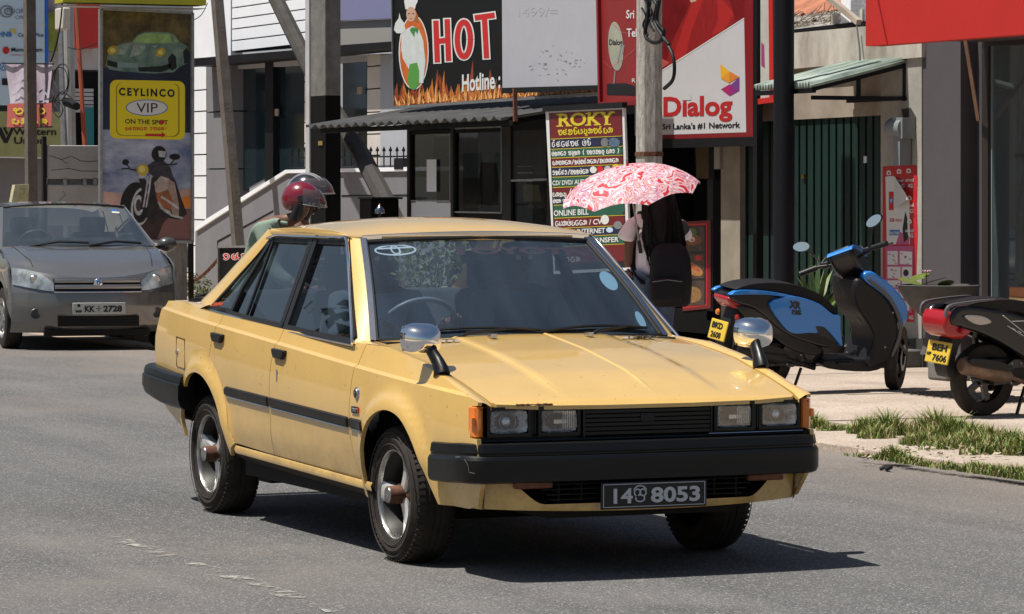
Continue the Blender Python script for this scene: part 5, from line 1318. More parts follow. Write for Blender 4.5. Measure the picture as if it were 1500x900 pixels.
# red satellite television sign
Rr = Pl('Y', 7.62); rs = thing('television_sign', 'red sign with a satellite dish picture between blank panel and concrete pole', 'sign', Rr.p(900, 155))
Rr.ext('sign_panel', [(877, -60), (950, -63), (950, 149), (880, 152)], .03, mat('red_tv_sign', (.26,.022,.022), rough=.4, var=.1), rs)
M = MB()
for a, c in (((876,-60),(880,153)),((880,153),(950,150))): M.bar(Rr.p(*a, 3), Rr.p(*c, 3), .04)
M.build('frame', DRED, rs)
Rr.ell('dish_print', 902, 68, 11, 36, mat('dish_cream', (.36,.36,.28), rough=.5, var=.2), rs, 2, rot=.06); Rr.text('Dialog', 892, 66, 911, 8, KPR, rs, 3, bold=.03)
Rr.ribbon('dish_arm_print', [[(901,104),(899,124)],[(912,62),(905,92)],[(914,66),(912,80)]], 2, GRY_W, rs, 2.4); Rr.polys('dish_base_print', [[(889,123),(916,122),(930,126),(930,140),(889,139)]], KPR, rs, 2.4)
Rr.text('Sri Lanka', 917, 27, 960, 12, WPR, rs, 3, bold=.02); Rr.text('Television', 918, 54, 966, 12, WPR, rs, 3, bold=.02); Rr.text('R', 925, 121, 930, 6, WPR, rs, 3)
Rr.ribbon('swoosh_print', [[(884,90),(895,100),(912,88),(930,72)],[(898,36),(912,48),(930,50)]], .8, mat('pink_line', (.45,.12,.12), rough=.5), rs, 2.2)

# ================================================================== ROKY BOARD
Rk = Pl('Y', 7.25)
rk = thing('service_board', 'tall white framed service board headed ROKY with rows of coloured bands', 'sign', Rk.p(860, 400))
lx = lambda y: lerp(801, 811, (y-163)/235)            # left and right edges lean a little
rx = lambda y: lerp(914, 922, (y-158)/237)
def band(y0, y1, m, k=2, x0=4, x1=4): return Rk.poly('band', [(lx(y0)+x0, y0), (rx(y0)-x1, y0-.045*113), (rx(y1)-x1, y1-.045*113), (lx(y1)+x0, y1)], m, rk, k)
Rk.ext('sign_panel', [(799, 162), (914, 157), (923, 396), (811, 402)], .02, WPR, rk)
M = MB(); M.bar(Rk.p(798, 160, 2), Rk.p(915, 154, 2), .05); M.build('top_rail', BLK, rk)
Rk.poly('band', [(804, 166), (911, 161), (918, 392), (813, 397)], KPR, rk, 1)
band(166, 203.5, MPR)
cols = [NPR, GPR, MPR, NPR, GPR, MPR, NPR, GPR, MPR, NPR, GPR, MPR]
hts = [15, 13, 13.5, 14.5, 15, 13, 13, 19, 15, 13, 14, 26]
y = 205; rows = []
for c, h in zip(cols, hts):
    Rk.poly('band', [(lx(y)+4, y), (rx(y)-7, y-4.6), (rx(y)-3, y-4.8+h*.45), (rx(y)-7, y-4.8+h-1.6), (lx(y+h)+4, y+h-1.6)], c, rk, 2); rows.append((y, h)); y += h
Rk.polys('stripe', [[(lx(y0)+4, y0-1.4), (rx(y0)-4, y0-6), (rx(y0)-4, y0-5.2), (lx(y0)+4, y0-.4)] for y0, h in rows], YPR, rk, 2.6)
def serif(px, s_, m, wdt): pass
Rk.text('ROKY', 817, 185, 898, 18, YPR, rk, 4, bold=.035, yb2=182)
# serif feet under the letters
Rk.polys('lettering', [[(x, y), (x+w_, y-.2), (x+w_, y-2), (x, y-1.8)] for x, y, w_ in ((815,186,10),(829,185.5,9),(857,184.5,9),(870,184,9),(885,183.5,10),(815,169,9),(857,167.5,9),(869,167,8),(878,166.5,9),(892,166,9))], YPR, rk, 4)
Rk.sinhala('komiyunkfsn', 817, 198, 898, 9, YPR, rk, 4, 1.7, -.045)
RT = [('fotoko pi', 806, 866, 9), ('plntr auln ( klrmlu snr )', 806, 908, 7), ('snkntn/lpmfntn/mynntn', 807, 906, 7), ('rlfor/mllptn', 807, 862, 7.5), None, None, ('pkn vrryu stny', 808, 862, 6), None, ('tynpsttn', 811, 860, 8.5), None, None, ('knrtn', 812, 850, 8)]
for (y0, h), r in zip(rows, RT):
    if r: Rk.sinhala(r[0], r[1]+2, y0+h-4.5, r[2], r[3], WPR, rk, 4, 1.25, -.045)
LT = [(4, 'CD/ DVD/ AUDIO', 808, 864, 6.5), (7, 'ONLINE BILL', 810, 862, 8), (8, '/ CV', 862, 882, 7.5), (9, 'E-MAIL INTERNET', 815, 886, 7), (10, 'CASH TRANSFER', 832, 906, 7), (5, '/ MOVIE', 833, 872, 7)]
for i, s_, x0, x1, h_ in LT:
    y0, h = rows[i]; Rk.text(s_, x0+1, y0+h-4.2-.045*(x0-806), x1, h_, WPR, rk, 4, bold=.03, yb2=y0+h-4.2-.045*(x1-806))
Rk.sinhala('snlu', 809, rows[5][0]+12, 830, 7, WPR, rk, 4, 1.2)
for cx, cy, a, b_, m_ in ((886,209,6,6.5,GAL),(899,209,9,7,mat('print_photo_blue',(.10,.16,.24),rough=.5,var=.6,vscale=20)),(869,249,5,5,WPR),(879,248,5,5,RPR),(890,248,5,5,GRY_L),(902,246,5.5,5.5,YPR),(886,322,6,7,WPR),(893,337,5,4,LBP),(905,330,6,6,GRY_W)): Rk.ell('picture', cx, cy, a, b_, m_, rk, 4.4)

# ================================================================== ROADSIDE CONCRETE POLE AND BIG RED SIGN
rp2 = thing('utility_pole', 'weathered pale concrete pole standing behind the umbrella', 'pole', onZ(952, 556))
xa, xb = onY(931, 100, 6.9).x, onY(971, 100, 6.9).x; cx = onY(951, 100, 7.1).x; r_ = 20*30.5/5200/.96
M = MB(); M.tube([(cx, 7.1, 0), (cx, 7.1, 1.5), (cx, 7.1, 4.2)], [r_*1.08, r_, r_*.94], 8); M.build('shaft', CON2, rp2, 25)
zb_ = onY(950, 226, 7.1).z; M = MB(); M.lathe([(r_*1.0, -.02), (r_*1.07, -.018), (r_*1.07, .018), (r_*1.0, .02)], (cx, 7.1, zb_), 'z', 8); M.build('strap', RUST, rp2)
for pts, lb in (([(948,-10),(950,20),(945,50),(955,62),(968,60),(972,45),(962,30),(966,0)], 'thick black cable loop high on the pale concrete pole'),
        ([(975,60),(985,80),(988,100),(985,118),(973,130)], 'black cable hanging across the white part of the red sign'),
        ([(952,-5),(962,8),(958,30),(970,52),(980,66)], 'tangled black cable wound around the pale concrete pole')):
    P3 = spline([onY(x, y, 6.96) for x, y in pts], 6); M = MB(); M.tube(P3, .017, 6); o = M.build('cable', BLK, None, 60); tag(o, lb, 'cable')
M = MB()
for dx, dy in ((0,0),(5,6),(-4,12),(3,-8)): M.tube(spline([onY(x+dx, y+dy, 6.97) for x, y in ((944,0),(950,12),(946,26),(953,40))], 5), .010, 5)
o = M.build('cable_bundle', BLK, None, 60); tag(o, 'bundle of thin black cables tied to the top of the pale pole', 'cable')
D_ = Pl('Y', 8.7)
ds = thing('network_sign', 'large red and white network sign with orange and purple logo on black posts', 'sign', D_.p(1040, 560))
D_.ext('sign_panel', [(948, -80), (1103, -80), (1103, 206), (948, 207)], .03, DRED, ds)
WS_ = mat('sign_white', (.56,.56,.58), rough=.45, var=.04)
D_.poly('white_field', [(930, 130), (1090, 28), (1093, 194), (930, 199)], WS_, ds, 1)
D_.poly('picture_field', [(930, -70), (1090, -75), (1090, 26), (930, 128)], mat('print_deep_red', (.20,.010,.012), rough=.4, var=.4, vscale=3), ds, 1)
D_.polys('picture_person', [[(975,128-30),(985,60),(1005,20),(1016,-10),(1060,-20),(1072,10),(1078,32),(1040,58),(1010,76),(985,95)]], mat('print_jumper_red', (.30,.014,.014), rough=.5, var=.3, vscale=7, stretch=(4,1,1)), ds, 1.8)
D_.polys('picture_person', [[(1000,40),(1012,10),(1020,-20),(1030,0),(1012,48),(1005,80),(990,92),(985,88)],[(1050,-10),(1075,20),(1060,45),(1042,52),(1052,30)]], mat('print_jumper_light', (.40,.022,.020), rough=.5), ds, 2.2)
D_.polys('picture_hand', [[(1008,-5),(1016,-12),(1020,2),(1012,4)]], SKIN_P, ds, 2.6)
D_.polys('triangle_print', [[(970,86),(981,92),(970,100)]], mat('pink_triangle', (.45,.08,.07), rough=.5), ds, 2.4)
D_.ribbon('diagonal_edge', [[(930,129),(1090,27)]], 1.5, WPR, ds, 2.4)
D_.text('Dialog', 970, 170, 1071, 27, mat('sign_red_letter', (.42,.018,.02), rough=.5), ds, 3, bold=.045, yb2=168)
D_.polys('cover', [[(1000,147),(1012,147),(1012,138),(1000,138)]], WS_, ds, 3.6)
D_.text("Sri Lanka's #1 Network", 970, 190, 1084, 8, KPR, ds, 3, bold=.035, yb2=187)
lg = [((1055,94),(1069,105),(1056,115),(.75,.42,.03)),((1069,105),(1083,113),(1068,122),(.62,.20,.03)),((1056,115),(1069,105),(1068,122),(.70,.30,.03)),((1083,113),(1083,133),(1070,125),(.16,.05,.25)),((1070,125),(1083,133),(1069,141),(.25,.03,.20)),((1056,131),(1070,123),(1069,141),(.38,.02,.13))]
for i, (a, b_, c, col) in enumerate(lg): D_.polys('logo_facet', [[a, b_, c]], mat('logo_%d' % i, col, rough=.5), ds, 3)
D_.quad('post', 1104, -80, 1108, 560, .06, BLK, ds, 6); D_.quad('crossbar', 948, 205, 1108, 214, .04, BLK, ds, 4)
# narrow sign seen beside it
E_ = Pl('Y', 8.3)
es = thing('shop_sign', 'narrow white panel in a red frame just right of the big red sign', 'sign', E_.p(1122, 150))
E_.ext('sign_panel', [(1114, -60), (1127, -60), (1129, 143), (1114, 146)], .01, mat('aged_white_panel', (.50,.49,.45), rough=.6, var=.2), es)
E_.ext('frame', [(1125, -60), (1131, -60), (1133, 150), (1127, 152)], .02, REDP, es, 4); E_.ext('frame', [(1110, 145), (1132, 142), (1133, 150), (1110, 153)], .02, REDP, es, 5)
E_.polys('logo_print', [[(1115,62),(1119,66),(1120,100),(1115,96)]], mat('purple_print', (.35,.05,.15), rough=.5), es, 2)
bp_ = thing('steel_post', 'thick black round post in front of the green shutters', 'post', onZ(1147, 545))
a = onY(1146, 200, 7.95); c = onY(1150, 200, 7.95); r_ = 15.5*29.5/5200/.93
M = MB(); M.tube([((a.x+c.x)/2, 7.95, 0), ((a.x+c.x)/2, 7.95, 4.5)], r_*.93, 24); M.build('shaft', mat('post_black', (.006,.007,.011), rough=.5, var=.3, vscale=3, spec=.25), bp_, 40)

# ================================================================== SHOP WITH GREEN SHUTTERS
Z = Pl('Y', 9.0)
sh = thing('shop_building', 'old whitewashed shop with dark green folding shutters', 'building', Z.p(1200, 540))
Z.ext('fascia', [(1040, 60), (1350, 31), (1350, 84), (1040, 112)], .5, WASH, sh, 20)
Z.ext('lintel_wall', [(1040, 110), (1350, 82), (1350, 166), (1040, 182)], .4, BEIGE, sh)
Z.ext('pillar', [(1290, 66), (1350, 60), (1350, 548), (1290, 548)], .6, mat('pillar_plaster', (.40,.38,.34), rough=.9, var=.3, vscale=2.2, bump=.2), sh, 12)
Z.ext('plinth', [(1288, 498), (1352, 496), (1352, 548), (1288, 548)], .6, mat('dark_plinth', (.05,.05,.045), rough=.9, var=.3), sh, 18)
Z.ext('pillar', [(1056, 180), (1084, 178), (1084, 600), (1056, 600)], .5, mat('old_cream', (.34,.30,.24), rough=.9, var=.3, vscale=2), sh, 8)
Z.ext('shutter_back', [(1084, 170), (1292, 160), (1292, 600), (1084, 600)], .1, BLK2, sh, -20)
GS = mat('green_shutter', (.006,.027,.023), rough=.55, var=.35, vscale=2)
for i in range(19):
    x0 = 1085+i*10.85; Z.ext('shutter_leaf', [(x0+.6, 182-i*.75), (x0+8.4, 181-i*.75), (x0+8.4, 600), (x0+.6, 600)], .03, GS, sh, -6)
    if i == 8: Z.quad('padlock', x0+2, 256, x0+6, 262, .03, mat('brass', (.5,.35,.08), rough=.3, metal=1), sh, -1)
Z.quad('door_knob', 1265, 229, 1269, 239, .03, WPR, sh, -4)
# dark doorway to the left and its frame
Z.ext('doorway_back', [(780, 150), (1058, 150), (1058, 640), (780, 640)], .1, mat('dark_interior', (.012,.010,.008), rough=.9, var=.4), sh, -260)
Z.ext('door_jamb', [(1038, 200), (1046, 200), (1046, 560), (1038, 560)], .3, BLK, sh, 10)
Z.ext('timber_panel', [(1020, 214), (1046, 212), (1046, 262), (1020, 262)], .05, mat('dull_timber', (.10,.07,.035), rough=.8, var=.3), sh, -30)
Z.ext('doorway_lintel', [(880, 170), (1058, 160), (1058, 214), (880, 218)], .3, BLK2, sh, -10)
Z.ext('conduit', [(1046, 214), (1054, 214), (1054, 248), (1046, 248)], .08, mat('conduit_grey', (.35,.33,.28), rough=.7), sh, 16)
# grey pipe box on the pillar
M = MB(); a = Z.p(1318, 188, 30); M.tube([a+Vector((-.12,0,0)), a+Vector((.12,0,0))], .09, 14); M.box((a.x-.02, a.y-.05, a.z-.32), (a.x+.09, a.y+.06, a.z)); M.box((a.x-.02, a.y-.06, a.z-.09), (a.x+.15, a.y+.1, a.z+.09))
o = M.build('rain_outlet', mat('grey_pvc', (.22,.235,.25), rough=.55, var=.15), sh, 35)
Z.polys('stain', [[(1320,160),(1334,158),(1342,172),(1342,190),(1334,206),(1322,204),(1328,190)]], mat('mould_stain', (.05,.045,.04), rough=.9), sh, 12.5)
# awning: green corrugated sheets on a black frame
aw = thing('awning', 'small pale green corrugated awning on a black frame above the shutters', 'awning', Z.p(1250, 95))
x1 = Z.p(1336, 90).x; x0 = onY(1109, 150, 8.05).x; zt = Z.p(1336, 90).z
V = []; F = []; n = 144; AG = mat('green_corrugated', (.36,.42,.36), rough=.5, var=.35, vscale=3, dark=(.12,.17,.15), stretch=(4,1,1))
for i in range(n+1):
    x = lerp(x0, x1, i/n); wv = .026*sin(2*pi*i/7.2)
    V += [(x, 8.98, zt+wv+.02), (x, 8.5, zt-.10+wv), (x, 8.02, zt-.215+wv)]
for i in range(n):
    for j in range(2): F.append((i*3+j, (i+1)*3+j, (i+1)*3+j+1, i*3+j+1))
o = obj('roof_sheet', V, F, AG, aw, 60); so_ = o.modifiers.new('thick', 'SOLIDIFY'); so_.thickness = .008
M = MB(); M.bar((x0, 8.05, zt-.26), (x1, 8.05, zt-.26), .04); M.bar((x1-.04, 8.98, zt-.32), (x1-.04, 8.05, zt-.32), .035); M.bar((x1-.04, 8.98, zt-.03), (x1-.04, 8.05, zt-.25), .035); M.bar((x1-.04, 8.96, zt), (x1-.04, 8.96, zt-.34), .04); M.bar((x1-.04, 8.5, zt-.14), (x1-.04, 8.5, zt-.33), .03); M.bar((x0, 8.95, zt-.32), (x1, 8.95, zt-.32), .03)
M.build('frame', BLK, aw)
# posters on the pillar
Pp2 = Pl('Y', 8.95)
ap = thing('mobile_poster', 'torn red and white mobile network poster on the plaster pillar', 'poster', Pp2.p(1318, 470))
AR = mat('poster_red', (.48,.02,.025), rough=.5); PK = mat('poster_pink', (.50,.10,.24), rough=.5)
V = []
edge = [(1293,244),(1342,242),(1344,262),(1343,300),(1344,340),(1342,400),(1340,440),(1339,472),(1317,471),(1293,470)]
Pp2.poly('sheet', edge, AR, ap, 1)
Pp2.poly('sheet', [(1297,259),(1309,258),(1321,290),(1332,292),(1333,358),(1299,358)], WPR, ap, 2)
Pp2.poly('sheet', [(1297,360),(1338,361),(1336,458),(1298,459)], PK, ap, 2.4)
Pp2.polys('offer_box', [[(1300,368),(1315,368),(1315,388),(1300,388)],[(1318,368),(1336,369),(1336,388),(1318,387)],[(1300,391),(1319,391),(1319,408),(1300,408)],[(1321,391),(1336,391),(1336,408),(1321,408)],[(1300,411),(1319,411),(1319,421),(1300,421)],[(1321,411),(1334,411),(1334,421),(1321,421)],[(1302,424),(1316,424),(1316,437),(1302,437)],[(1318,424),(1333,424),(1333,437),(1318,437)],[(1301,441),(1307,441),(1307,455),(1301,455)],[(1309,441),(1315,441),(1315,455),(1309,455)],[(1317,441),(1323,441),(1323,455),(1317,455)],[(1325,441),(1332,441),(1332,455),(1325,455)]], WPR, ap, 3)
lst = []
random.seed(2)
for (x0, y0, x1_, y1_) in ((1300,368,1315,388),(1318,368,1336,388),(1300,391,1319,408),(1300,411,1319,421),(1302,424,1316,437),(1318,424,1333,437)):
    for i in range(6): x = random.uniform(x0+1, x1_-4); y = random.uniform(y0+3, y1_-2); lst.append([(x,y),(x+3,y),(x+3,y+1.4),(x,y+1.4)])
Pp2.polys('print_mark', lst, PK, ap, 3.6); Pp2.ell('print_mark', 1327, 400, 4, 5, KPR, ap, 3.7)
Pp2.polys('print_mark', [[(1303,337),(1318,337),(1318,345),(1303,345)]], BPR, ap, 3); Pp2.text('Rs.7100', 1304, 343.5, 1317, 4, WPR, ap, 3.6, bold=.04)
Pp2.polys('print_mark', [[(1302,281),(1309,281),(1309,308),(1302,308)]], RPR, ap, 3); Pp2.polys('print_mark', [[(1303,290),(1308,290),(1308,298),(1303,298)]], BPR, ap, 3.5); Pp2.text('f', 1304.5, 297, 1307, 5, WPR, ap, 4, bold=.05)
Pp2.text('2GB', 1303, 325, 1310, 5, RPR, ap, 3, bold=.04); Pp2.text('WEEKLY', 1311, 325, 1322, 4, RPR, ap, 3); Pp2.polys('print_mark', [[(1318,340),(1332,345),(1332,358),(1312,358)]], PK, ap, 2.6); Pp2.polys('print_mark', [[(1322,335),(1326,310),(1329,320),(1330,350),(1324,356)]], KPR, ap, 2.9)
fold = obj('torn_corner', [Pp2.p(1310,258,3), Pp2.p(1326,283,14), Pp2.p(1330,292,16), Pp2.p(1311,306,10)], [(0,1,2,3)], mat('paper_back', (.62,.60,.58), rough=.8), ap, 0)
for x, y in ((1302,254),(1317,252),(1331,251),(1332,291),(1332,325)):
    Pp2.ell('logo_print', x, y, 3.4, 4.2, WPR, ap, 3, inner=.45, a0=-40, a1=230)
for x, y in ((1314,267),(1329,266),(1329,303),(1329,340)): Pp2.text('airtel', x-3, y, x+9, 4.5, WPR, ap, 3, bold=.03)
for x, y in ((1319,275),(1331,275),(1331,312),(1332,348),(1301,467),(1317,468),(1332,468)): Pp2.text('4G', x-1, y, x+6, 5.5, WPR, ap, 3, bold=.04)
fp = thing('food_poster', 'red framed poster with three food pictures by the dark doorway', 'poster', Z.p(1020, 465))
Fp = Pl('Y', 8.2)
Fp.ext('frame', [(1000, 325), (1041, 323), (1041, 452), (1000, 456)], .04, MPR, fp); Fp.poly('sheet', [(1000,329),(1036,327),(1036,448),(1000,452)], RPR, fp, 1); Fp.poly('sheet', [(1000,332),(1034,330),(1034,446),(1000,449)], KPR, fp, 2)
for y in (333, 373, 412): Fp.poly('food_picture', [(1001,y),(1032,y-1),(1032,y+35),(1001,y+36)], mat('food_dark', (.09,.06,.05), rough=.5, var=.6, vscale=12), fp, 3)
Fp.ell('bowl_print', 1015, 352, 13, 8, mat('food_brown', (.25,.10,.04), rough=.5, var=.5, vscale=25), fp, 4); Fp.ell('salad_print', 1013, 340, 8, 5, mat('food_green', (.10,.22,.04), rough=.5, var=.5, vscale=25), fp, 4.5); Fp.ell('egg_print', 1013, 351, 5, 4, WPR, fp, 5); Fp.ell('egg_print', 1014, 352, 2, 2, OPR, fp, 5.5)
Fp.ell('hotdog_print', 1014, 394, 17, 8, mat('food_bun', (.48,.22,.07), rough=.5, var=.4, vscale=20), fp, 4, rot=-.5); Fp.ell('hotdog_print', 1014, 391, 14, 3, mat('food_sausage', (.5,.12,.05), rough=.5, var=.5, vscale=25), fp, 4.5, rot=-.5); Fp.ell('tomato_print', 1023, 378, 5, 4, RPR, fp, 4.5)
Fp.ell('bowl_print', 1014, 432, 14, 12, mat('food_noodle', (.32,.17,.06), rough=.5, var=.5, vscale=25), fp, 4)
Fp.quad('door_board', 1036, 264, 1044, 470, .08, BLK, fp, -2); Fp.quad('door_board', 985, 452, 1044, 490, .06, BLK2, fp, -2)

# ================================================================== RIGHT SHOP: RED SIGN, DARK PILLARS, GLASS
rsx = thing('shop_building', 'grey fronted shop with large glass door under the plain red sign', 'building', Z.p(1420, 540))
DG = mat('brown_grey_wall', (.085,.078,.085), rough=.7, var=.08)
Z.ext('pillar', [(1352, 40), (1407, 36), (1407, 560), (1352, 560)], .8, DG, rsx, 10)
Z.ext('pillar', [(1407, 40), (1440, 36), (1440, 560), (1407, 560)], .5, mat('mauve_grey_wall', (.075,.072,.085), rough=.7), rsx, -30)
Z.ext('door_frame', [(1438, 56), (1447, 55), (1447, 580), (1438, 580)], .3, mat('bronze_frame', (.03,.024,.022), rough=.4), rsx, 4)
Z.ext('door_frame', [(1438, 58), (1640, 48), (1640, 62), (1438, 68)], .3, MATS['bronze_frame'], rsx, 5)
Z.ext('glass', [(1447, 64), (1640, 60), (1640, 600), (1447, 600)], .01, glassmat('shop_front_glass', (.55,.62,.64), 1.6, haze=.22, hazecol=(.28,.32,.33)), rsx, -5)
Z.ext('glass_edge', [(1447, 64), (1453, 64), (1453, 600), (1447, 600)], .03, mat('glass_edge_blue', (.22,.28,.31), rough=.3), rsx, -3)
Z.ext('inner_wall', [(1400, 20), (1900, 0), (1900, 620), (1400, 620)], .1, mat('shop_inner', (.14,.15,.15), rough=.9), rsx, -500)
Z.ext('shop_counter', [(1440, 480), (1640, 480), (1640, 620), (1440, 620)], .4, mat('counter_dark', (.05,.05,.05), rough=.6), rsx, -60)
scn = Pl('Y', 9.4).quad('display_screen', 1462, 318, 1560, 420, .06, BLK2, None); tag(scn, 'black display screen behind the shop window at the right edge', 'screen')
crt = Pl('Y', 8.75).quad('carton', 1478, 420, 1560, 462, .3, mat('carton_orange', (.42,.17,.07), rough=.7, var=.2), None, 0, .01); tag(crt, 'orange brown carton standing before the shop glass at the right edge', 'carton')
Pl('Y', 8.75).quad('carton_label', 1478, 436, 1560, 462, .01, mat('carton_tan', (.36,.25,.13), rough=.7), crt, 3)
rd = thing('fascia_sign', 'big plain red sign box hanging over the shop entrance at upper right', 'sign', onY(1380, 60, 7.9))
R_ = Pl('Y', 7.9); x0 = R_.p(1268, 68).x; z0 = R_.p(1268, 68).z
o = box('sign_panel', (x0, 7.9, z0), (x0+4.4, 8.05, z0+1.6), REDP, rd)
M = MB(); M.bar(R_.p(1284, -10, 1), R_.p(1300, 66, 1), .008); M.build('shadow_stripe', DRED, rd)  # shadow stripe on the red panel, drawn as a thin dark bar
box('canopy', (x0+.05, 8.05, z0+.05), (x0+4.4, 9.4, z0+.15), mat('canopy_dark', (.06,.05,.05), rough=.8), rd)
M = MB(); M.bar(onY(1414, 58, 8.6), onY(1433, 176, 8.95), .028); M.build('brace', mat('copper_pipe', (.40,.24,.17), rough=.5, var=.3), rd)
# step blocks under the planter
stp = box('step', (Z.p(1255,540).x, 8.55, .05), (Z.p(1352,540).x+.1, 8.95, .20), mat('step_concrete', (.13,.125,.12), rough=.9, var=.3), None, .015); tag(stp, 'low dark concrete step at the foot of the plaster pillar', 'step')
cb2 = box('kerb_block', (onZ(1328,566).x, 8.02, .05), (onZ(1328,566).x+.32, 8.24, .20), mat('block_grey', (.17,.165,.155), rough=.9, var=.35, vscale=3), None, .02); tag(cb2, 'grey concrete kerb block beside the front wheel of the blue scooter', 'block')
# bowl planter
pc = onY(1373, 500, 8.0); pz0 = .22
pt = thing('planter', 'wide dark grey bowl planter on a flared foot with water lilies', 'planter', (pc.x, 8.45, .22)); pcx = onY(1375, 470, 8.45).x
ztop = onY(1375, 418, 8.45).z; R0 = 60*29.3/5200
M = MB(); M.lathe([(R0*.45, .22), (R0*.40, .26), (R0*.30, ztop*.40+.1), (R0*.28, ztop*.62), (R0*.46, ztop*.69), (R0*.74, ztop*.80), (R0*.91, ztop*.91), (R0, ztop), (R0*.95, ztop+.005), (R0*.90, ztop-.03), (0, ztop-.04)], (pcx, 8.45, 0), 'z', 36); M.build('bowl', mat('planter_grey', (.085,.08,.075), rough=.85, var=.3, vscale=6, bump=.3), pt, 50)
M = MB()
for dx, dy, a, tz in ((-.22,-.1,.12,.01),(-.02,-.12,.10,.05),(.10,-.05,.12,.02),(.2,.0,.08,.0)):
    n = 12; c = Vector((pcx+dx, 8.4+dy, ztop+.02+tz)); M.add([c+Vector((a*cos(2*pi*k/n), a*.8*sin(2*pi*k/n), .03*sin(2*pi*k/n+dx*9))) for k in range(n)], [tuple(range(n))])
M.build('lily_pads', mat('lily_green', (.12,.16,.03), rough=.4, var=.3, vscale=9), pt, 0)
fl = onY(1357, 398, 8.3); M = MB(); M.tube([(fl.x, 8.3, ztop), (fl.x, 8.3, fl.z-.02)], .004, 5)
stem = M.build('flower_stem', LEAF, pt); M = MB()
for k in range(11):
    a = 2*pi*k/11; d = Vector((cos(a), sin(a), .7)).normalized(); e = Vector((-sin(a), cos(a), 0)); p = Vector((fl.x, 8.3, fl.z-.02)); M.add([p, p+d*.03+e*.011, p+d*.06, p+d*.03-e*.011], [(0,1,2,3)])
M.build('flower', mat('pink_petal', (.60,.38,.45), rough=.6), stem, 0)
# rubber mat on the forecourt
mt_ = thing('door_mat', 'black rubber honeycomb mat lying on the forecourt behind the black scooter', 'mat', onZ(1360, 576, .055))
a = onZ(1327, 577, .055)
M = MB()
for i in range(24):
    for j in range(9):
        x = a.x+i*.055; y = a.y+j*.055+(i % 2)*.027; M.lathe([(.018, .0), (.018, .014), (.026, .014), (.026, .0)], (x, y, .056), 'z', 6)
o = M.build('rubber_mesh', RUB, mt_, 0); o['kind'] = 'stuff'
# ------------------------------------------------------------------ roofs at the top right
TT = Pl('Y', 11.5)
th = thing('house', 'low house with terracotta tile roof behind the shop fascia', 'house', TT.p(1200, 300))
TT.quad('wall', 1000, 45, 1500, 500, .3, mat('warm_grey_wall', (.20,.19,.18), rough=.9), th)  # wall in one plain warm grey
def tile_roof(x0, x1, zt, zb, yt, yb, m, nx, nz, nm, amp, parent, jit=.0, seed=1):
    random.seed(seed)
    for j in range(nz):
        for i in range(nx):
            xa = lerp(x0, x1, i/nx); xb = lerp(x0, x1, (i+1)/nx); t0 = j/nz; t1 = (j+1.25)/nz
            p0 = Vector((0, lerp(yt, yb, t0), lerp(zt, zb, t0))); p1 = Vector((0, lerp(yt, yb, t1), lerp(zt, zb, t1)+amp*.6))
            V = []; 
            for q in range(5):
                u = q/4; x = lerp(xa, xb, u); w_ = amp*sin(pi*u)
                V += [(x+random.uniform(-jit, jit), p0.y, p0.z+w_), (x+random.uniform(-jit, jit), p1.y, p1.z+w_+random.uniform(-jit, jit))]
            obj(nm, V, [(2*q, 2*q+2, 2*q+3, 2*q+1) for q in range(4)], m, parent, 60)
x0 = TT.p(1120, 20).x; x1 = TT.p(1262, 20).x; zb = TT.p(1200, 24).z
tile_roof(x0, x1, zb+.9, zb+.02, 13.0, 11.45, mat('terracotta', (.42,.16,.09), rough=.8, var=.45, vscale=4), 12, 4, 'tile', .045, th)
# loose grey sheets and palm debris on the lower roof
lr = thing('roof', 'lower roof of grey broken asbestos sheets and dry palm litter', 'roof', onY(1180, 45, 10.6))
x0 = onY(1112, 40, 10.4).x; x1 = onY(1262, 40, 10.4).x; zb = onY(1180, 52, 10.0).z
tile_roof(x0, x1, zb+.30, zb-.02, 11.4, 9.9, mat('asbestos_grey', (.33,.31,.28), rough=.95, var=.6, vscale=7, bump=.5, stretch=(3,1,1)), 11, 2, 'sheet', .06, lr, .02, 5)
random.seed(9); M = MB()
for i in range(240):
    p = Vector((random.uniform(x0, x1), random.uniform(9.9, 11.2), 0)); p.z = lerp(zb, zb+.32, (p.y-9.9)/1.5)+.06; a = random.gauss(0, .5); L_ = random.uniform(.1, .45); M.bar(p, p+Vector((L_*cos(a), .1*sin(a), random.uniform(-.08, .12))), .006)
o = M.build('palm_litter', mat('dry_palm', (.28,.22,.16), rough=.9, var=.5, vscale=20), lr, 0); o['kind'] = 'stuff'
Wp = Pl('Y', 9.6)
pr = thing('parapet_rail', 'black rail with white stub posts along the shop roof edge', 'railing', Wp.p(1220, 45))
M = MB(); M.bar(Wp.p(1040, 62), Wp.p(1270, 35), .05); M.build('rail', BLK, pr)
for x, y in ((1220, 40), (1261, 34)): Wp.quad('post', x-2, y-20, x+2, y+4, .05, WASH, pr, 6)
o = Wp.quad('white_column', 1232, -60, 1246, 36, .15, WHT_W, None, 2); tag(o, 'white square column rising behind the roof rail left of the red sign', 'column')
ms = thing('mesh_screen', 'dark wire mesh screen between the white column and red sign', 'screen', Wp.p(1258, 35)); Wp.quad('backing', 1247, -60, 1300, 34, .02, mat('mesh_dark', (.05,.05,.055), rough=.8), ms, -10)
M = MB()
for i in range(16): M.bar(Wp.p(1247+i*2.6-20, -10, 0), Wp.p(1247+i*2.6+10, 34, 0), .008); M.bar(Wp.p(1247+i*2.6+10, -10, 0), Wp.p(1247+i*2.6-20, 34, 0), .008)
o = M.build('mesh', GRY_L, ms); o['kind'] = 'stuff'
M = MB(); M.bar(onY(1208, -8, 9.5), onY(1258, 33, 9.5), .05); o = M.build('timber', BEIGE, None); tag(o, 'slanting wooden pole leaning on the rail at the top right', 'pole')
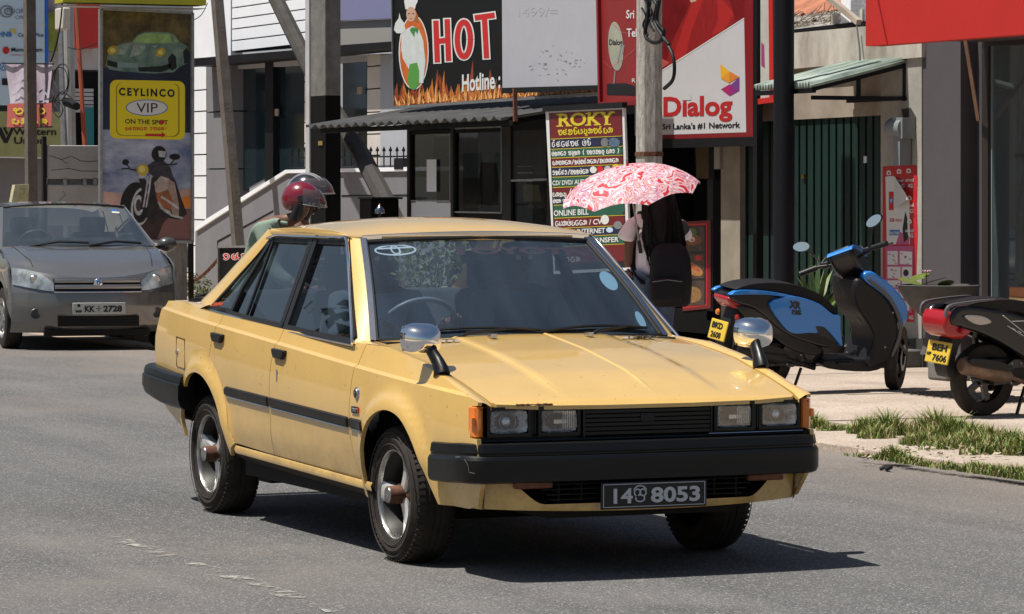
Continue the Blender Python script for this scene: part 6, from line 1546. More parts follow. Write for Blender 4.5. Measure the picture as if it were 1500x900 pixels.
M = MB(); M.tube([Z.p(1255, 38, 30), Z.p(1259, 70, 30), Z.p(1260, 92, 30)], .008, 6); o = M.build('cable', GRY_W, None); tag(o, 'thin grey wire down the whitewashed fascia left of the red sign', 'cable')
# black meter cupboard at the kiosk edge
# backing buildings so the street goes on behind the signs
bb_ = box('building', (-60, 14.5, 0), (12, 18, 7), mat('backdrop_block_wall', (.28,.28,.29), rough=.9, var=.2, vscale=.4), None); tag(bb_, 'long plain grey block closing the view behind the shop roofs', 'building')

# ================================================================== GRASS
def tuft(M, c, r, n, h, m=0):
    for i in range(n):
        a = random.uniform(0, 2*pi); q = r*random.random()**.8; b = Vector((c[0]+q*cos(a)*c[3], c[1]+q*sin(a)*c[4], c[2])); hh = h*random.uniform(.35, 1.15)*(1-.45*q/r)
        a2 = random.uniform(0, 2*pi); ln = hh*random.uniform(.25, .9); d = Vector((cos(a2)*ln, sin(a2)*ln, hh)); s_ = Vector((-sin(a2), cos(a2), 0))*random.uniform(.0025, .0055)
        k = len(M.v); m1 = b+Vector((d.x*.35, d.y*.35, d.z*.62)); M.v += [b-s_, b+s_, m1+s_*.8, m1-s_*.8, b+Vector((d.x, d.y, d.z*.95))]; M.f += [(k, k+1, k+2, k+3), (k+3, k+2, k+4)]; M.mi += [random.choice((0, 0, 1, 1, 2, 2))]*2
GRS = [mat('grass_green', (.12,.19,.03), rough=.55, var=.4, vscale=18), mat('grass_light', (.22,.29,.06), rough=.55, var=.3, vscale=18), mat('grass_dry', (.34,.28,.13), rough=.7)]
def grass(name, label, spots):
    M = MB()
    for px, py, rx_, ry_, n, h in spots: c = onZ(px, py, .04); tuft(M, (c.x, c.y, .03, rx_, ry_), 1.0, n, h)
    me = bpy.data.meshes.new(name); me.from_pydata([tuple(v) for v in M.v], [], M.f); 
    for g_ in GRS: me.materials.append(g_)
    for p, k in zip(me.polygons, M.mi): p.material_index = k
    o = bpy.data.objects.new(name, me); COL.objects.link(o); o['label'] = label; o['category'] = 'grass'; o['kind'] = 'stuff'; return o
random.seed(21)
grass('grass', 'thick grass tufts growing along the pavement joint', [(1270,634,.10,.14,420,.15),(1300,636,.12,.16,620,.19),(1285,641,.10,.14,260,.12),(1345,650,.10,.13,300,.11),(1372,640,.13,.20,900,.21),(1398,645,.12,.20,900,.19),(1425,650,.12,.18,700,.16),(1388,656,.08,.2,260,.10),(1452,654,.12,.20,700,.16),(1480,660,.12,.2,800,.17),(1510,664,.12,.2,600,.17),(1440,664,.08,.16,300,.09)])
grass('grass', 'low grass beside the front indicator of the yellow car', [(1190,624,.08,.07,300,.13),(1200,627,.06,.08,220,.11),(1222,630,.05,.14,260,.06),(1238,628,.05,.08,140,.05)])
grass('grass', 'ragged low grass strip along the edge of the asphalt', [(1262,668,.2,.05,60,.04),(1288,671,.2,.05,110,.05),(1308,672,.12,.07,330,.11),(1332,677,.2,.06,300,.07),(1362,681,.12,.06,150,.05),(1390,685,.12,.06,170,.06),(1412,688,.08,.04,60,.04),(1430,690,.2,.07,380,.08),(1462,694,.2,.07,400,.08),(1490,698,.2,.07,420,.09),(1515,701,.2,.07,300,.08)])
# litter
M = MB(); random.seed(8)
for i in range(70):
    c = onZ(random.uniform(1240, 1500), random.uniform(655, 672), .045); s_ = random.uniform(.006, .02); n = 5; a0 = random.uniform(0, 6); M.add([c+Vector((s_*cos(a0+2*pi*k/n)*random.uniform(.6,1.3), s_*sin(a0+2*pi*k/n)*1.4, .004*k)) for k in range(n)], [tuple(range(n))])
o = M.build('litter', mat('litter_paper', (.5,.42,.32), rough=.9, var=.4, vscale=30), None, 0); o['kind'] = 'stuff'; o['label'] = 'small bits of dry litter scattered between the grass tufts'; o['category'] = 'litter'
M = MB(); c = onZ(1297, 688, .01); M.tube(spline([c+Vector((-.06,0,0)), c+Vector((-.02,.02,.012)), c+Vector((.03,-.01,.006)), c+Vector((.07,.0,.02))], 4), [.012]*13, 6); o = M.build('rubber_scrap', RUB, None); tag(o, 'small black rubber scrap lying on the road near the grass', 'scrap')

# ================================================================== HATCHBACK BEHIND (own frame: x forward, origin under the front axle)
GPN = paint('grey_metallic', (.175, .172, .170), dirt=.06, metal=.5, rough=.24, coat=1)
CGL = glassmat('hatch_glass', (.30, .34, .36), 1.6, haze=.05, hazecol=(.5, .55, .6))
hc = lthing('hatchback_car', 'grey metallic hatchback with two bar grille approaching behind the yellow car', 'car', (0, 0, 0))
fa, fb_ = onZ(20, 511), onZ(238, 508)
mid = (fa+fb_)/2; ang = radians(-6)
hc.location = (mid.x-.10, mid.y, 0); hc.rotation_euler = (0, 0, ang)
def hw(x):   # half width in plan
    return pl([(-3.0,.70),(-2.8,.77),(-2.3,.835),(-1.0,.845),(0,.845),(.35,.83),(.55,.78),(.68,.70)], x)
def hs_(x, z):
    w_ = hw(x); y = w_
    if z < .5: y -= .05*((.5-z)/.3)**1.5
    if z > .80: y -= .10*((z-.80)/.25)**1.6
    if abs(x) < .55: y += .015*(1-ss(.33,.42,abs(hypot(x, z-.3))))
    return y
def nosex(y, z):
    b = .66-.30*(abs(y)/.84)**3.0
    return b+pl([(.16,-.06),(.24,.02),(.42,.055),(.55,.045),(.62,.02),(.70,-.02),(.84,-.12)], z)
ZT = lambda y: .705+.115*(abs(y)/.80)**2
ZS = lambda x: pl([(-.50,.985),(-.2,.955),(.0,.92),(.2,.875),(.36,.80)], x)
g2 = lambda nm, f, nu, nv, m, p: grid(nm, f, nu, nv, m, p, 50)
g2('front_bumper', lambda a, b: (nosex(lerp(-.81,.81,b), lerp(.17,.56,a)), lerp(-.81,.81,b), lerp(.17,.56,a)), 10, 24, GPN, hc)
g2('nose_panel', lambda a, b: (nosex(lerp(-.81,.81,b), lerp(.56,ZT(lerp(-.81,.81,b)),a))-.006, lerp(-.81,.81,b), lerp(.56,ZT(lerp(-.81,.81,b)),a)), 5, 24, GPN, hc)
g2('grille_opening', lambda a, b: (nosex(lerp(-.43,.43,b), lerp(.562,.700,a))+.001, lerp(-.43,.43,b), lerp(.562,.700,a)), 5, 14, DARK, hc)
def bonnet2(a, b):
    q = b*2-1; xf = nosex(q*.80, ZT(q*.80))-.006; xb = -.42+.14*(1-q*q); x = lerp(xf, xb, a)
    yo = hs_(min(x, .34), ZS(min(x, .36)))-.004; y = q*min(yo, lerp(.80, .83, a))
    zc_ = pl([(-.45,1.01),(-.28,1.005),(.0,.955),(.3,.875),(.5,.80),(.64,.705)], x); zs_ = ZS(x) if abs(q) > .999 else ZS(x)
    z = lerp(zc_, lerp(ZT(.80), .985, ss(0,1,a)**.8), abs(q)**3); z = lerp(ZT(q*.80), z, min(1, a*5)**.7)
    k = abs(abs(y)-.60); return (x, y, z+.012*(1-ss(0,.05,k))*ss(0,.3,a))
g2('bonnet', bonnet2, 16, 32, GPN, hc)
for s in (-1, 1):
    M = MB(); M.tube([Vector(bonnet2(t/10, .5+s*lerp(.36,.43,t/10)))+Vector((0,0,.002)) for t in range(1, 11)], .004, 5); M.build('bonnet_seam', DARK, hc)
for s in (-1, 1):
    fen = [(.40,.22),(.44,.4),(.43,.56),(.38,.70),(.345,.81),(.2,.875),(.0,.92),(-.2,.955),(-.5,.985),(-.5,.28)]+[(.36*cos(radians(a)), .31+.36*sin(radians(a))) for a in range(172, 5, -12)]
    panel('front_wing', fen, lambda u, v: (u, s*hs_(u, v), v), GPN, hc, .06, (0,-s,0), .02, smooth=50)
    dr = [(-.51,.28),(-.51,.985),(-1.5,1.03),(-1.5,.28)]; panel('door', dr, lambda u, v: (u, s*hs_(u, v), v), GPN, hc, .1, (0,-s,0), .02, smooth=50)
    rq = [(-1.51,.28),(-1.51,1.08),(-2.95,1.05),(-3.0,.9),(-3.0,.35),(-2.74,.30)]+[(-2.37+.36*cos(radians(a)), .31+.36*sin(radians(a))) for a in range(172, 5, -12)][::1]
    rq = [(-1.51,.28),(-1.51,1.08),(-2.95,1.05),(-3.0,.9),(-3.0,.35),(-2.74,.30)]+[(-2.37+.36*cos(radians(a)), .31+.36*sin(radians(a))) for a in range(175, 5, -12)]
    panel('rear_quarter', rq, lambda u, v: (u, s*hs_(u, v), v), GPN, hc, .1, (0,-s,0), .02, smooth=50)
    # headlamp
    hlp = [(.33,.60),(.40,.80),(.44,.90)]
    V = []; F = []; n = 8
    for i in range(n+1):
        t = i/n; y = lerp(.43, .795, t); zb_, zt_ = lerp(.575, .64, t**1.3), pl([(0,.66),(.25,.735),(.6,.785),(1,.80)], t)
        for j in range(5): z = lerp(zb_, zt_, j/4); V.append((nosex(y, z)+.010, s*y, z))
    F = [(i*5+j, (i+1)*5+j, (i+1)*5+j+1, i*5+j+1) for i in range(n) for j in range(4)]
    hl = obj('headlight', V, F, mat('hatch_lamp', (.50,.54,.52), rough=.15, metal=.6, coat=1, var=.6, vscale=9), hc, 60)
    M = MB(); M.lathe([(0, .0), (.035, .0), (.045, -.014)], (nosex(.60,.69)+.014, s*.60, .69), 'x', 20); M.build('bulb_cap', CHRD, hl, 40)
    M = MB(); M.lathe([(0, .004), (.035, .004), (.045, .010), (.052, 0)], (nosex(.60,.36)+.01, s*.60, .36), 'x', 20); M.build('fog_lamp', mat('fog_dark', (.05,.05,.05), rough=.4), hc, 40)
    # greenhouse side: pillars, glass
    yg_ = lambda x, z: .80-(z-.99)*.42
    gw = lambda x, z, o=0: Vector((x, s*(yg_(x, z)+o), z))
    obj('side_glass', [gw(-.62,.99,-.01), gw(-2.75,1.04,-.01), gw(-2.55,1.33,-.01), gw(-1.3,1.37,-.01)], [(0,1,2,3)], CGL, hc, 0)
    M = MB()
    for a, c_, w_ in (((-.55,.99),(-1.28,1.37),.05),((-1.62,1.03),(-1.66,1.37),.05),((-2.85,1.03),(-2.55,1.37),.16)): M.bar(gw(*a), gw(*c_), w_, .03, up=(0, s, .4))
    M.bar(gw(-1.25,1.375), gw(-2.6,1.36), .05, .03, up=(0,s,.4)); M.build('side_pillar', GPN, hc)
    M = MB(); ws2 = lambda t, q: Vector((lerp(-.40,-1.22,t)+lerp(.16,.08,t)*(1-q*q), lerp(.76,.62,t)*q, lerp(.975,1.385,t)+lerp(.01,.03,t)*(1-q*q)+.012*sin(pi*t)))
    A_ = [ws2(t/8, s) for t in range(9)]; B_ = [gw(lerp(-.52,-1.30,t/8), lerp(.985,1.375,t/8), .012) for t in range(9)]
    strip3('a_pillar', A_, B_, GPN, hc, .015, (.4, s*.7, .5))
    # mirror
    M = MB(); M.lathe([(0,-.05),(.05,-.045),(.075,-.01),(.07,.03),(.04,.07),(0,.08)], (-.50, s*.93, 1.01), 'x', 14); mo = M.build('wing_mirror', mat('mirror_dark_grey', (.05,.05,.052), rough=.35, coat=.3), hc, 60)
    for v in mo.data.vertices: v.co.y = s*.93+(v.co.y-s*.93)*1.35
    M = MB(); M.bar((-.52, s*.79, .97), (-.50, s*.90, .99), .04); M.build('mirror_arm', BLKP, hc)
    # wheels
    for x in (0, -2.37):
        M = MB(); cy = s*.755; M.lathe([(.20,-.085*s),(.27,-.09*s),(.295,-.075*s),(.30,-.05*s),(.30,.05*s),(.295,.072*s),(.27,.085*s),(.205,.08*s),(.20,.07*s)], (x, cy, .30), 'y', 40); wl = M.build('wheel', TYRE, hc, 40)
        M = MB(); M.lathe([(.205,.06*s),(.20,.082*s),(.19,.07*s),(.17,.03*s),(0,.02*s)], (x, cy, .30), 'y', 32)
        for k in range(5):
            a = 2*pi*k/5; M.bar((x, cy+s*.055, .30), (x+.185*cos(a), cy+s*.065, .30+.185*sin(a)), .045, .02, up=(0,1,0))
        M.lathe([(0,.07*s),(.04,.068*s),(.045,.05*s)], (x, cy, .30), 'y', 16); M.build('rim', ALU, wl, 30)
ws2 = lambda t, q: Vector((lerp(-.40,-1.22,t)+lerp(.16,.08,t)*(1-q*q), lerp(.76,.62,t)*q, lerp(.975,1.385,t)+lerp(.01,.03,t)*(1-q*q)+.012*sin(pi*t)))
hws = g2('windscreen', lambda a, b: ws2(a, b*2-1), 8, 18, glassmat('hatch_windscreen', (.40,.46,.48), 2.0, haze=.10, hazecol=(.30,.36,.40)), hc)
g2('roof', lambda a, b: (lerp(-1.20,-3.0,a)+lerp(.085,0,a)*(1-(b*2-1)**2), lerp(-.63,.63,b), pl([(0,1.388),(.3,1.425),(.6,1.42),(1,1.35)], a)+.02*(1-(b*2-1)**2)-.03*abs(b*2-1)**6), 10, 16, GPN, hc)
M = MB(); M.tube([ws2(.015, q/8)+Vector((.02,0,.0)) for q in range(-8, 9)], .018, 6); M.tube([ws2(.99, q/8)+Vector((.01,0,.004)) for q in range(-8, 9)], .012, 6); M.build('windscreen_seal', RUB, hc)
for y0, y1 in ((-.50,.08),(.08,.62)):
    M = MB(); a = ws2(.02, y0/.74)+Vector((.04,0,.01)); c = ws2(.06, y1/.74)+Vector((.04,0,.02)); M.tube([a, a.lerp(c,.5)+Vector((.02,0,.03)), c], .013, 6); M.build('wiper', RUB, hc)
for z in (.677, .618):
    M = MB(); M.tube([(nosex(q/10*.42, z)+.014, q/10*.42, z) for q in range(-10, 11)], 1, sec=[(-.012,-.020),(.010,-.018),(.014,.0),(.010,.018),(-.012,.020)]); M.build('grille_bar', mat('bar_grey', (.34,.34,.345), rough=.28, metal=.7), hc, 30)
M = MB(); M.tube([(nosex(q/10*.43, .565)+.010, q/10*.43, .568) for q in range(-10, 11)], .007, 6); M.build('grille_trim', CHRD, hc)
M = MB(); M.lathe([(0,.022),(.032,.020),(.044,.012),(.048,0)], (nosex(0,.65)+.02, 0, .655), 'x', 24); eb = M.build('emblem', CHR, hc, 50)
M = MB(); x = nosex(0,.65)+.044; M.bar((x,-.018,.670),(x,-.006,.638),.010); M.bar((x,.018,.670),(x,.006,.638),.010); M.bar((x,-.018,.670),(x,.018,.670),.009); M.build('emblem_mark', BPR, eb)
M = MB(); M.box((nosex(0,.3)-.02, -.40, .235), (nosex(0,.3)+.008, .40, .335)); M.box((nosex(.5,.2)-.0,-.52,.14),(nosex(0,.2)+.005,.52,.20)); M.build('air_intake', DARK, hc)
for z in (.26,.285,.31):
    M = MB(); M.bar((nosex(0,.3)+.010,-.39,z),(nosex(0,.3)+.010,.39,z),.006); M.build('intake_slat', BLKP, hc)
pl2 = box('number_plate', (nosex(0,.45)+.012, -.26, .352), (nosex(0,.45)+.022, .26, .465), mat('plate_white', (.50,.52,.48), rough=.4), hc, .004)
text('KK', .055, KPR, (nosex(0,.45)+.024, -.145, .378), (0,1,0), (0,0,1), pl2, width=.10, bold=.003)
text('2728', .055, KPR, (nosex(0,.45)+.024, .04, .378), (0,1,0), (0,0,1), pl2, width=.185, bold=.003)
text('WP', .022, KPR, (nosex(0,.45)+.024, -.235, .370), (0,1,0), (0,0,1), pl2, width=.07, bold=.002)
M = MB(); x = nosex(0,.45)+.0235; M.bar((x,-.03,.408),(x,.02,.408),.006); M.box((x-.001,-.011,.422),(x+.001,.001,.434)); M.box((x-.001,-.011,.384),(x+.001,.001,.396)); M.lathe([(0,.001),(.014,.001),(.016,0)],(x-.001,-.20,.438),'x',10); M.build('lettering', KPR, pl2, 0)
for (y, z, m_) in ((.50,1.34,BPR),(.50,1.315,WPR)):
    p = [ws2((z-.975)/.41, (y+dy)/.64)+Vector((.008,0,.008)) for dy in (-.04,.04)]; q = [v+Vector((.02,0,-.016)) for v in p]; obj('screen_sticker', [p[0], p[1], q[1], q[0]], [(0,1,2,3)], m_, hws, 0)
M = MB(); M.box((-2.9,-.70,.22),(.45,.70,.34)); M.box((-2.9,-.66,.34),(-2.72,.66,1.0)); M.box((-.40,-.70,.34),(.30,.66,.78)); M.box((-1.95,-.7,.34),(-.5,.7,.55)); M.build('underbody', DARK, hc, 0)
M = MB(); M.tube([(-.55,-.6,.98),(-.55,.6,.98)], .10, 8); M.build('dashboard', MATS['dash_vinyl'], hc)
for y in (-.36,.36):
    M = MB(); M.bar((-1.35,y,.5),(-1.5,y,1.12),.46,.12,up=(1,0,0)); M.box((-1.60,y-.13,1.12),(-1.50,y+.13,1.28)); o = M.build('front_seat', mat('hatch_seat', (.16,.16,.15), rough=.9), hc); bevel(o,.03)
M = MB(); C_ = Vector((-.82,-.36,1.0)); M.tube([C_+Vector((.10*cos(2*pi*k/24), .18*sin(2*pi*k/24), .15*cos(2*pi*k/24))) for k in range(24)], .014, 6, closed=True); M.build('steering_wheel', MATS['wheel_plastic'], hc, 60)
# little yellow taxi sign standing behind the grey car roof
o = Pl('X', -26).ext('roof_sign', [(22,271),(43,270),(41,296),(17,297)], .12, mat('taxi_yellow', (.50,.47,.28), rough=.5, var=.3, vscale=9), None); tag(o, 'small cream and yellow roof sign showing above the grey hatchback', 'sign')
txp = Pl('X', -26); txp.ribbon('lettering', [[(28,277),(36,277),(35,285),(28,285)],[(27,289),(34,290)]], 1.5, mat('mustard', (.45,.30,.03), rough=.5), o, 2)

# ================================================================== SCOOTERS (own frame: x forward, y left, z up, origin under the rear wheel)
def profile(name, pts, y0, y1, m, parent, bev=.02, sm_=3, waist=0):
    """side outline given a thickness and rounded rim"""
    P_ = [(p.x, p.y) for p in spline([(a, b, 0) for a, b in pts], sm_, True)] if sm_ else pts
    M = MB(); M.prism(P_, lambda u, v, w_: (u, w_+y0, v), y1-y0); o = M.build(name, m, parent, 40)
    if bev: bevel(o, bev, 3); o.modifiers['bevel'].angle_limit = radians(50)
    return o
SBLK = mat('scooter_black', (.006,.0065,.008), rough=.28, coat=.25)
SDRK = mat('scooter_matt', (.012,.012,.014), rough=.5, spec=.3, bump=.1, bscale=200)
SEAT = mat('seat_vinyl', (.008,.008,.009), rough=.6, spec=.25, bump=.15, bscale=160)
TAIL = mat('tail_lens', (.36,.012,.018), rough=.25, coat=.3)
PYEL = mat('plate_yellow', (.66,.46,.05), rough=.45)
def scooter(label, col, steer, plate, loc, rz, lean, group=None, kind=0):
    t = lthing('motor_scooter', label, 'scooter', loc, 0)
    t.rotation_euler = (lean, 0, rz); R = .25; WB = 1.17 if kind == 0 else 1.27; SH = -.19 if kind == 0 else 0
    body = col
    def wheel2(c, parent, nm='wheel', tilt=0, st=0):
        M = MB(); n = 40; prof = [(R-.095,-.035),(R-.05,-.05),(R-.015,-.045),(R,-.015),(R,.015),(R-.015,.045),(R-.05,.05),(R-.095,.035)]
        M.lathe(prof, (0,0,0), 'y', n); w_ = M.build(nm, TYRE, parent, 50); w_.location = c; w_.rotation_euler = (tilt, 0, st)
        M = MB(); M.lathe([(R-.09,-.03),(R-.10,0),(R-.09,.03)], (0,0,0), 'y', 32); M.lathe([(0,-.04),(.045,-.04),(.05,.04),(0,.04)], (0,0,0), 'y', 16)
        for k in range(5): a = 2*pi*k/5; M.bar((0,0,0), ((R-.095)*cos(a),0,(R-.095)*sin(a)), .04, .03, up=(0,1,0))
        M.build('rim', SBLK, w_, 30); return w_
    wheel2((0,0,R), t)
    fw = Vector((WB, 0, R)); hd = Vector((WB-.32+SH*.6, 0, .93))    # steering axis
    wheel2(fw, t, st=steer)
    if kind == 0:
        ss_ = [(-.28,.72),(-.26,.77),(-.10,.80),(.10,.80),(.32,.74),(.46,.62),(.50,.56),(.42,.60),(.22,.66),(-.02,.70)]
        for s in (-1, 1):
            y0, y1 = (.10,.155) if s > 0 else (-.155,-.10)
            profile('tail_stripe', [(-.37,.765),(-.29,.80),(-.07,.79),(.16,.752),(.17,.735),(-.05,.762),(-.26,.768)], y0, y1, body, t, .008)
            profile('side_panel', [(-.04,.70),(.08,.745),(.20,.745),(.38,.69),(.50,.61),(.565,.595),(.575,.50),(.60,.37),(.56,.40),(.50,.46),(.43,.515),(.36,.52),(.38,.475),(.30,.475),(.16,.475),(.05,.565)], y0*1.04, y1*1.04, body, t, .018)
            profile('lower_panel', [(-.30,.68),(-.15,.66),(.0,.57),(.14,.48),(.30,.42),(.42,.36),(.42,.30),(.20,.34),(-.05,.48),(-.2,.58)], y0*.8 if s > 0 else y0*.8, y1*.8, SBLK, t, .01)
        profile('seat', [(-.32,.80),(-.20,.84),(.0,.85),(.22,.825),(.42,.745),(.55,.64),(.55,.60),(.36,.69),(.12,.755),(-.15,.785)], -.13, .13, SEAT, t, .04)
        profile('tail_body', [(-.36,.76),(-.20,.79),(.05,.75),(.40,.66),(.56,.58),(.56,.36),(.30,.40),(.10,.48),(-.04,.58),(-.16,.66),(-.30,.70)], -.135, .135, SBLK, t, .03)
        profile('tail_lamp', [(-.375,.735),(-.30,.745),(-.22,.70),(-.27,.66),(-.32,.665)], -.115, .115, TAIL, t, .015)
        text('XR', .05, SBLK, (.13, -.163, .665), (1,0,-.1), (0,0,1), t, bold=.004, width=.10); text('125', .03, SBLK, (.14, -.163, .62), (1,0,-.1), (0,0,1), t, bold=.003, width=.08)
    else:
        for s in (-1, 1):
            y0, y1 = (.09,.16) if s > 0 else (-.16,-.09)
            profile('side_panel', [(-.40,.70),(-.34,.80),(-.10,.79),(.25,.72),(.55,.62),(.62,.45),(.55,.36),(.30,.42),(.05,.54),(-.15,.62),(-.30,.66)], y0, y1, body, t, .03)
        profile('seat', [(-.28,.80),(-.05,.84),(.22,.83),(.48,.77),(.66,.70),(.66,.62),(.45,.68),(.15,.76),(-.15,.785)], -.135, .135, SEAT, t, .045)
        for s in (-1, 1): profile('grab_rail', [(-.44,.74),(-.42,.81),(-.28,.835),(-.05,.85),(-.05,.838),(-.28,.820),(-.40,.795),(-.42,.74)], s*.135-.01, s*.135+.01, mat('rail_grey', (.10,.10,.105), rough=.35), t, .01)
        profile('tail_lamp', [(-.43,.66),(-.41,.765),(-.26,.75),(-.17,.70),(-.24,.60),(-.36,.59)], -.135, .135, TAIL, t, .03)
        for s in (-1, 1): profile('indicator_lens', [(-.30,.745),(-.16,.74),(-.08,.70),(-.17,.68),(-.25,.70)], s*.165-.02, s*.165+.02, mat('clear_lens', (.35,.33,.32), rough=.1, metal=.5, coat=1), t, .01)
        # decal strokes
        M = MB()
        for a, c_ in (((.02,.74),(.24,.60)),((.24,.60),(.36,.70)),((.36,.70),(.10,.70)),((.36,.70),(.42,.69)),((.42,.69),(.26,.585)),((.06,.67),(.20,.60)),((.10,.655),(.13,.64)),((.15,.635),(.18,.62))): M.bar((a[0], -.164, a[1]), (c_[0], -.164, c_[1]), .014, .004, up=(0,0,1))
        M.build('decal', mat('decal_silver', (.55,.56,.57), rough=.4), t, 0)
    # engine, rear arm, exhaust
    M = MB(); M.box((.02,-.07,.22),(.42,.09,.40)); M.tube([(.38,0,.30),(.46,0,.36)], .10, 12); M.tube([(.16,.10,.28),(.16,.13,.28)], .13, 16); M.tube([(0,.06,R),(.25,.10,.30)], .07, 10); o = M.build('engine', SDRK, t, 40); bevel(o, .015)
    M = MB(); M.tube([(.05,.10,.30),(-.02,.10,.62)], .022, 8); M.build('shock_absorber', SBLK, t)
    ex = MB(); ex.tube([(-.30,-.15,.37),(-.27,-.15,.365),(.05,-.15,.30),(.12,-.14,.28)], [.045,.062,.062,.035], 14); ex.tube([(.12,-.14,.28),(.40,-.10,.20),(.45,0,.24)], .018, 8)
    e = ex.build('exhaust', RUST if kind else SDRK, t, 50); e.data.materials[0] = mat('brown_exhaust', (.20,.13,.09), rough=.5, metal=.4, var=.5, vscale=9) if kind else SDRK
    profile('heat_shield', [(-.26,.42),(-.05,.40),(.08,.355),(.06,.33),(-.24,.37)], -.225, -.165, SDRK, t, .01)
    # rear mudguard with plate
    profile('mudguard', [(-.26,.66),(-.30,.60),(-.36,.40),(-.33,.28),(-.28,.30),(-.28,.42),(-.20,.58),(-.10,.62)], -.07, .07, SDRK, t, .012)
    pt_ = MB(); pr_ = Vector((-.375,0,.485)); pt_.box((-.006,-.125,-.075),(.006,.125,.075)); p_ = pt_.build('number_plate', PYEL, t); p_.location = pr_; p_.rotation_euler = (0, radians(12), 0); bevel(p_, .006)
    text(plate[0], .042, KPR, (-.0075, .095 if len(plate) < 3 else .07, .012), (0,-1,0), (0,0,1), p_, width=.16, bold=.002)
    text(plate[1], .042, KPR, (-.0075, .085 if len(plate) < 3 else .045, -.058), (0,-1,0), (0,0,1), p_, width=.15, bold=.001)
    if len(plate) > 2: text(plate[2], .026, KPR, (-.0075, .115, -.03), (0,-1,0), (0,0,1), p_, width=.05)
    # floor, leg shield, front apron
    profile('floorboard', [(.45,.26),(.50,.20),(.85,.17),(1.0,.22),(1.04,.30),(.92,.27),(.60,.27)], -.16, .16, SDRK, t, .02)
    profile('leg_shield', [(.80,.24),(.88,.20),(1.02,.28),(1.07,.50),(1.02+SH*.3,.72),(.92+SH*.8,.86),(.84+SH*.9,.86),(.80+SH*.5,.66),(.86,.45)], -.19, .19, SDRK, t, .04)
    for s in (-1, 1): profile('front_cowl', [(.88+SH*.8,.90),(.96+SH*.8,.93),(1.06+SH*.5,.84),(1.17+SH*.3,.70),(1.20+SH*.3,.58),(1.15+SH*.3,.52),(1.10+SH*.3,.62),(1.02+SH*.5,.74),(.94+SH*.8,.82)], s*.15-.035, s*.15+.035, body, t, .025)
    profile('apron_front', [(.96+SH*.8,.86),(1.08+SH*.6,.76),(1.13+SH*.3,.60),(1.08,.40),(1.02,.28),(.98,.4),(.98+SH*.5,.7)], -.11, .11, SBLK, t, .03)
    st = bpy.data.objects.new('steering', None)
    H_ = bpy.data.objects.new('handlebar_pivot', None); bpy.data.objects.remove(st); bpy.data.objects.remove(H_)
    rot = Matrix.Rotation(steer, 4, (fw-hd).normalized()*-1); 
    def tf(o, fork=False):
        fr_ = fork or o.name.startswith(('fork', 'front_mud'))
        T = Matrix.Translation(hd) @ rot @ Matrix.Translation(-hd) @ Matrix.Translation((0 if fr_ else SH+(WB-1.27)*.0, 0, 0))
        o.data.transform(T); return o
    o = profile('headlamp_cowl', [(.74,1.02),(.80,1.06),(.96,1.05),(1.06,.98),(1.08,.90),(.98,.84),(.86,.88),(.78,.95)], -.10, .10, SBLK, t, .035); tf(o)
    o = profile('dash_trim', [(.74,1.035),(.80,1.075),(.98,1.065),(1.06,1.00),(.97,1.04),(.82,1.05)], -.105, .105, body, t, .015); tf(o)
    o = box('dial', (.80,-.07,1.06), (.93,.07,1.085), RUB, t, .015); tf(o)
    M = MB(); M.tube([(.88,-.10,.99),(.84,-.22,1.01),(.80,-.34,1.0)], .014, 8); M.tube([(.88,.10,.99),(.84,.22,1.01),(.80,.34,1.0)], .014, 8); tf(M.build('handlebar', SBLK, t, 50))
    for s in (-1, 1):
        M = MB(); M.tube([(.835,s*.23,1.01),(.79,s*.36,.998)], .021, 10); tf(M.build('grip', RUB, t, 50))
        M = MB(); M.tube([(.87,s*.18,1.02),(.89,s*.26,1.01),(.87,s*.38,1.0)], .008, 6); tf(M.build('brake_lever', SBLK if not kind else GAL, t, 50))
        M = MB(); M.box((.85,s*.17-.03,.985),(.90,s*.17+.03,1.035)); tf(bevel(M.build('switch_box', SDRK, t), .01))
        M = MB(); M.tube([(.86,s*.20,1.03),(.88,s*.23,1.10),(.85,s*.28,1.17)], .007, 6); tf(M.build('mirror_stem', SBLK, t, 50))
        M = MB(); n = 18; V = []; cm = Vector((.84,s*.30,1.20))
        for d_, sc in ((.0,.92),(-.006,1.0),(.012,.95),(.03,.5)):
            for k in range(n):
                a = 2*pi*k/n; V.append(cm+Vector((d_, sc*.068*cos(a)*(1.1 if cos(a)*s > 0 else 1), sc*.040*sin(a)+sc*.012*cos(a)*s)))
        M.add(V, [tuple(range(n))]+[(j*n+k, j*n+(k+1) % n, (j+1)*n+(k+1) % n, (j+1)*n+k) for j in range(3) for k in range(n)]+[tuple(range(3*n, 4*n))[::-1]]); mo = M.build('mirror', SBLK, t, 40)
        M = MB(); M.add([cm+Vector((-.0085, .064*cos(2*pi*k/n), .037*sin(2*pi*k/n)+.012*cos(2*pi*k/n)*s)) for k in range(n)], [tuple(range(n))]); mg = M.build('mirror_glass', CHR, t, 0); tf(mo); tf(mg)
    M = MB(); M.tube([hd+Vector((.06,-.07,-.35)), fw+Vector((0,-.075,0))], .022, 8); M.tube([hd+Vector((.06,.07,-.35)), fw+Vector((0,.075,0))], .022, 8); tf(M.build('fork', SBLK, t, 50))
    M = MB(); V = []; n = 12
    for i in range(n+1):
        a = lerp(radians(20), radians(140), i/n)
        for q in (-.06,-.05,0,.05,.06): V.append(Vector((fw.x+(R+.03-(.02 if abs(q) > .055 else 0))*cos(a), q, fw.z+(R+.03-(.02 if abs(q) > .055 else 0))*sin(a))))
    M.add(V, [(i*5+j, (i+1)*5+j, (i+1)*5+j+1, i*5+j+1) for i in range(n) for j in range(4)]); tf(M.build('front_mudguard', SBLK, t, 50))
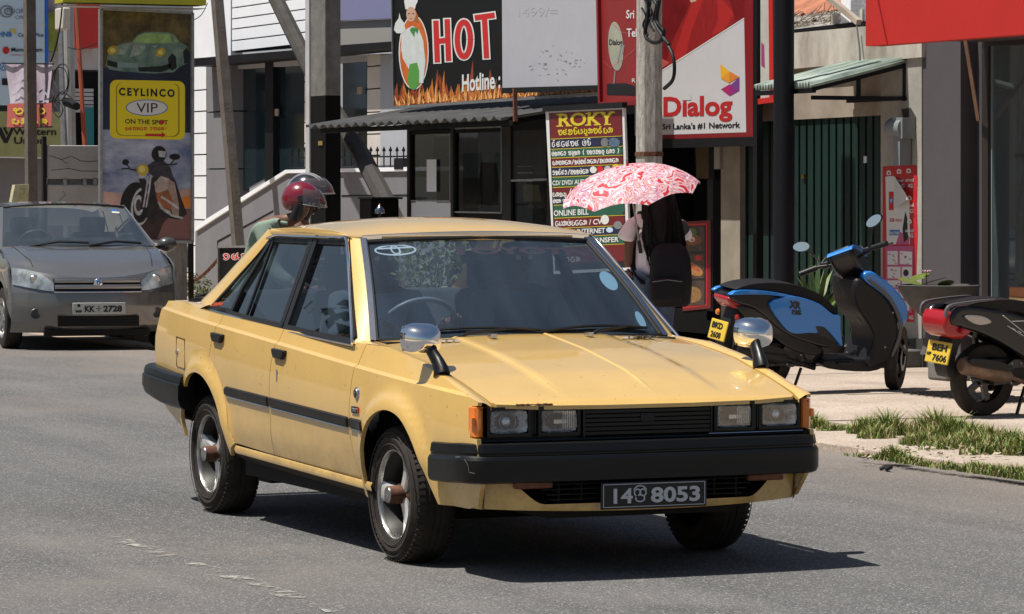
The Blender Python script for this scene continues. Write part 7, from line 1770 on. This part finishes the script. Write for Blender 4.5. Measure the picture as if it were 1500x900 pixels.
    # trim, cables, screws and small lamps
    for s in (-1, 1):
        profile('shield_trim', [(1.03,.30),(1.09,.50),(1.04+SH*.3,.73),(.95+SH*.8,.87),(.93+SH*.8,.855),(1.02+SH*.3,.71),(1.065,.50),(1.01,.31)], s*.192-.006, s*.192+.006, mat('trim_grey', (.10,.10,.105), rough=.35), t, .003)
        M = MB(); M.lathe([(0,.02),(.018,.015),(.024,0)], (-.30, s*.15, .60), 'x', 12)
        for v_ in M.v: v_.x = -.60-v_.x
        M.build('rear_reflector' if s > 0 else 'tail_indicator', ORG if s > 0 else TAIL, t, 50)
        for (u_, v2) in ((.62,.33),(.95,.36),(1.0,.62+SH*0)):
            M = MB(); M.lathe([(0,s*.004),(.007,s*.003),(.009,0)], (u_, s*.192, v2), 'y', 8); M.build('screw', GAL, t)
    for y_, dx_ in ((-.05,.0),(.03,.02),(.07,-.02)):
        M = MB(); M.tube(spline([(.88+dx_, y_*3, 1.02), (.95+dx_, y_*2, 1.08), (1.03+dx_, y_, .98), (1.02, y_*.6, .86)], 5), .005, 5); tf(M.build('cable', RUB, t, 60))
    M = MB(); M.tube([(.20,-.085,.30),(.20,-.105,.30)], .09, 18); M.tube([(.36,-.085,.31),(.36,-.10,.31)], .05, 14); M.bar((.02,-.09,.27),(.30,-.09,.29),.10,.03,up=(0,1,0)); M.build('engine_cover', mat('engine_grey', (.055,.055,.058), rough=.4, metal=.5, var=.4, vscale=20), t, 40)
    for k in range(6):
        a = 2*pi*k/6; M = MB(); M.lathe([(0,-.004),(.006,-.003),(.007,0)], (.20+.075*cos(a), -.106, .30+.075*sin(a)), 'y', 6); M.build('bolt', GAL, t)
    M = MB(); M.lathe([(.06,-.002),(.10,-.002),(.10,.002),(.06,.002)], (fw.x, -.055, fw.z), 'y', 28); dk = M.build('brake_disc', GAL, t, 30); dk.data.transform(Matrix.Translation(fw) @ Matrix.Rotation(steer, 4, 'Z') @ Matrix.Translation(-fw))
    profile('foot_peg', [(.56,.235),(.66,.235),(.66,.25),(.56,.25)], -.21, -.16, RUB, t, .005)
    if kind:
        for ch in list(t.children):
            if ch.name.split('.')[0] in ('seat', 'number_plate', 'grab_rail', 'tail_lamp', 'indicator_lens', 'side_panel', 'decal'): ch.location.z -= .045
    # stand
    M = MB(); M.tube([(.32,.10,.22),(.26,.22,.0)], .012, 6); M.build('side_stand', SBLK, t)
    M = MB(); M.tube([(.30,-.08,.20),(.22,-.11,.02)], .013, 6); M.tube([(.30,.08,.20),(.22,.11,.02)], .013, 6); M.build('centre_stand', SBLK, t)
    return t
BLU = paint('scooter_blue', (.012,.20,.62), dirt=.05, coat=.8)
c = onZ(1112, 577, .05)
s1 = scooter('blue and black motor scooter parked facing the green shutters', BLU, radians(48), ('BKD', '2608'), (c.x, c.y, .05), radians(92), radians(6))
c = onZ(1436, 610, .05)
s2 = scooter('black motor scooter with big red tail lamp parked at the right edge', SBLK, radians(-10), ('BEH', '7606', 'WP'), (c.x, c.y, .05), radians(97), radians(4), kind=1)

# ================================================================== POTTED PLANT BEHIND THE BLUE SCOOTER
pp = onY(1195, 560, 8.3); pot = thing('potted_plant', 'round dark pot of long green leaves behind the blue scooter', 'plant', (pp.x, 8.3, .05))
M = MB(); M.lathe([(0,.05),(.16,.05),(.22,.12),(.25,.24),(.25,.30),(.22,.30),(.20,.26),(0,.26)], (pp.x, 8.3, 0), 'z', 28); M.build('pot', mat('dark_pot', (.035,.033,.032), rough=.7, var=.3), pot, 50)
random.seed(6)
for i in range(34):
    a = random.uniform(0, 2*pi); h = random.uniform(.45, .85); sp = random.uniform(.08, .42); n = 6; V = []
    for k in range(n+1):
        t = k/n; r_ = sp*t**1.6; z = .27+h*(t-.35*t*t*sp*2); w_ = .028*sin(pi*min(1, t*.9+.1))
        c = Vector((pp.x+r_*cos(a), 8.3+r_*sin(a), z)); e = Vector((-sin(a), cos(a), 0))*w_; V += [c-e, c+e]
    obj('leaf', V, [(2*k, 2*k+1, 2*k+3, 2*k+2) for k in range(n)], LEAF if i % 3 else mat('leaf_bright', (.11,.17,.03), rough=.5, var=.3, vscale=12), pot, 60)

# leafy shrub on the pavement, seen through the yellow car's screens
random.seed(44); sc_ = onX(640, 395, -19.0)
shb = thing('shrub', 'leafy green shrub seen through the windscreen and rear window of the yellow car', 'shrub', (sc_.x, sc_.y, 0))
leaves('leaves', (sc_.x, sc_.y, sc_.z), .45, .42, 650, .05, mat('dusty_leaf', (.16,.19,.09), rough=.7, var=.5, vscale=12), shb)
M = MB()
for i in range(7): M.tube([(sc_.x, sc_.y, 0), (sc_.x+random.uniform(-.3,.3), sc_.y+random.uniform(-.3,.3), sc_.z)], .014, 5)
M.build('stem', CON3, shb)

# ================================================================== PEOPLE
def skin(name, chain, m, parent, sub=2, smooth=True, root=0):
    """chain: list of polylines [(x,y,z,r[,r2]), ...]; points closer than 1 mm are welded, giving one continuous body"""
    V = []; E = []; Rr_ = []
    def idx(p):
        for i, q in enumerate(V):
            if (q-Vector(p[:3])).length < .001: return i
        V.append(Vector(p[:3])); Rr_.append((p[3], p[4] if len(p) > 4 else p[3])); return len(V)-1
    for ch in chain:
        ids = [idx(p) for p in ch]
        for a, b_ in zip(ids, ids[1:]): E.append((a, b_))
    me = bpy.data.meshes.new(name); me.from_pydata([tuple(v) for v in V], E, []); o = bpy.data.objects.new(name, me); COL.objects.link(o)
    md = o.modifiers.new('skin', 'SKIN'); md.use_smooth_shade = True
    for i, r_ in enumerate(Rr_): me.skin_vertices[0].data[i].radius = r_; me.skin_vertices[0].data[i].use_root = (i == root)
    s_ = o.modifiers.new('sub', 'SUBSURF'); s_.levels = s_.render_levels = sub
    bpy.context.view_layer.update()
    me2 = bpy.data.meshes.new_from_object(o.evaluated_get(bpy.context.evaluated_depsgraph_get())); bpy.data.objects.remove(o); me2.name = name; me2.materials.clear()
    return link(name, me2, m, parent, 180)
SKN = mat('brown_skin', (.16,.075,.045), rough=.55)
HAIR = mat('black_hair', (.004,.0038,.004), rough=.45, spec=.25, bump=.6, bscale=60, stretch=(8,8,.6))
# --- woman under the umbrella, seen from behind (own frame: faces +x, origin between the feet)
wc = onZ(959, 560, .05); 
wm = lthing('person', 'woman seen from behind in a white blouse with long black hair carrying a black backpack', 'person', (wc.x, wc.y, .05), radians(170))
def hand(name, wrist, dirv, curl, m, parent, side, size=1.0):
    """palm with four bent fingers and a side thumb"""
    d = Vector(dirv).normalized(); s_ = Vector(side).normalized(); n = d.cross(s_).normalized(); w_ = Vector(wrist); ch = []
    pm = w_+d*.045*size
    ch.append([(*w_, .020*size, .026*size), (*pm, .014*size, .032*size), (*(w_+d*.085*size), .012*size, .032*size)])
    tip = w_+d*.085*size
    o1 = skin(name, ch, m, parent, 1)
    for k, (off_, ln) in enumerate(((-.024,.060),(-.008,.070),(.008,.066),(.023,.052))):
        a = tip+s_*off_*size-d*.008; b_ = a+(d*cos(curl*.5)+n*sin(curl*.5))*ln*.42*size; c_ = b_+(d*cos(curl*1.3)+n*sin(curl*1.3))*ln*.33*size; e_ = c_+(d*cos(curl*1.9)+n*sin(curl*1.9))*ln*.25*size
        skin('finger', [[(*a,.0088*size),(*b_,.0082*size),(*c_,.0075*size),(*e_,.0062*size)]], m, o1, 1)
    a = w_+d*.03*size-s_*.026*size; b_ = a-s_*.026*size+d*.022*size+n*.01; c_ = b_+d*.028*size+n*.014*size
    skin('thumb', [[(*a,.011*size),(*b_,.0095*size),(*c_,.0075*size)]], m, o1, 1)
    return o1
# body
sh_ = 1.27
skin('body', [[(0,0,.90,.13,.11),(0,0,1.05,.115,.095),(0,0,1.18,.135,.10),(-.01,0,1.27,.11,.085),(0,0,1.35,.045),(.01,0,1.40,.045),(.02,0,1.46,.085,.078),(.02,0,1.55,.088,.08)],
    [(-.01,0,1.27,.11,.085),(-.01,.155,1.255,.052),(.0,.215,1.08,.040),(.06,.20,.90,.032)],
    [(-.01,0,1.27,.11,.085),(-.01,-.155,1.255,.052),(-.01,-.22,1.06,.042),(.10,-.20,.98,.032),(.20,-.10,1.08,.026)],
    [(0,0,.90,.13,.11),(0,.085,.80,.085),(.01,.09,.46,.055),(-.01,.09,.10,.036),(.0,.09,.05,.036),(.12,.10,.025,.03)],
    [(0,0,.90,.13,.11),(0,-.085,.80,.085),(.03,-.09,.46,.055),(.01,-.09,.10,.036),(.02,-.09,.05,.036),(.14,-.10,.025,.03)]], SKN, wm)
WB_ = mat('white_blouse', (.82,.80,.84), rough=.8, bump=.3, bscale=9)
skin('blouse', [[(0,.01,.80,.175,.165),(0,.01,.95,.165,.155),(0,.01,1.08,.155,.15),(0,0,1.20,.155,.14),(-.01,0,1.275,.125,.10),(0,0,1.325,.065)],
    [(-.01,0,1.275,.125,.10),(-.01,.170,1.262,.068),(-.005,.232,1.16,.074),(-.005,.250,1.11,.078)],
    [(-.01,0,1.275,.125,.10),(-.01,-.170,1.262,.068),(-.005,-.232,1.16,.074),(-.005,-.252,1.11,.078)]], WB_, wm)
skin('trousers', [[(0,0,.92,.140,.118),(0,.088,.80,.098),(.01,.092,.46,.070),(-.01,.092,.12,.055)],[(0,0,.92,.140,.118),(0,-.088,.80,.098),(.03,-.092,.46,.070),(.01,-.092,.12,.055)]], mat('faded_jeans', (.10,.14,.22), rough=.9, var=.3, vscale=6), wm)
# long wavy hair: cap plus strands to the waist
hr = skin('hair', [[(.01,0,1.60,.085,.09),(-.03,0,1.53,.115,.112),(-.06,0,1.42,.10,.125),(-.09,0,1.30,.085,.135),(-.11,0,1.16,.07,.13),(-.12,0,1.03,.045,.10)]], HAIR, wm)
random.seed(12); M = MB()
for i in range(210):
    a = random.uniform(pi*.50, pi*1.50); y0 = .115*sin(a); x0 = -.03+.10*cos(a)
    L_ = random.uniform(.50,.68); P3 = []; ph = random.uniform(0, 6); fr_ = random.uniform(7, 12)
    for k in range(9): t = k/8; P3.append((x0-.09*t+.012*sin(ph+fr_*t), -.03*t+y0*(.92+.40*sin(pi*t*.62)**1.2)-.03*t+.014*sin(ph*2+fr_*t*.9), 1.56-L_*t))
    M.tube(P3, [.008,.008,.008,.0075,.007,.006,.005,.004,.001], 4)
o = M.build('hair_strands', HAIR, wm, 60); o['kind'] = 'stuff'
# backpack
BPM = mat('backpack_black', (.016,.016,.018), rough=.7, spec=.2, bump=.2, bscale=80)
M = MB(); V = []; F = []
for z, hw_, d0, d1 in ((.60,.13,-.14,-.27),(.63,.155,-.13,-.31),(.80,.165,-.13,-.33),(.98,.155,-.13,-.31),(1.06,.13,-.13,-.27),(1.10,.08,-.14,-.22)):
    n = 16
    for k in range(n):
        a = 2*pi*k/n; c_, q = cos(a), sin(a); sq = (abs(c_)**4+abs(q)**4)**(-.25); V.append(((d0+d1)/2+(d0-d1)/2*c_*sq, hw_*q*sq-.065, z))
F = [(j*16+k, j*16+(k+1) % 16, (j+1)*16+(k+1) % 16, (j+1)*16+k) for j in range(5) for k in range(16)]+[tuple(range(16)), tuple(range(80, 96))]
M.add(V, F); bk = M.build('backpack', BPM, wm, 60)
o = box('backpack_pocket', (-.365,-.125,.64), (-.30,.125,.83), BPM, bk, .03)
M = MB(); M.tube([(-.367,-.12,.80),(-.370,0,.815),(-.367,.12,.80)], .004, 5); M.build('zip', GAL, bk)
for s in (-1, 1):
    M = MB(); M.tube(spline([(-.16,s*.09,1.08),(-.13,s*.10,1.26),(-.02,s*.11,1.345),(.09,s*.115,1.27),(.13,s*.13,1.08),(.02,s*.17,.90),(-.13,s*.13,.78)], 5), 1, sec=[(-.006,-.024),(.006,-.024),(.006,.024),(-.006,.024)]); M.build('backpack_strap', MATS['backpack_black'], bk, 30)
# head details (turned away): ears and face on the far side
M = MB()
for s in (-1, 1): M.lathe([(0,-.004),(.018,-.004),(.022,.004),(.012,.008),(0,.008)], (.035, s*.088, 1.475), 'y', 12)
M.build('ear', SKN, wm, 60)
skin('nose', [[(.105,0,1.50,.010),(.122,0,1.475,.014),(.112,0,1.466,.010)]], SKN, wm, 1)
M = MB(); 
for s in (-1, 1): M.lathe([(0,.008),(.010,.006),(.013,0)], (.098, s*.032, 1.505), 'x', 12)
M.build('eyes', WPR, wm, 60)
M = MB(); M.lathe([(0,.006),(.018,.004),(.024,0)], (.098,0,1.435), 'x', 12); M.build('mouth', mat('lips', (.25,.07,.06), rough=.5), wm, 60)
hand('hand', (.20,-.10,1.08), (.1,.3,1), 1.3, SKN, wm, (1,0,0)); hand('hand', (.06,.20,.90), (.05,0,-1), .5, SKN, wm, (1,0,0))
# umbrella held over her
uc = Vector((wc.x, wc.y, 0))
apex = onX(919, 243, wc.x+.12)
um = thing('umbrella', 'open pink red and white floral umbrella held over the woman', 'umbrella', tuple(apex))
def umat():
    m = bpy.data.materials.new('umbrella_floral'); m.use_nodes = True; N = m.node_tree.nodes; L = m.node_tree.links; b = N['Principled BSDF']; b.inputs['Roughness'].default_value = .55
    tc = N.new('ShaderNodeTexCoord'); n = N.new('ShaderNodeTexNoise'); n.inputs['Scale'].default_value = 6.5; n.inputs['Detail'].default_value = 1.5; n.inputs['Distortion'].default_value = 1.6; L.new(tc.outputs['Object'], n.inputs['Vector'])
    r = N.new('ShaderNodeValToRGB'); e = r.color_ramp.elements; r.color_ramp.interpolation = 'LINEAR'
    for p, c_ in ((0,(.50,.02,.05)),(.37,(.62,.03,.05)),(.41,(.80,.62,.66)),(.45,(.85,.80,.80)),(.49,(.62,.10,.30)),(.515,(.84,.78,.78)),(.55,(.64,.03,.03)),(.59,(.82,.66,.62)),(.62,(.40,.04,.26)),(.67,(.84,.78,.78))):
        x = e.new(p) if p not in (0,) else e[0]; x.color = (*c_, 1)
    L.new(n.outputs[0], r.inputs[0]); L.new(r.outputs[0], b.inputs['Base Color'])
    tr = N.new('ShaderNodeBsdfTranslucent'); L.new(r.outputs[0], tr.inputs[0]); mx = N.new('ShaderNodeMixShader'); mx.inputs[0].default_value = .30
    L.new(b.outputs[0], mx.inputs[1]); L.new(tr.outputs[0], mx.inputs[2]); L.new(mx.outputs[0], N['Material Output'].inputs[0]); return m
UM = umat()
# tilt so that the image-left rim is lower: axis leans towards the image left
Dd = (apex-CAM).dot(DV); mpp = Dd/5200
RU = 103*mpp/.985; axis = (Vector((0,0,1))-RV*.16-DV*.16).normalized(); e1_ = (RV-axis*RV.dot(axis)).normalized(); e2_ = axis.cross(e1_)
V = []; F = []; nr, ns = 8, 8; seg_ = 6
for j in range(nr+1):
    t = j/nr; rr = RU*sin(t*1.12)/sin(1.12); hh = -.335*RU*2.3*(1-cos(t*1.12))
    for k in range(ns*seg_):
        a = 2*pi*k/(ns*seg_)+.2; q = (k % seg_)/seg_; sag = sin(pi*q); r2 = rr*(1-.045*sag*t); h2 = hh+.018*sag*t+.022*sag*t**4
        V.append(apex+e1_*r2*cos(a)+e2_*r2*sin(a)+axis*h2)
nk = ns*seg_
F = [(j*nk+k, j*nk+(k+1) % nk, (j+1)*nk+(k+1) % nk, (j+1)*nk+k) for j in range(nr) for k in range(nk)]
obj('canopy', V, F, UM, um, 60)
M = MB(); M.tube([apex+axis*.05, apex-axis*.62], .008, 8); M.build('shaft', GAL, um)
M = MB(); M.tube([apex-axis*.60, apex-axis*.70], .015, 8); M.build('handle', RUB, um)
M = MB(); M.tube([apex, apex+axis*.04], [.012,.006], 8); M.build('ferrule', RPR, um)
for k in range(8):
    a = 2*pi*k/8+.2; M = MB(); P3 = []
    for j in range(nr+1):
        t = j/nr; rr = RU*sin(t*1.12)/sin(1.12)*.995; hh = -.335*RU*2.3*(1-cos(t*1.12)); P3.append(apex+e1_*rr*cos(a)+e2_*rr*sin(a)+axis*(hh-.008))
    M.tube(P3, .003, 5); M.tube([apex-axis*.30, P3[5]], .003, 5); M.build('rib', GAL, um)

# --- two riders behind the yellow car
HR = mat('helmet_red', (.17,.006,.018), rough=.22, coat=1); HB = mat('helmet_black', (.015,.017,.022), rough=.2, coat=1)
VIS = glassmat('visor', (.50,.47,.47), 1.4, haze=.08, hazecol=(.6,.5,.5))
def helmet(name, label, c, rz, m, pitch, size=.165, group=None, stripes=False):
    t = lthing(name, label, 'helmet', c, 0); t.rotation_euler = (0, pitch, rz)
    V = []; F = []; n1, n2 = 32, 16
    for j in range(n2+1):
        ph = pi*.02+(pi*.70)*j/n2
        for k in range(n1):
            a = 2*pi*k/n1; x, y, z = sin(ph)*cos(a), sin(ph)*sin(a), cos(ph)
            V.append((x*size*1.10, y*size*.90, z*size*1.0))
    for j in range(n2):
        for k in range(n1):
            p = Vector(V[j*n1+k]); 
            if p.x > size*.42 and p.z < size*.30: continue           # face opening
            F.append((j*n1+k, j*n1+(k+1) % n1, (j+1)*n1+(k+1) % n1, (j+1)*n1+k))
    F.append(tuple(range(n1)))
    M = MB(); M.add(V, F); sh_o = M.build('shell', m, t, 60); q = sh_o.modifiers.new('thick', 'SOLIDIFY'); q.thickness = .012; q.offset = -1
    M = MB()
    for s in (-1, 1): M.lathe([(0, s*.012), (.024, s*.012), (.028, 0)], (size*.35, s*size*.84, size*.12), 'y', 16)
    M.build('visor_hinge', RUB, t, 50)
    M = MB(); M.tube(spline([(size*.42, s_*size*.80, z_) for s_, z_ in ((-1,-.02),(-1,-.11))], 2), .02, 8); M.tube([(size*.3, size*.74, -.02), (size*.1, size*.7, -.14)], .03, 8); M.tube([(size*.3, -size*.74, -.02), (size*.05, -size*.7, -.14)], .035, 8); M.build('padding', RUB, t, 60)
    V = []; n1 = 16
    for j in range(7):
        ph = radians(50+8*j)
        for k in range(n1+1):
            a = radians(-72+144*k/n1); R2 = size*(1.20+.10*(j/6)); V.append((R2*sin(ph)*cos(a)+.005+.02*j/6, R2*.86*sin(ph)*sin(a), size*1.08*cos(ph)))
    g_ = obj('visor', V, [(j*(n1+1)+k, j*(n1+1)+k+1, (j+1)*(n1+1)+k+1, (j+1)*(n1+1)+k) for j in range(6) for k in range(n1)], VIS, t, 60)
    M = MB(); M.tube([Vector(v) for v in V[6*(n1+1):]], .004, 5); M.build('visor_rim', GAL, g_, 60)
    if stripes:
        for yy in (-.045, -.015, .06, .085):
            M = MB(); P3 = [(size*1.105*sin(p_)*sqrt(max(0, 1-(yy/size)**2)), yy*.9, size*1.012*cos(p_)*sqrt(max(0, 1-(yy/size)**2))) for p_ in [radians(-95+150*i/14) for i in range(15)]]
            M.tube(P3, 1, sec=[(-.004,-.003),(.004,-.003),(.004,.003),(-.004,.003)]); M.build('stripe', WPR, sh_o, 30)
    return t
RX = -9.9
hc1 = onX(441, 297, RX)
D1 = (hc1-CAM).dot(DV); mp = D1/5200
rz_r = atan2(RV.y, RV.x)-.35           # heads towards image right, a little to the camera
fw_ = Vector((cos(rz_r), sin(rz_r), 0)); lf = Vector((-sin(rz_r), cos(rz_r), 0))
def loc2(base, x, y, z): return base+fw_*x+lf*y+Vector((0,0,z))
def rider(label, hcen, shirt, hm, lean, arms=True):
    """seated rider; hcen = middle of the head"""
    t = thing('person', label, 'person', (hcen.x, hcen.y, 0))
    B_ = hcen.copy()
    def L(x, y, z, *r): return (*loc2(B_, x, y, z), *r)
    hip = (-lean, -.62+0)
    q_ = lean; hx = -.20-q_*.25; sz = -.27+q_*.35
    sp = [(hx-.16,0,-.80,.13,.12),(hx-.13,0,-.62,.12,.10),(hx-.02,0,(-.62+sz)/2,.13,.11),(-.04-q_*.5,0,sz,.12,.09),(-.03-q_*.2,0,lerp(sz,-.08,.6),.05),(-.02,0,-.08,.05),(0,0,-.02,.080,.075),(.0,0,.05,.078,.075)]
    S1 = (-.04-q_*.5,0,sz,.12,.09)
    sp_ = [L(*p) for p in sp]
    armL = [[L(*S1), L(-.03-q_*.48,s*.18,sz-.02,.055), L(-.02-q_*.2,s*.26,-.48,.042), L(.20-q_*.1,s*.30,-.60,.032), L(.30,s*.31,-.58,.028)] for s in (-1, 1)]
    legs = [[L(hx-.16,0,-.80,.13,.12), L(hx-.08,s*.11,-.84,.09), L(hx+.34,s*.16,-.86,.062), L(hx+.26,s*.15,-1.25,.042), L(hx+.24,s*.15,-1.32,.04), L(hx+.38,s*.16,-1.34,.035)] for s in (-1, 1)]
    skin('body', [sp_]+armL+legs, SKN, t)
    s1_ = [L(hx-.16,0,-.82,.16,.15), L(hx-.13,0,-.62,.155,.13), L(hx-.02,0,(-.62+sz)/2,.155,.135), L(-.04-q_*.5,0,sz,.135,.11), L(-.035-q_*.3,0,lerp(sz,-.08,.35),.062)]
    sl_ = [[L(-.04-q_*.5,0,sz,.135,.11), L(-.03-q_*.48,s*.19,sz-.02,.080), L(-.02-q_*.2,s*.265,-.47,.062), L(.10-q_*.1,s*.29,-.56,.05)] for s in (-1, 1)]
    skin('shirt', [s1_]+sl_, shirt, t)
    skin('collar', [[L(-.05-q_*.3,.07,lerp(sz,-.08,.4),.018), L(-.07-q_*.3,0,lerp(sz,-.08,.6),.02), L(-.05-q_*.3,-.07,lerp(sz,-.08,.4),.018), L(.0-q_*.2,-.06,lerp(sz,-.08,.2),.016)]], shirt, t, 2)
    skin('trousers', [[L(hx-.16,0,-.82,.145,.135), L(hx-.08,s*.11,-.84,.10), L(hx+.34,s*.16,-.86,.075), L(hx+.26,s*.15,-1.22,.055)] for s in (-1, 1)], mat('dark_trousers', (.02,.022,.03), rough=.9), t)
    skin('nose', [[L(.085,0,.0,.010), L(.105,0,-.022,.014), L(.095,0,-.032,.010)]], SKN, t, 1)
    for s in (-1, 1):
        M = MB(); p = loc2(B_, .078, s*.032, .012); M.lathe([(0,.008),(.010,.006),(.014,0)], (0,0,0), 'x', 10); o = M.build('eye', WPR, t, 60); o.location = p-Vector(t['org']); o.rotation_euler = (0,0,rz_r)
        M = MB(); M.tube([loc2(B_, .088, s*.015, .032), loc2(B_, .086, s*.05, .03)], .005, 5); M.build('eyebrow', HAIR, t)
        hand('hand', loc2(B_, .30, s*.31, -.58), fw_, 1.2, SKN, t, lf*s)
    M = MB(); M.tube([loc2(B_, .088, -.022, -.062), loc2(B_, .093, 0, -.060), loc2(B_, .088, .022, -.062)], .006, 6); M.build('mouth', MATS['lips'], t)
    return t
GRN = mat('green_shirt', (.24,.31,.25), rough=.9, bump=1.0, bscale=5, spec=.1)
hcen = hc1+Vector((0,0,-.02))
rider('rider in a pale green shirt and red helmet bending forward behind the yellow car', hcen, GRN, HR, .36)
h1 = helmet('helmet', 'dark red open face helmet with a clear visor worn by the rider', tuple(hc1+Vector((0,0,.02))), rz_r, HR, radians(10), .132)
hc2 = onX(450, 286, RX-.45); hcen2 = hc2+Vector((0,0,-.03))
rider('second rider hidden behind the first rider, only the helmet showing', hcen2, mat('dark_shirt', (.03,.03,.04), rough=.9), HB, .06)
helmet('helmet', 'black helmet with white stripes just behind the red helmet', tuple(hc2+Vector((0,0,.02))), rz_r, HB, radians(-4), .140, stripes=True)
# their scooter, hidden behind the car but for one mirror
gnd = loc2(hcen, -.45, 0, 0); gnd.z = 0
s3 = scooter('motor scooter of the two riders, hidden behind the yellow car', SBLK, 0, ('WP', '4171'), tuple(gnd), rz_r, 0)
mr = onX(556, 307, RX+.8); mrt = thing('mirror', 'small chrome mirror tip with an orange marker just above the car roof', 'mirror', tuple(mr))
Dm = (mr-CAM).dot(DV)/5200
M = MB(); M.lathe([(0,-.03),(.036,-.026),(.032,.0),(.014,.02),(.006,.03)], mr, 'z', 18); M.build('housing', mat('smoky_chrome',(.25,.26,.28),rough=.2,metal=1), mrt, 50)
M = MB(); M.lathe([(.006,.028),(.007,.036),(0,.040)], mr+Vector((0,0,0)), 'z', 12); M.build('tip', OPR, mrt, 50)
M = MB(); M.tube([mr+Vector((0,0,-.03)), mr+Vector((-.03,.02,-.35))], .01, 6); M.build('stem', SBLK, mrt)

# --- driver and passenger of the yellow car
def occupant(label, x, y, shirt, hand_to=None):
    t = thing('person', label, 'person', (x, y, .5))
    sp_ = [(x+.10,y,.62,.13,.14),(x+.02,y,.80,.11,.13),(x-.05,y,.98,.11,.15),(x-.08,y,1.07,.09,.12),(x-.07,y,1.13,.045),(x-.06,y,1.17,.05),(x-.04,y,1.24,.085,.075),(x-.04,y,1.30,.08,.075)]
    arms = []
    for s in (-1, 1):
        e = hand_to[s] if hand_to else (x+.30, y+s*.14, .72)
        arms.append([sp_[3], (x-.06,y+s*.17,1.05,.055), (x+.08,y+s*.22,.86,.042), (*e,.026)])
    legs = [[sp_[0], (x+.18,y+s*.10,.62,.085), (x+.55,y+s*.13,.68,.06), (x+.72,y+s*.12,.38,.04)] for s in (-1, 1)]
    skin('body', [sp_]+arms+legs, SKN, t)
    skin('shirt', [[(x+.10,y,.62,.15,.16),(x+.02,y,.80,.13,.15),(x-.05,y,.98,.125,.165),(x-.08,y,1.075,.10,.13),(x-.07,y,1.115,.055)]]+[[(x-.08,y,1.075,.10,.13),(x-.06,y+s*.175,1.055,.07),(x+.06,y+s*.225,.88,.058)] for s in (-1, 1)], shirt, t)
    skin('hair', [[(x-.05,y,1.31,.085,.08),(x-.075,y,1.27,.08,.082)]], HAIR, t); skin('nose', [[(x+.035,y,1.25,.010),(x+.058,y,1.225,.014),(x+.045,y,1.215,.010)]], SKN, t, 1)
    for s in (-1, 1): M = MB(); M.lathe([(0,.006),(.010,.004),(.013,0)], (x+.034,y+s*.03,1.258), 'x', 10); M.build('eye', WPR, t, 60); hand('hand', (arms[(s+1)//2][-1][:3]), (1,0,-.1), 1.2, SKN, t, (0,s,0))
    M = MB(); M.tube([(x+.035,y-.02,1.185),(x+.042,y,1.187),(x+.035,y+.02,1.185)], .005, 5); M.build('mouth', MATS['lips'], t)
occupant('driver of the yellow car in a pale blue shirt behind the steering wheel', -1.22, -.36, mat('pale_blue_shirt', (.30,.36,.42), rough=.8, bump=.4, bscale=8), {-1: (-.80,-.53,.98), 1: (-.80,-.20,.98)})
occupant('front passenger of the yellow car in a grey shirt', -1.22, .34, mat('grey_shirt', (.14,.15,.17), rough=.8))

# ================================================================== ACROSS THE ROAD (what the car windows mirror)
random.seed(31)
for i, (x, y, w_, h, lb) in enumerate(((-22,-17,11,7.2,'cream two storey shop house across the road, mirrored in the car windows'), (-46,-17,16,8.6,'grey three storey house further along across the road'), (-75,-18,18,6.5,'low pale house at the far end across the road'))):
    hs2 = thing('house', lb, 'house', (x, y, 0)); box('wall', (x-w_/2, y-8, 0), (x+w_/2, y, h), (CREAM, GRY_L, BEIGE)[i], hs2); box('roof', (x-w_/2-.5, y-8.5, h), (x+w_/2+.5, y+.8, h+.25), DRED if i == 1 else CON3, hs2)
    for k in range(int(w_//2.4)):
        for zz in (1.0, 4.2): box('window', (x-w_/2+.7+k*2.4, y-.02, zz), (x-w_/2+2.1+k*2.4, y+.03, zz+1.6), BGL, hs2)
for i, (x, y, h, r_) in enumerate(((-33,-14.5,8.5,3.0),(-60,-15,10,4.0),(-10,-15.5,7.5,2.6))):
    tr_ = thing('tree', ('broad leafy tree between the two houses across the road','taller tree beyond the grey house across the road','small tree nearest the car across the road')[i], 'tree', (x, y, 0))
    M = MB(); M.tube([(x,y,0),(x+.2,y,h*.35),(x-.1,y+.2,h*.7)], [.28,.2,.08], 8)
    for k in range(6): a = k*1.05; M.tube([(x+.1,y,h*.35),(x+r_*.6*cos(a),y+r_*.6*sin(a),h*.7)], [.12,.03], 6)
    M.build('trunk', CON3, tr_)
    V = []; F = []
    for cl in range(38):
        u = Vector((random.gauss(0,.5), random.gauss(0,.5), random.gauss(0,.4))); cc = Vector((x,y,h*.75))+Vector((u.x*r_, u.y*r_, u.z*r_*.9)); rr = random.uniform(.5,1.0)
        for q in range(42):
            d = Vector((random.gauss(0,1), random.gauss(0,1), random.gauss(0,1))).normalized(); p = cc+d*rr*random.uniform(.6,1); e = d.cross(Vector((random.gauss(0,1),random.gauss(0,1),1))).normalized(); f2 = d.cross(e); s_ = random.uniform(.10,.2); k = len(V); V += [p-e*s_, p+f2*s_*.6, p+e*s_, p-f2*s_*.6]; F.append((k,k+1,k+2,k+3))
    obj('crown', V, F, LEAF, tr_, 0)
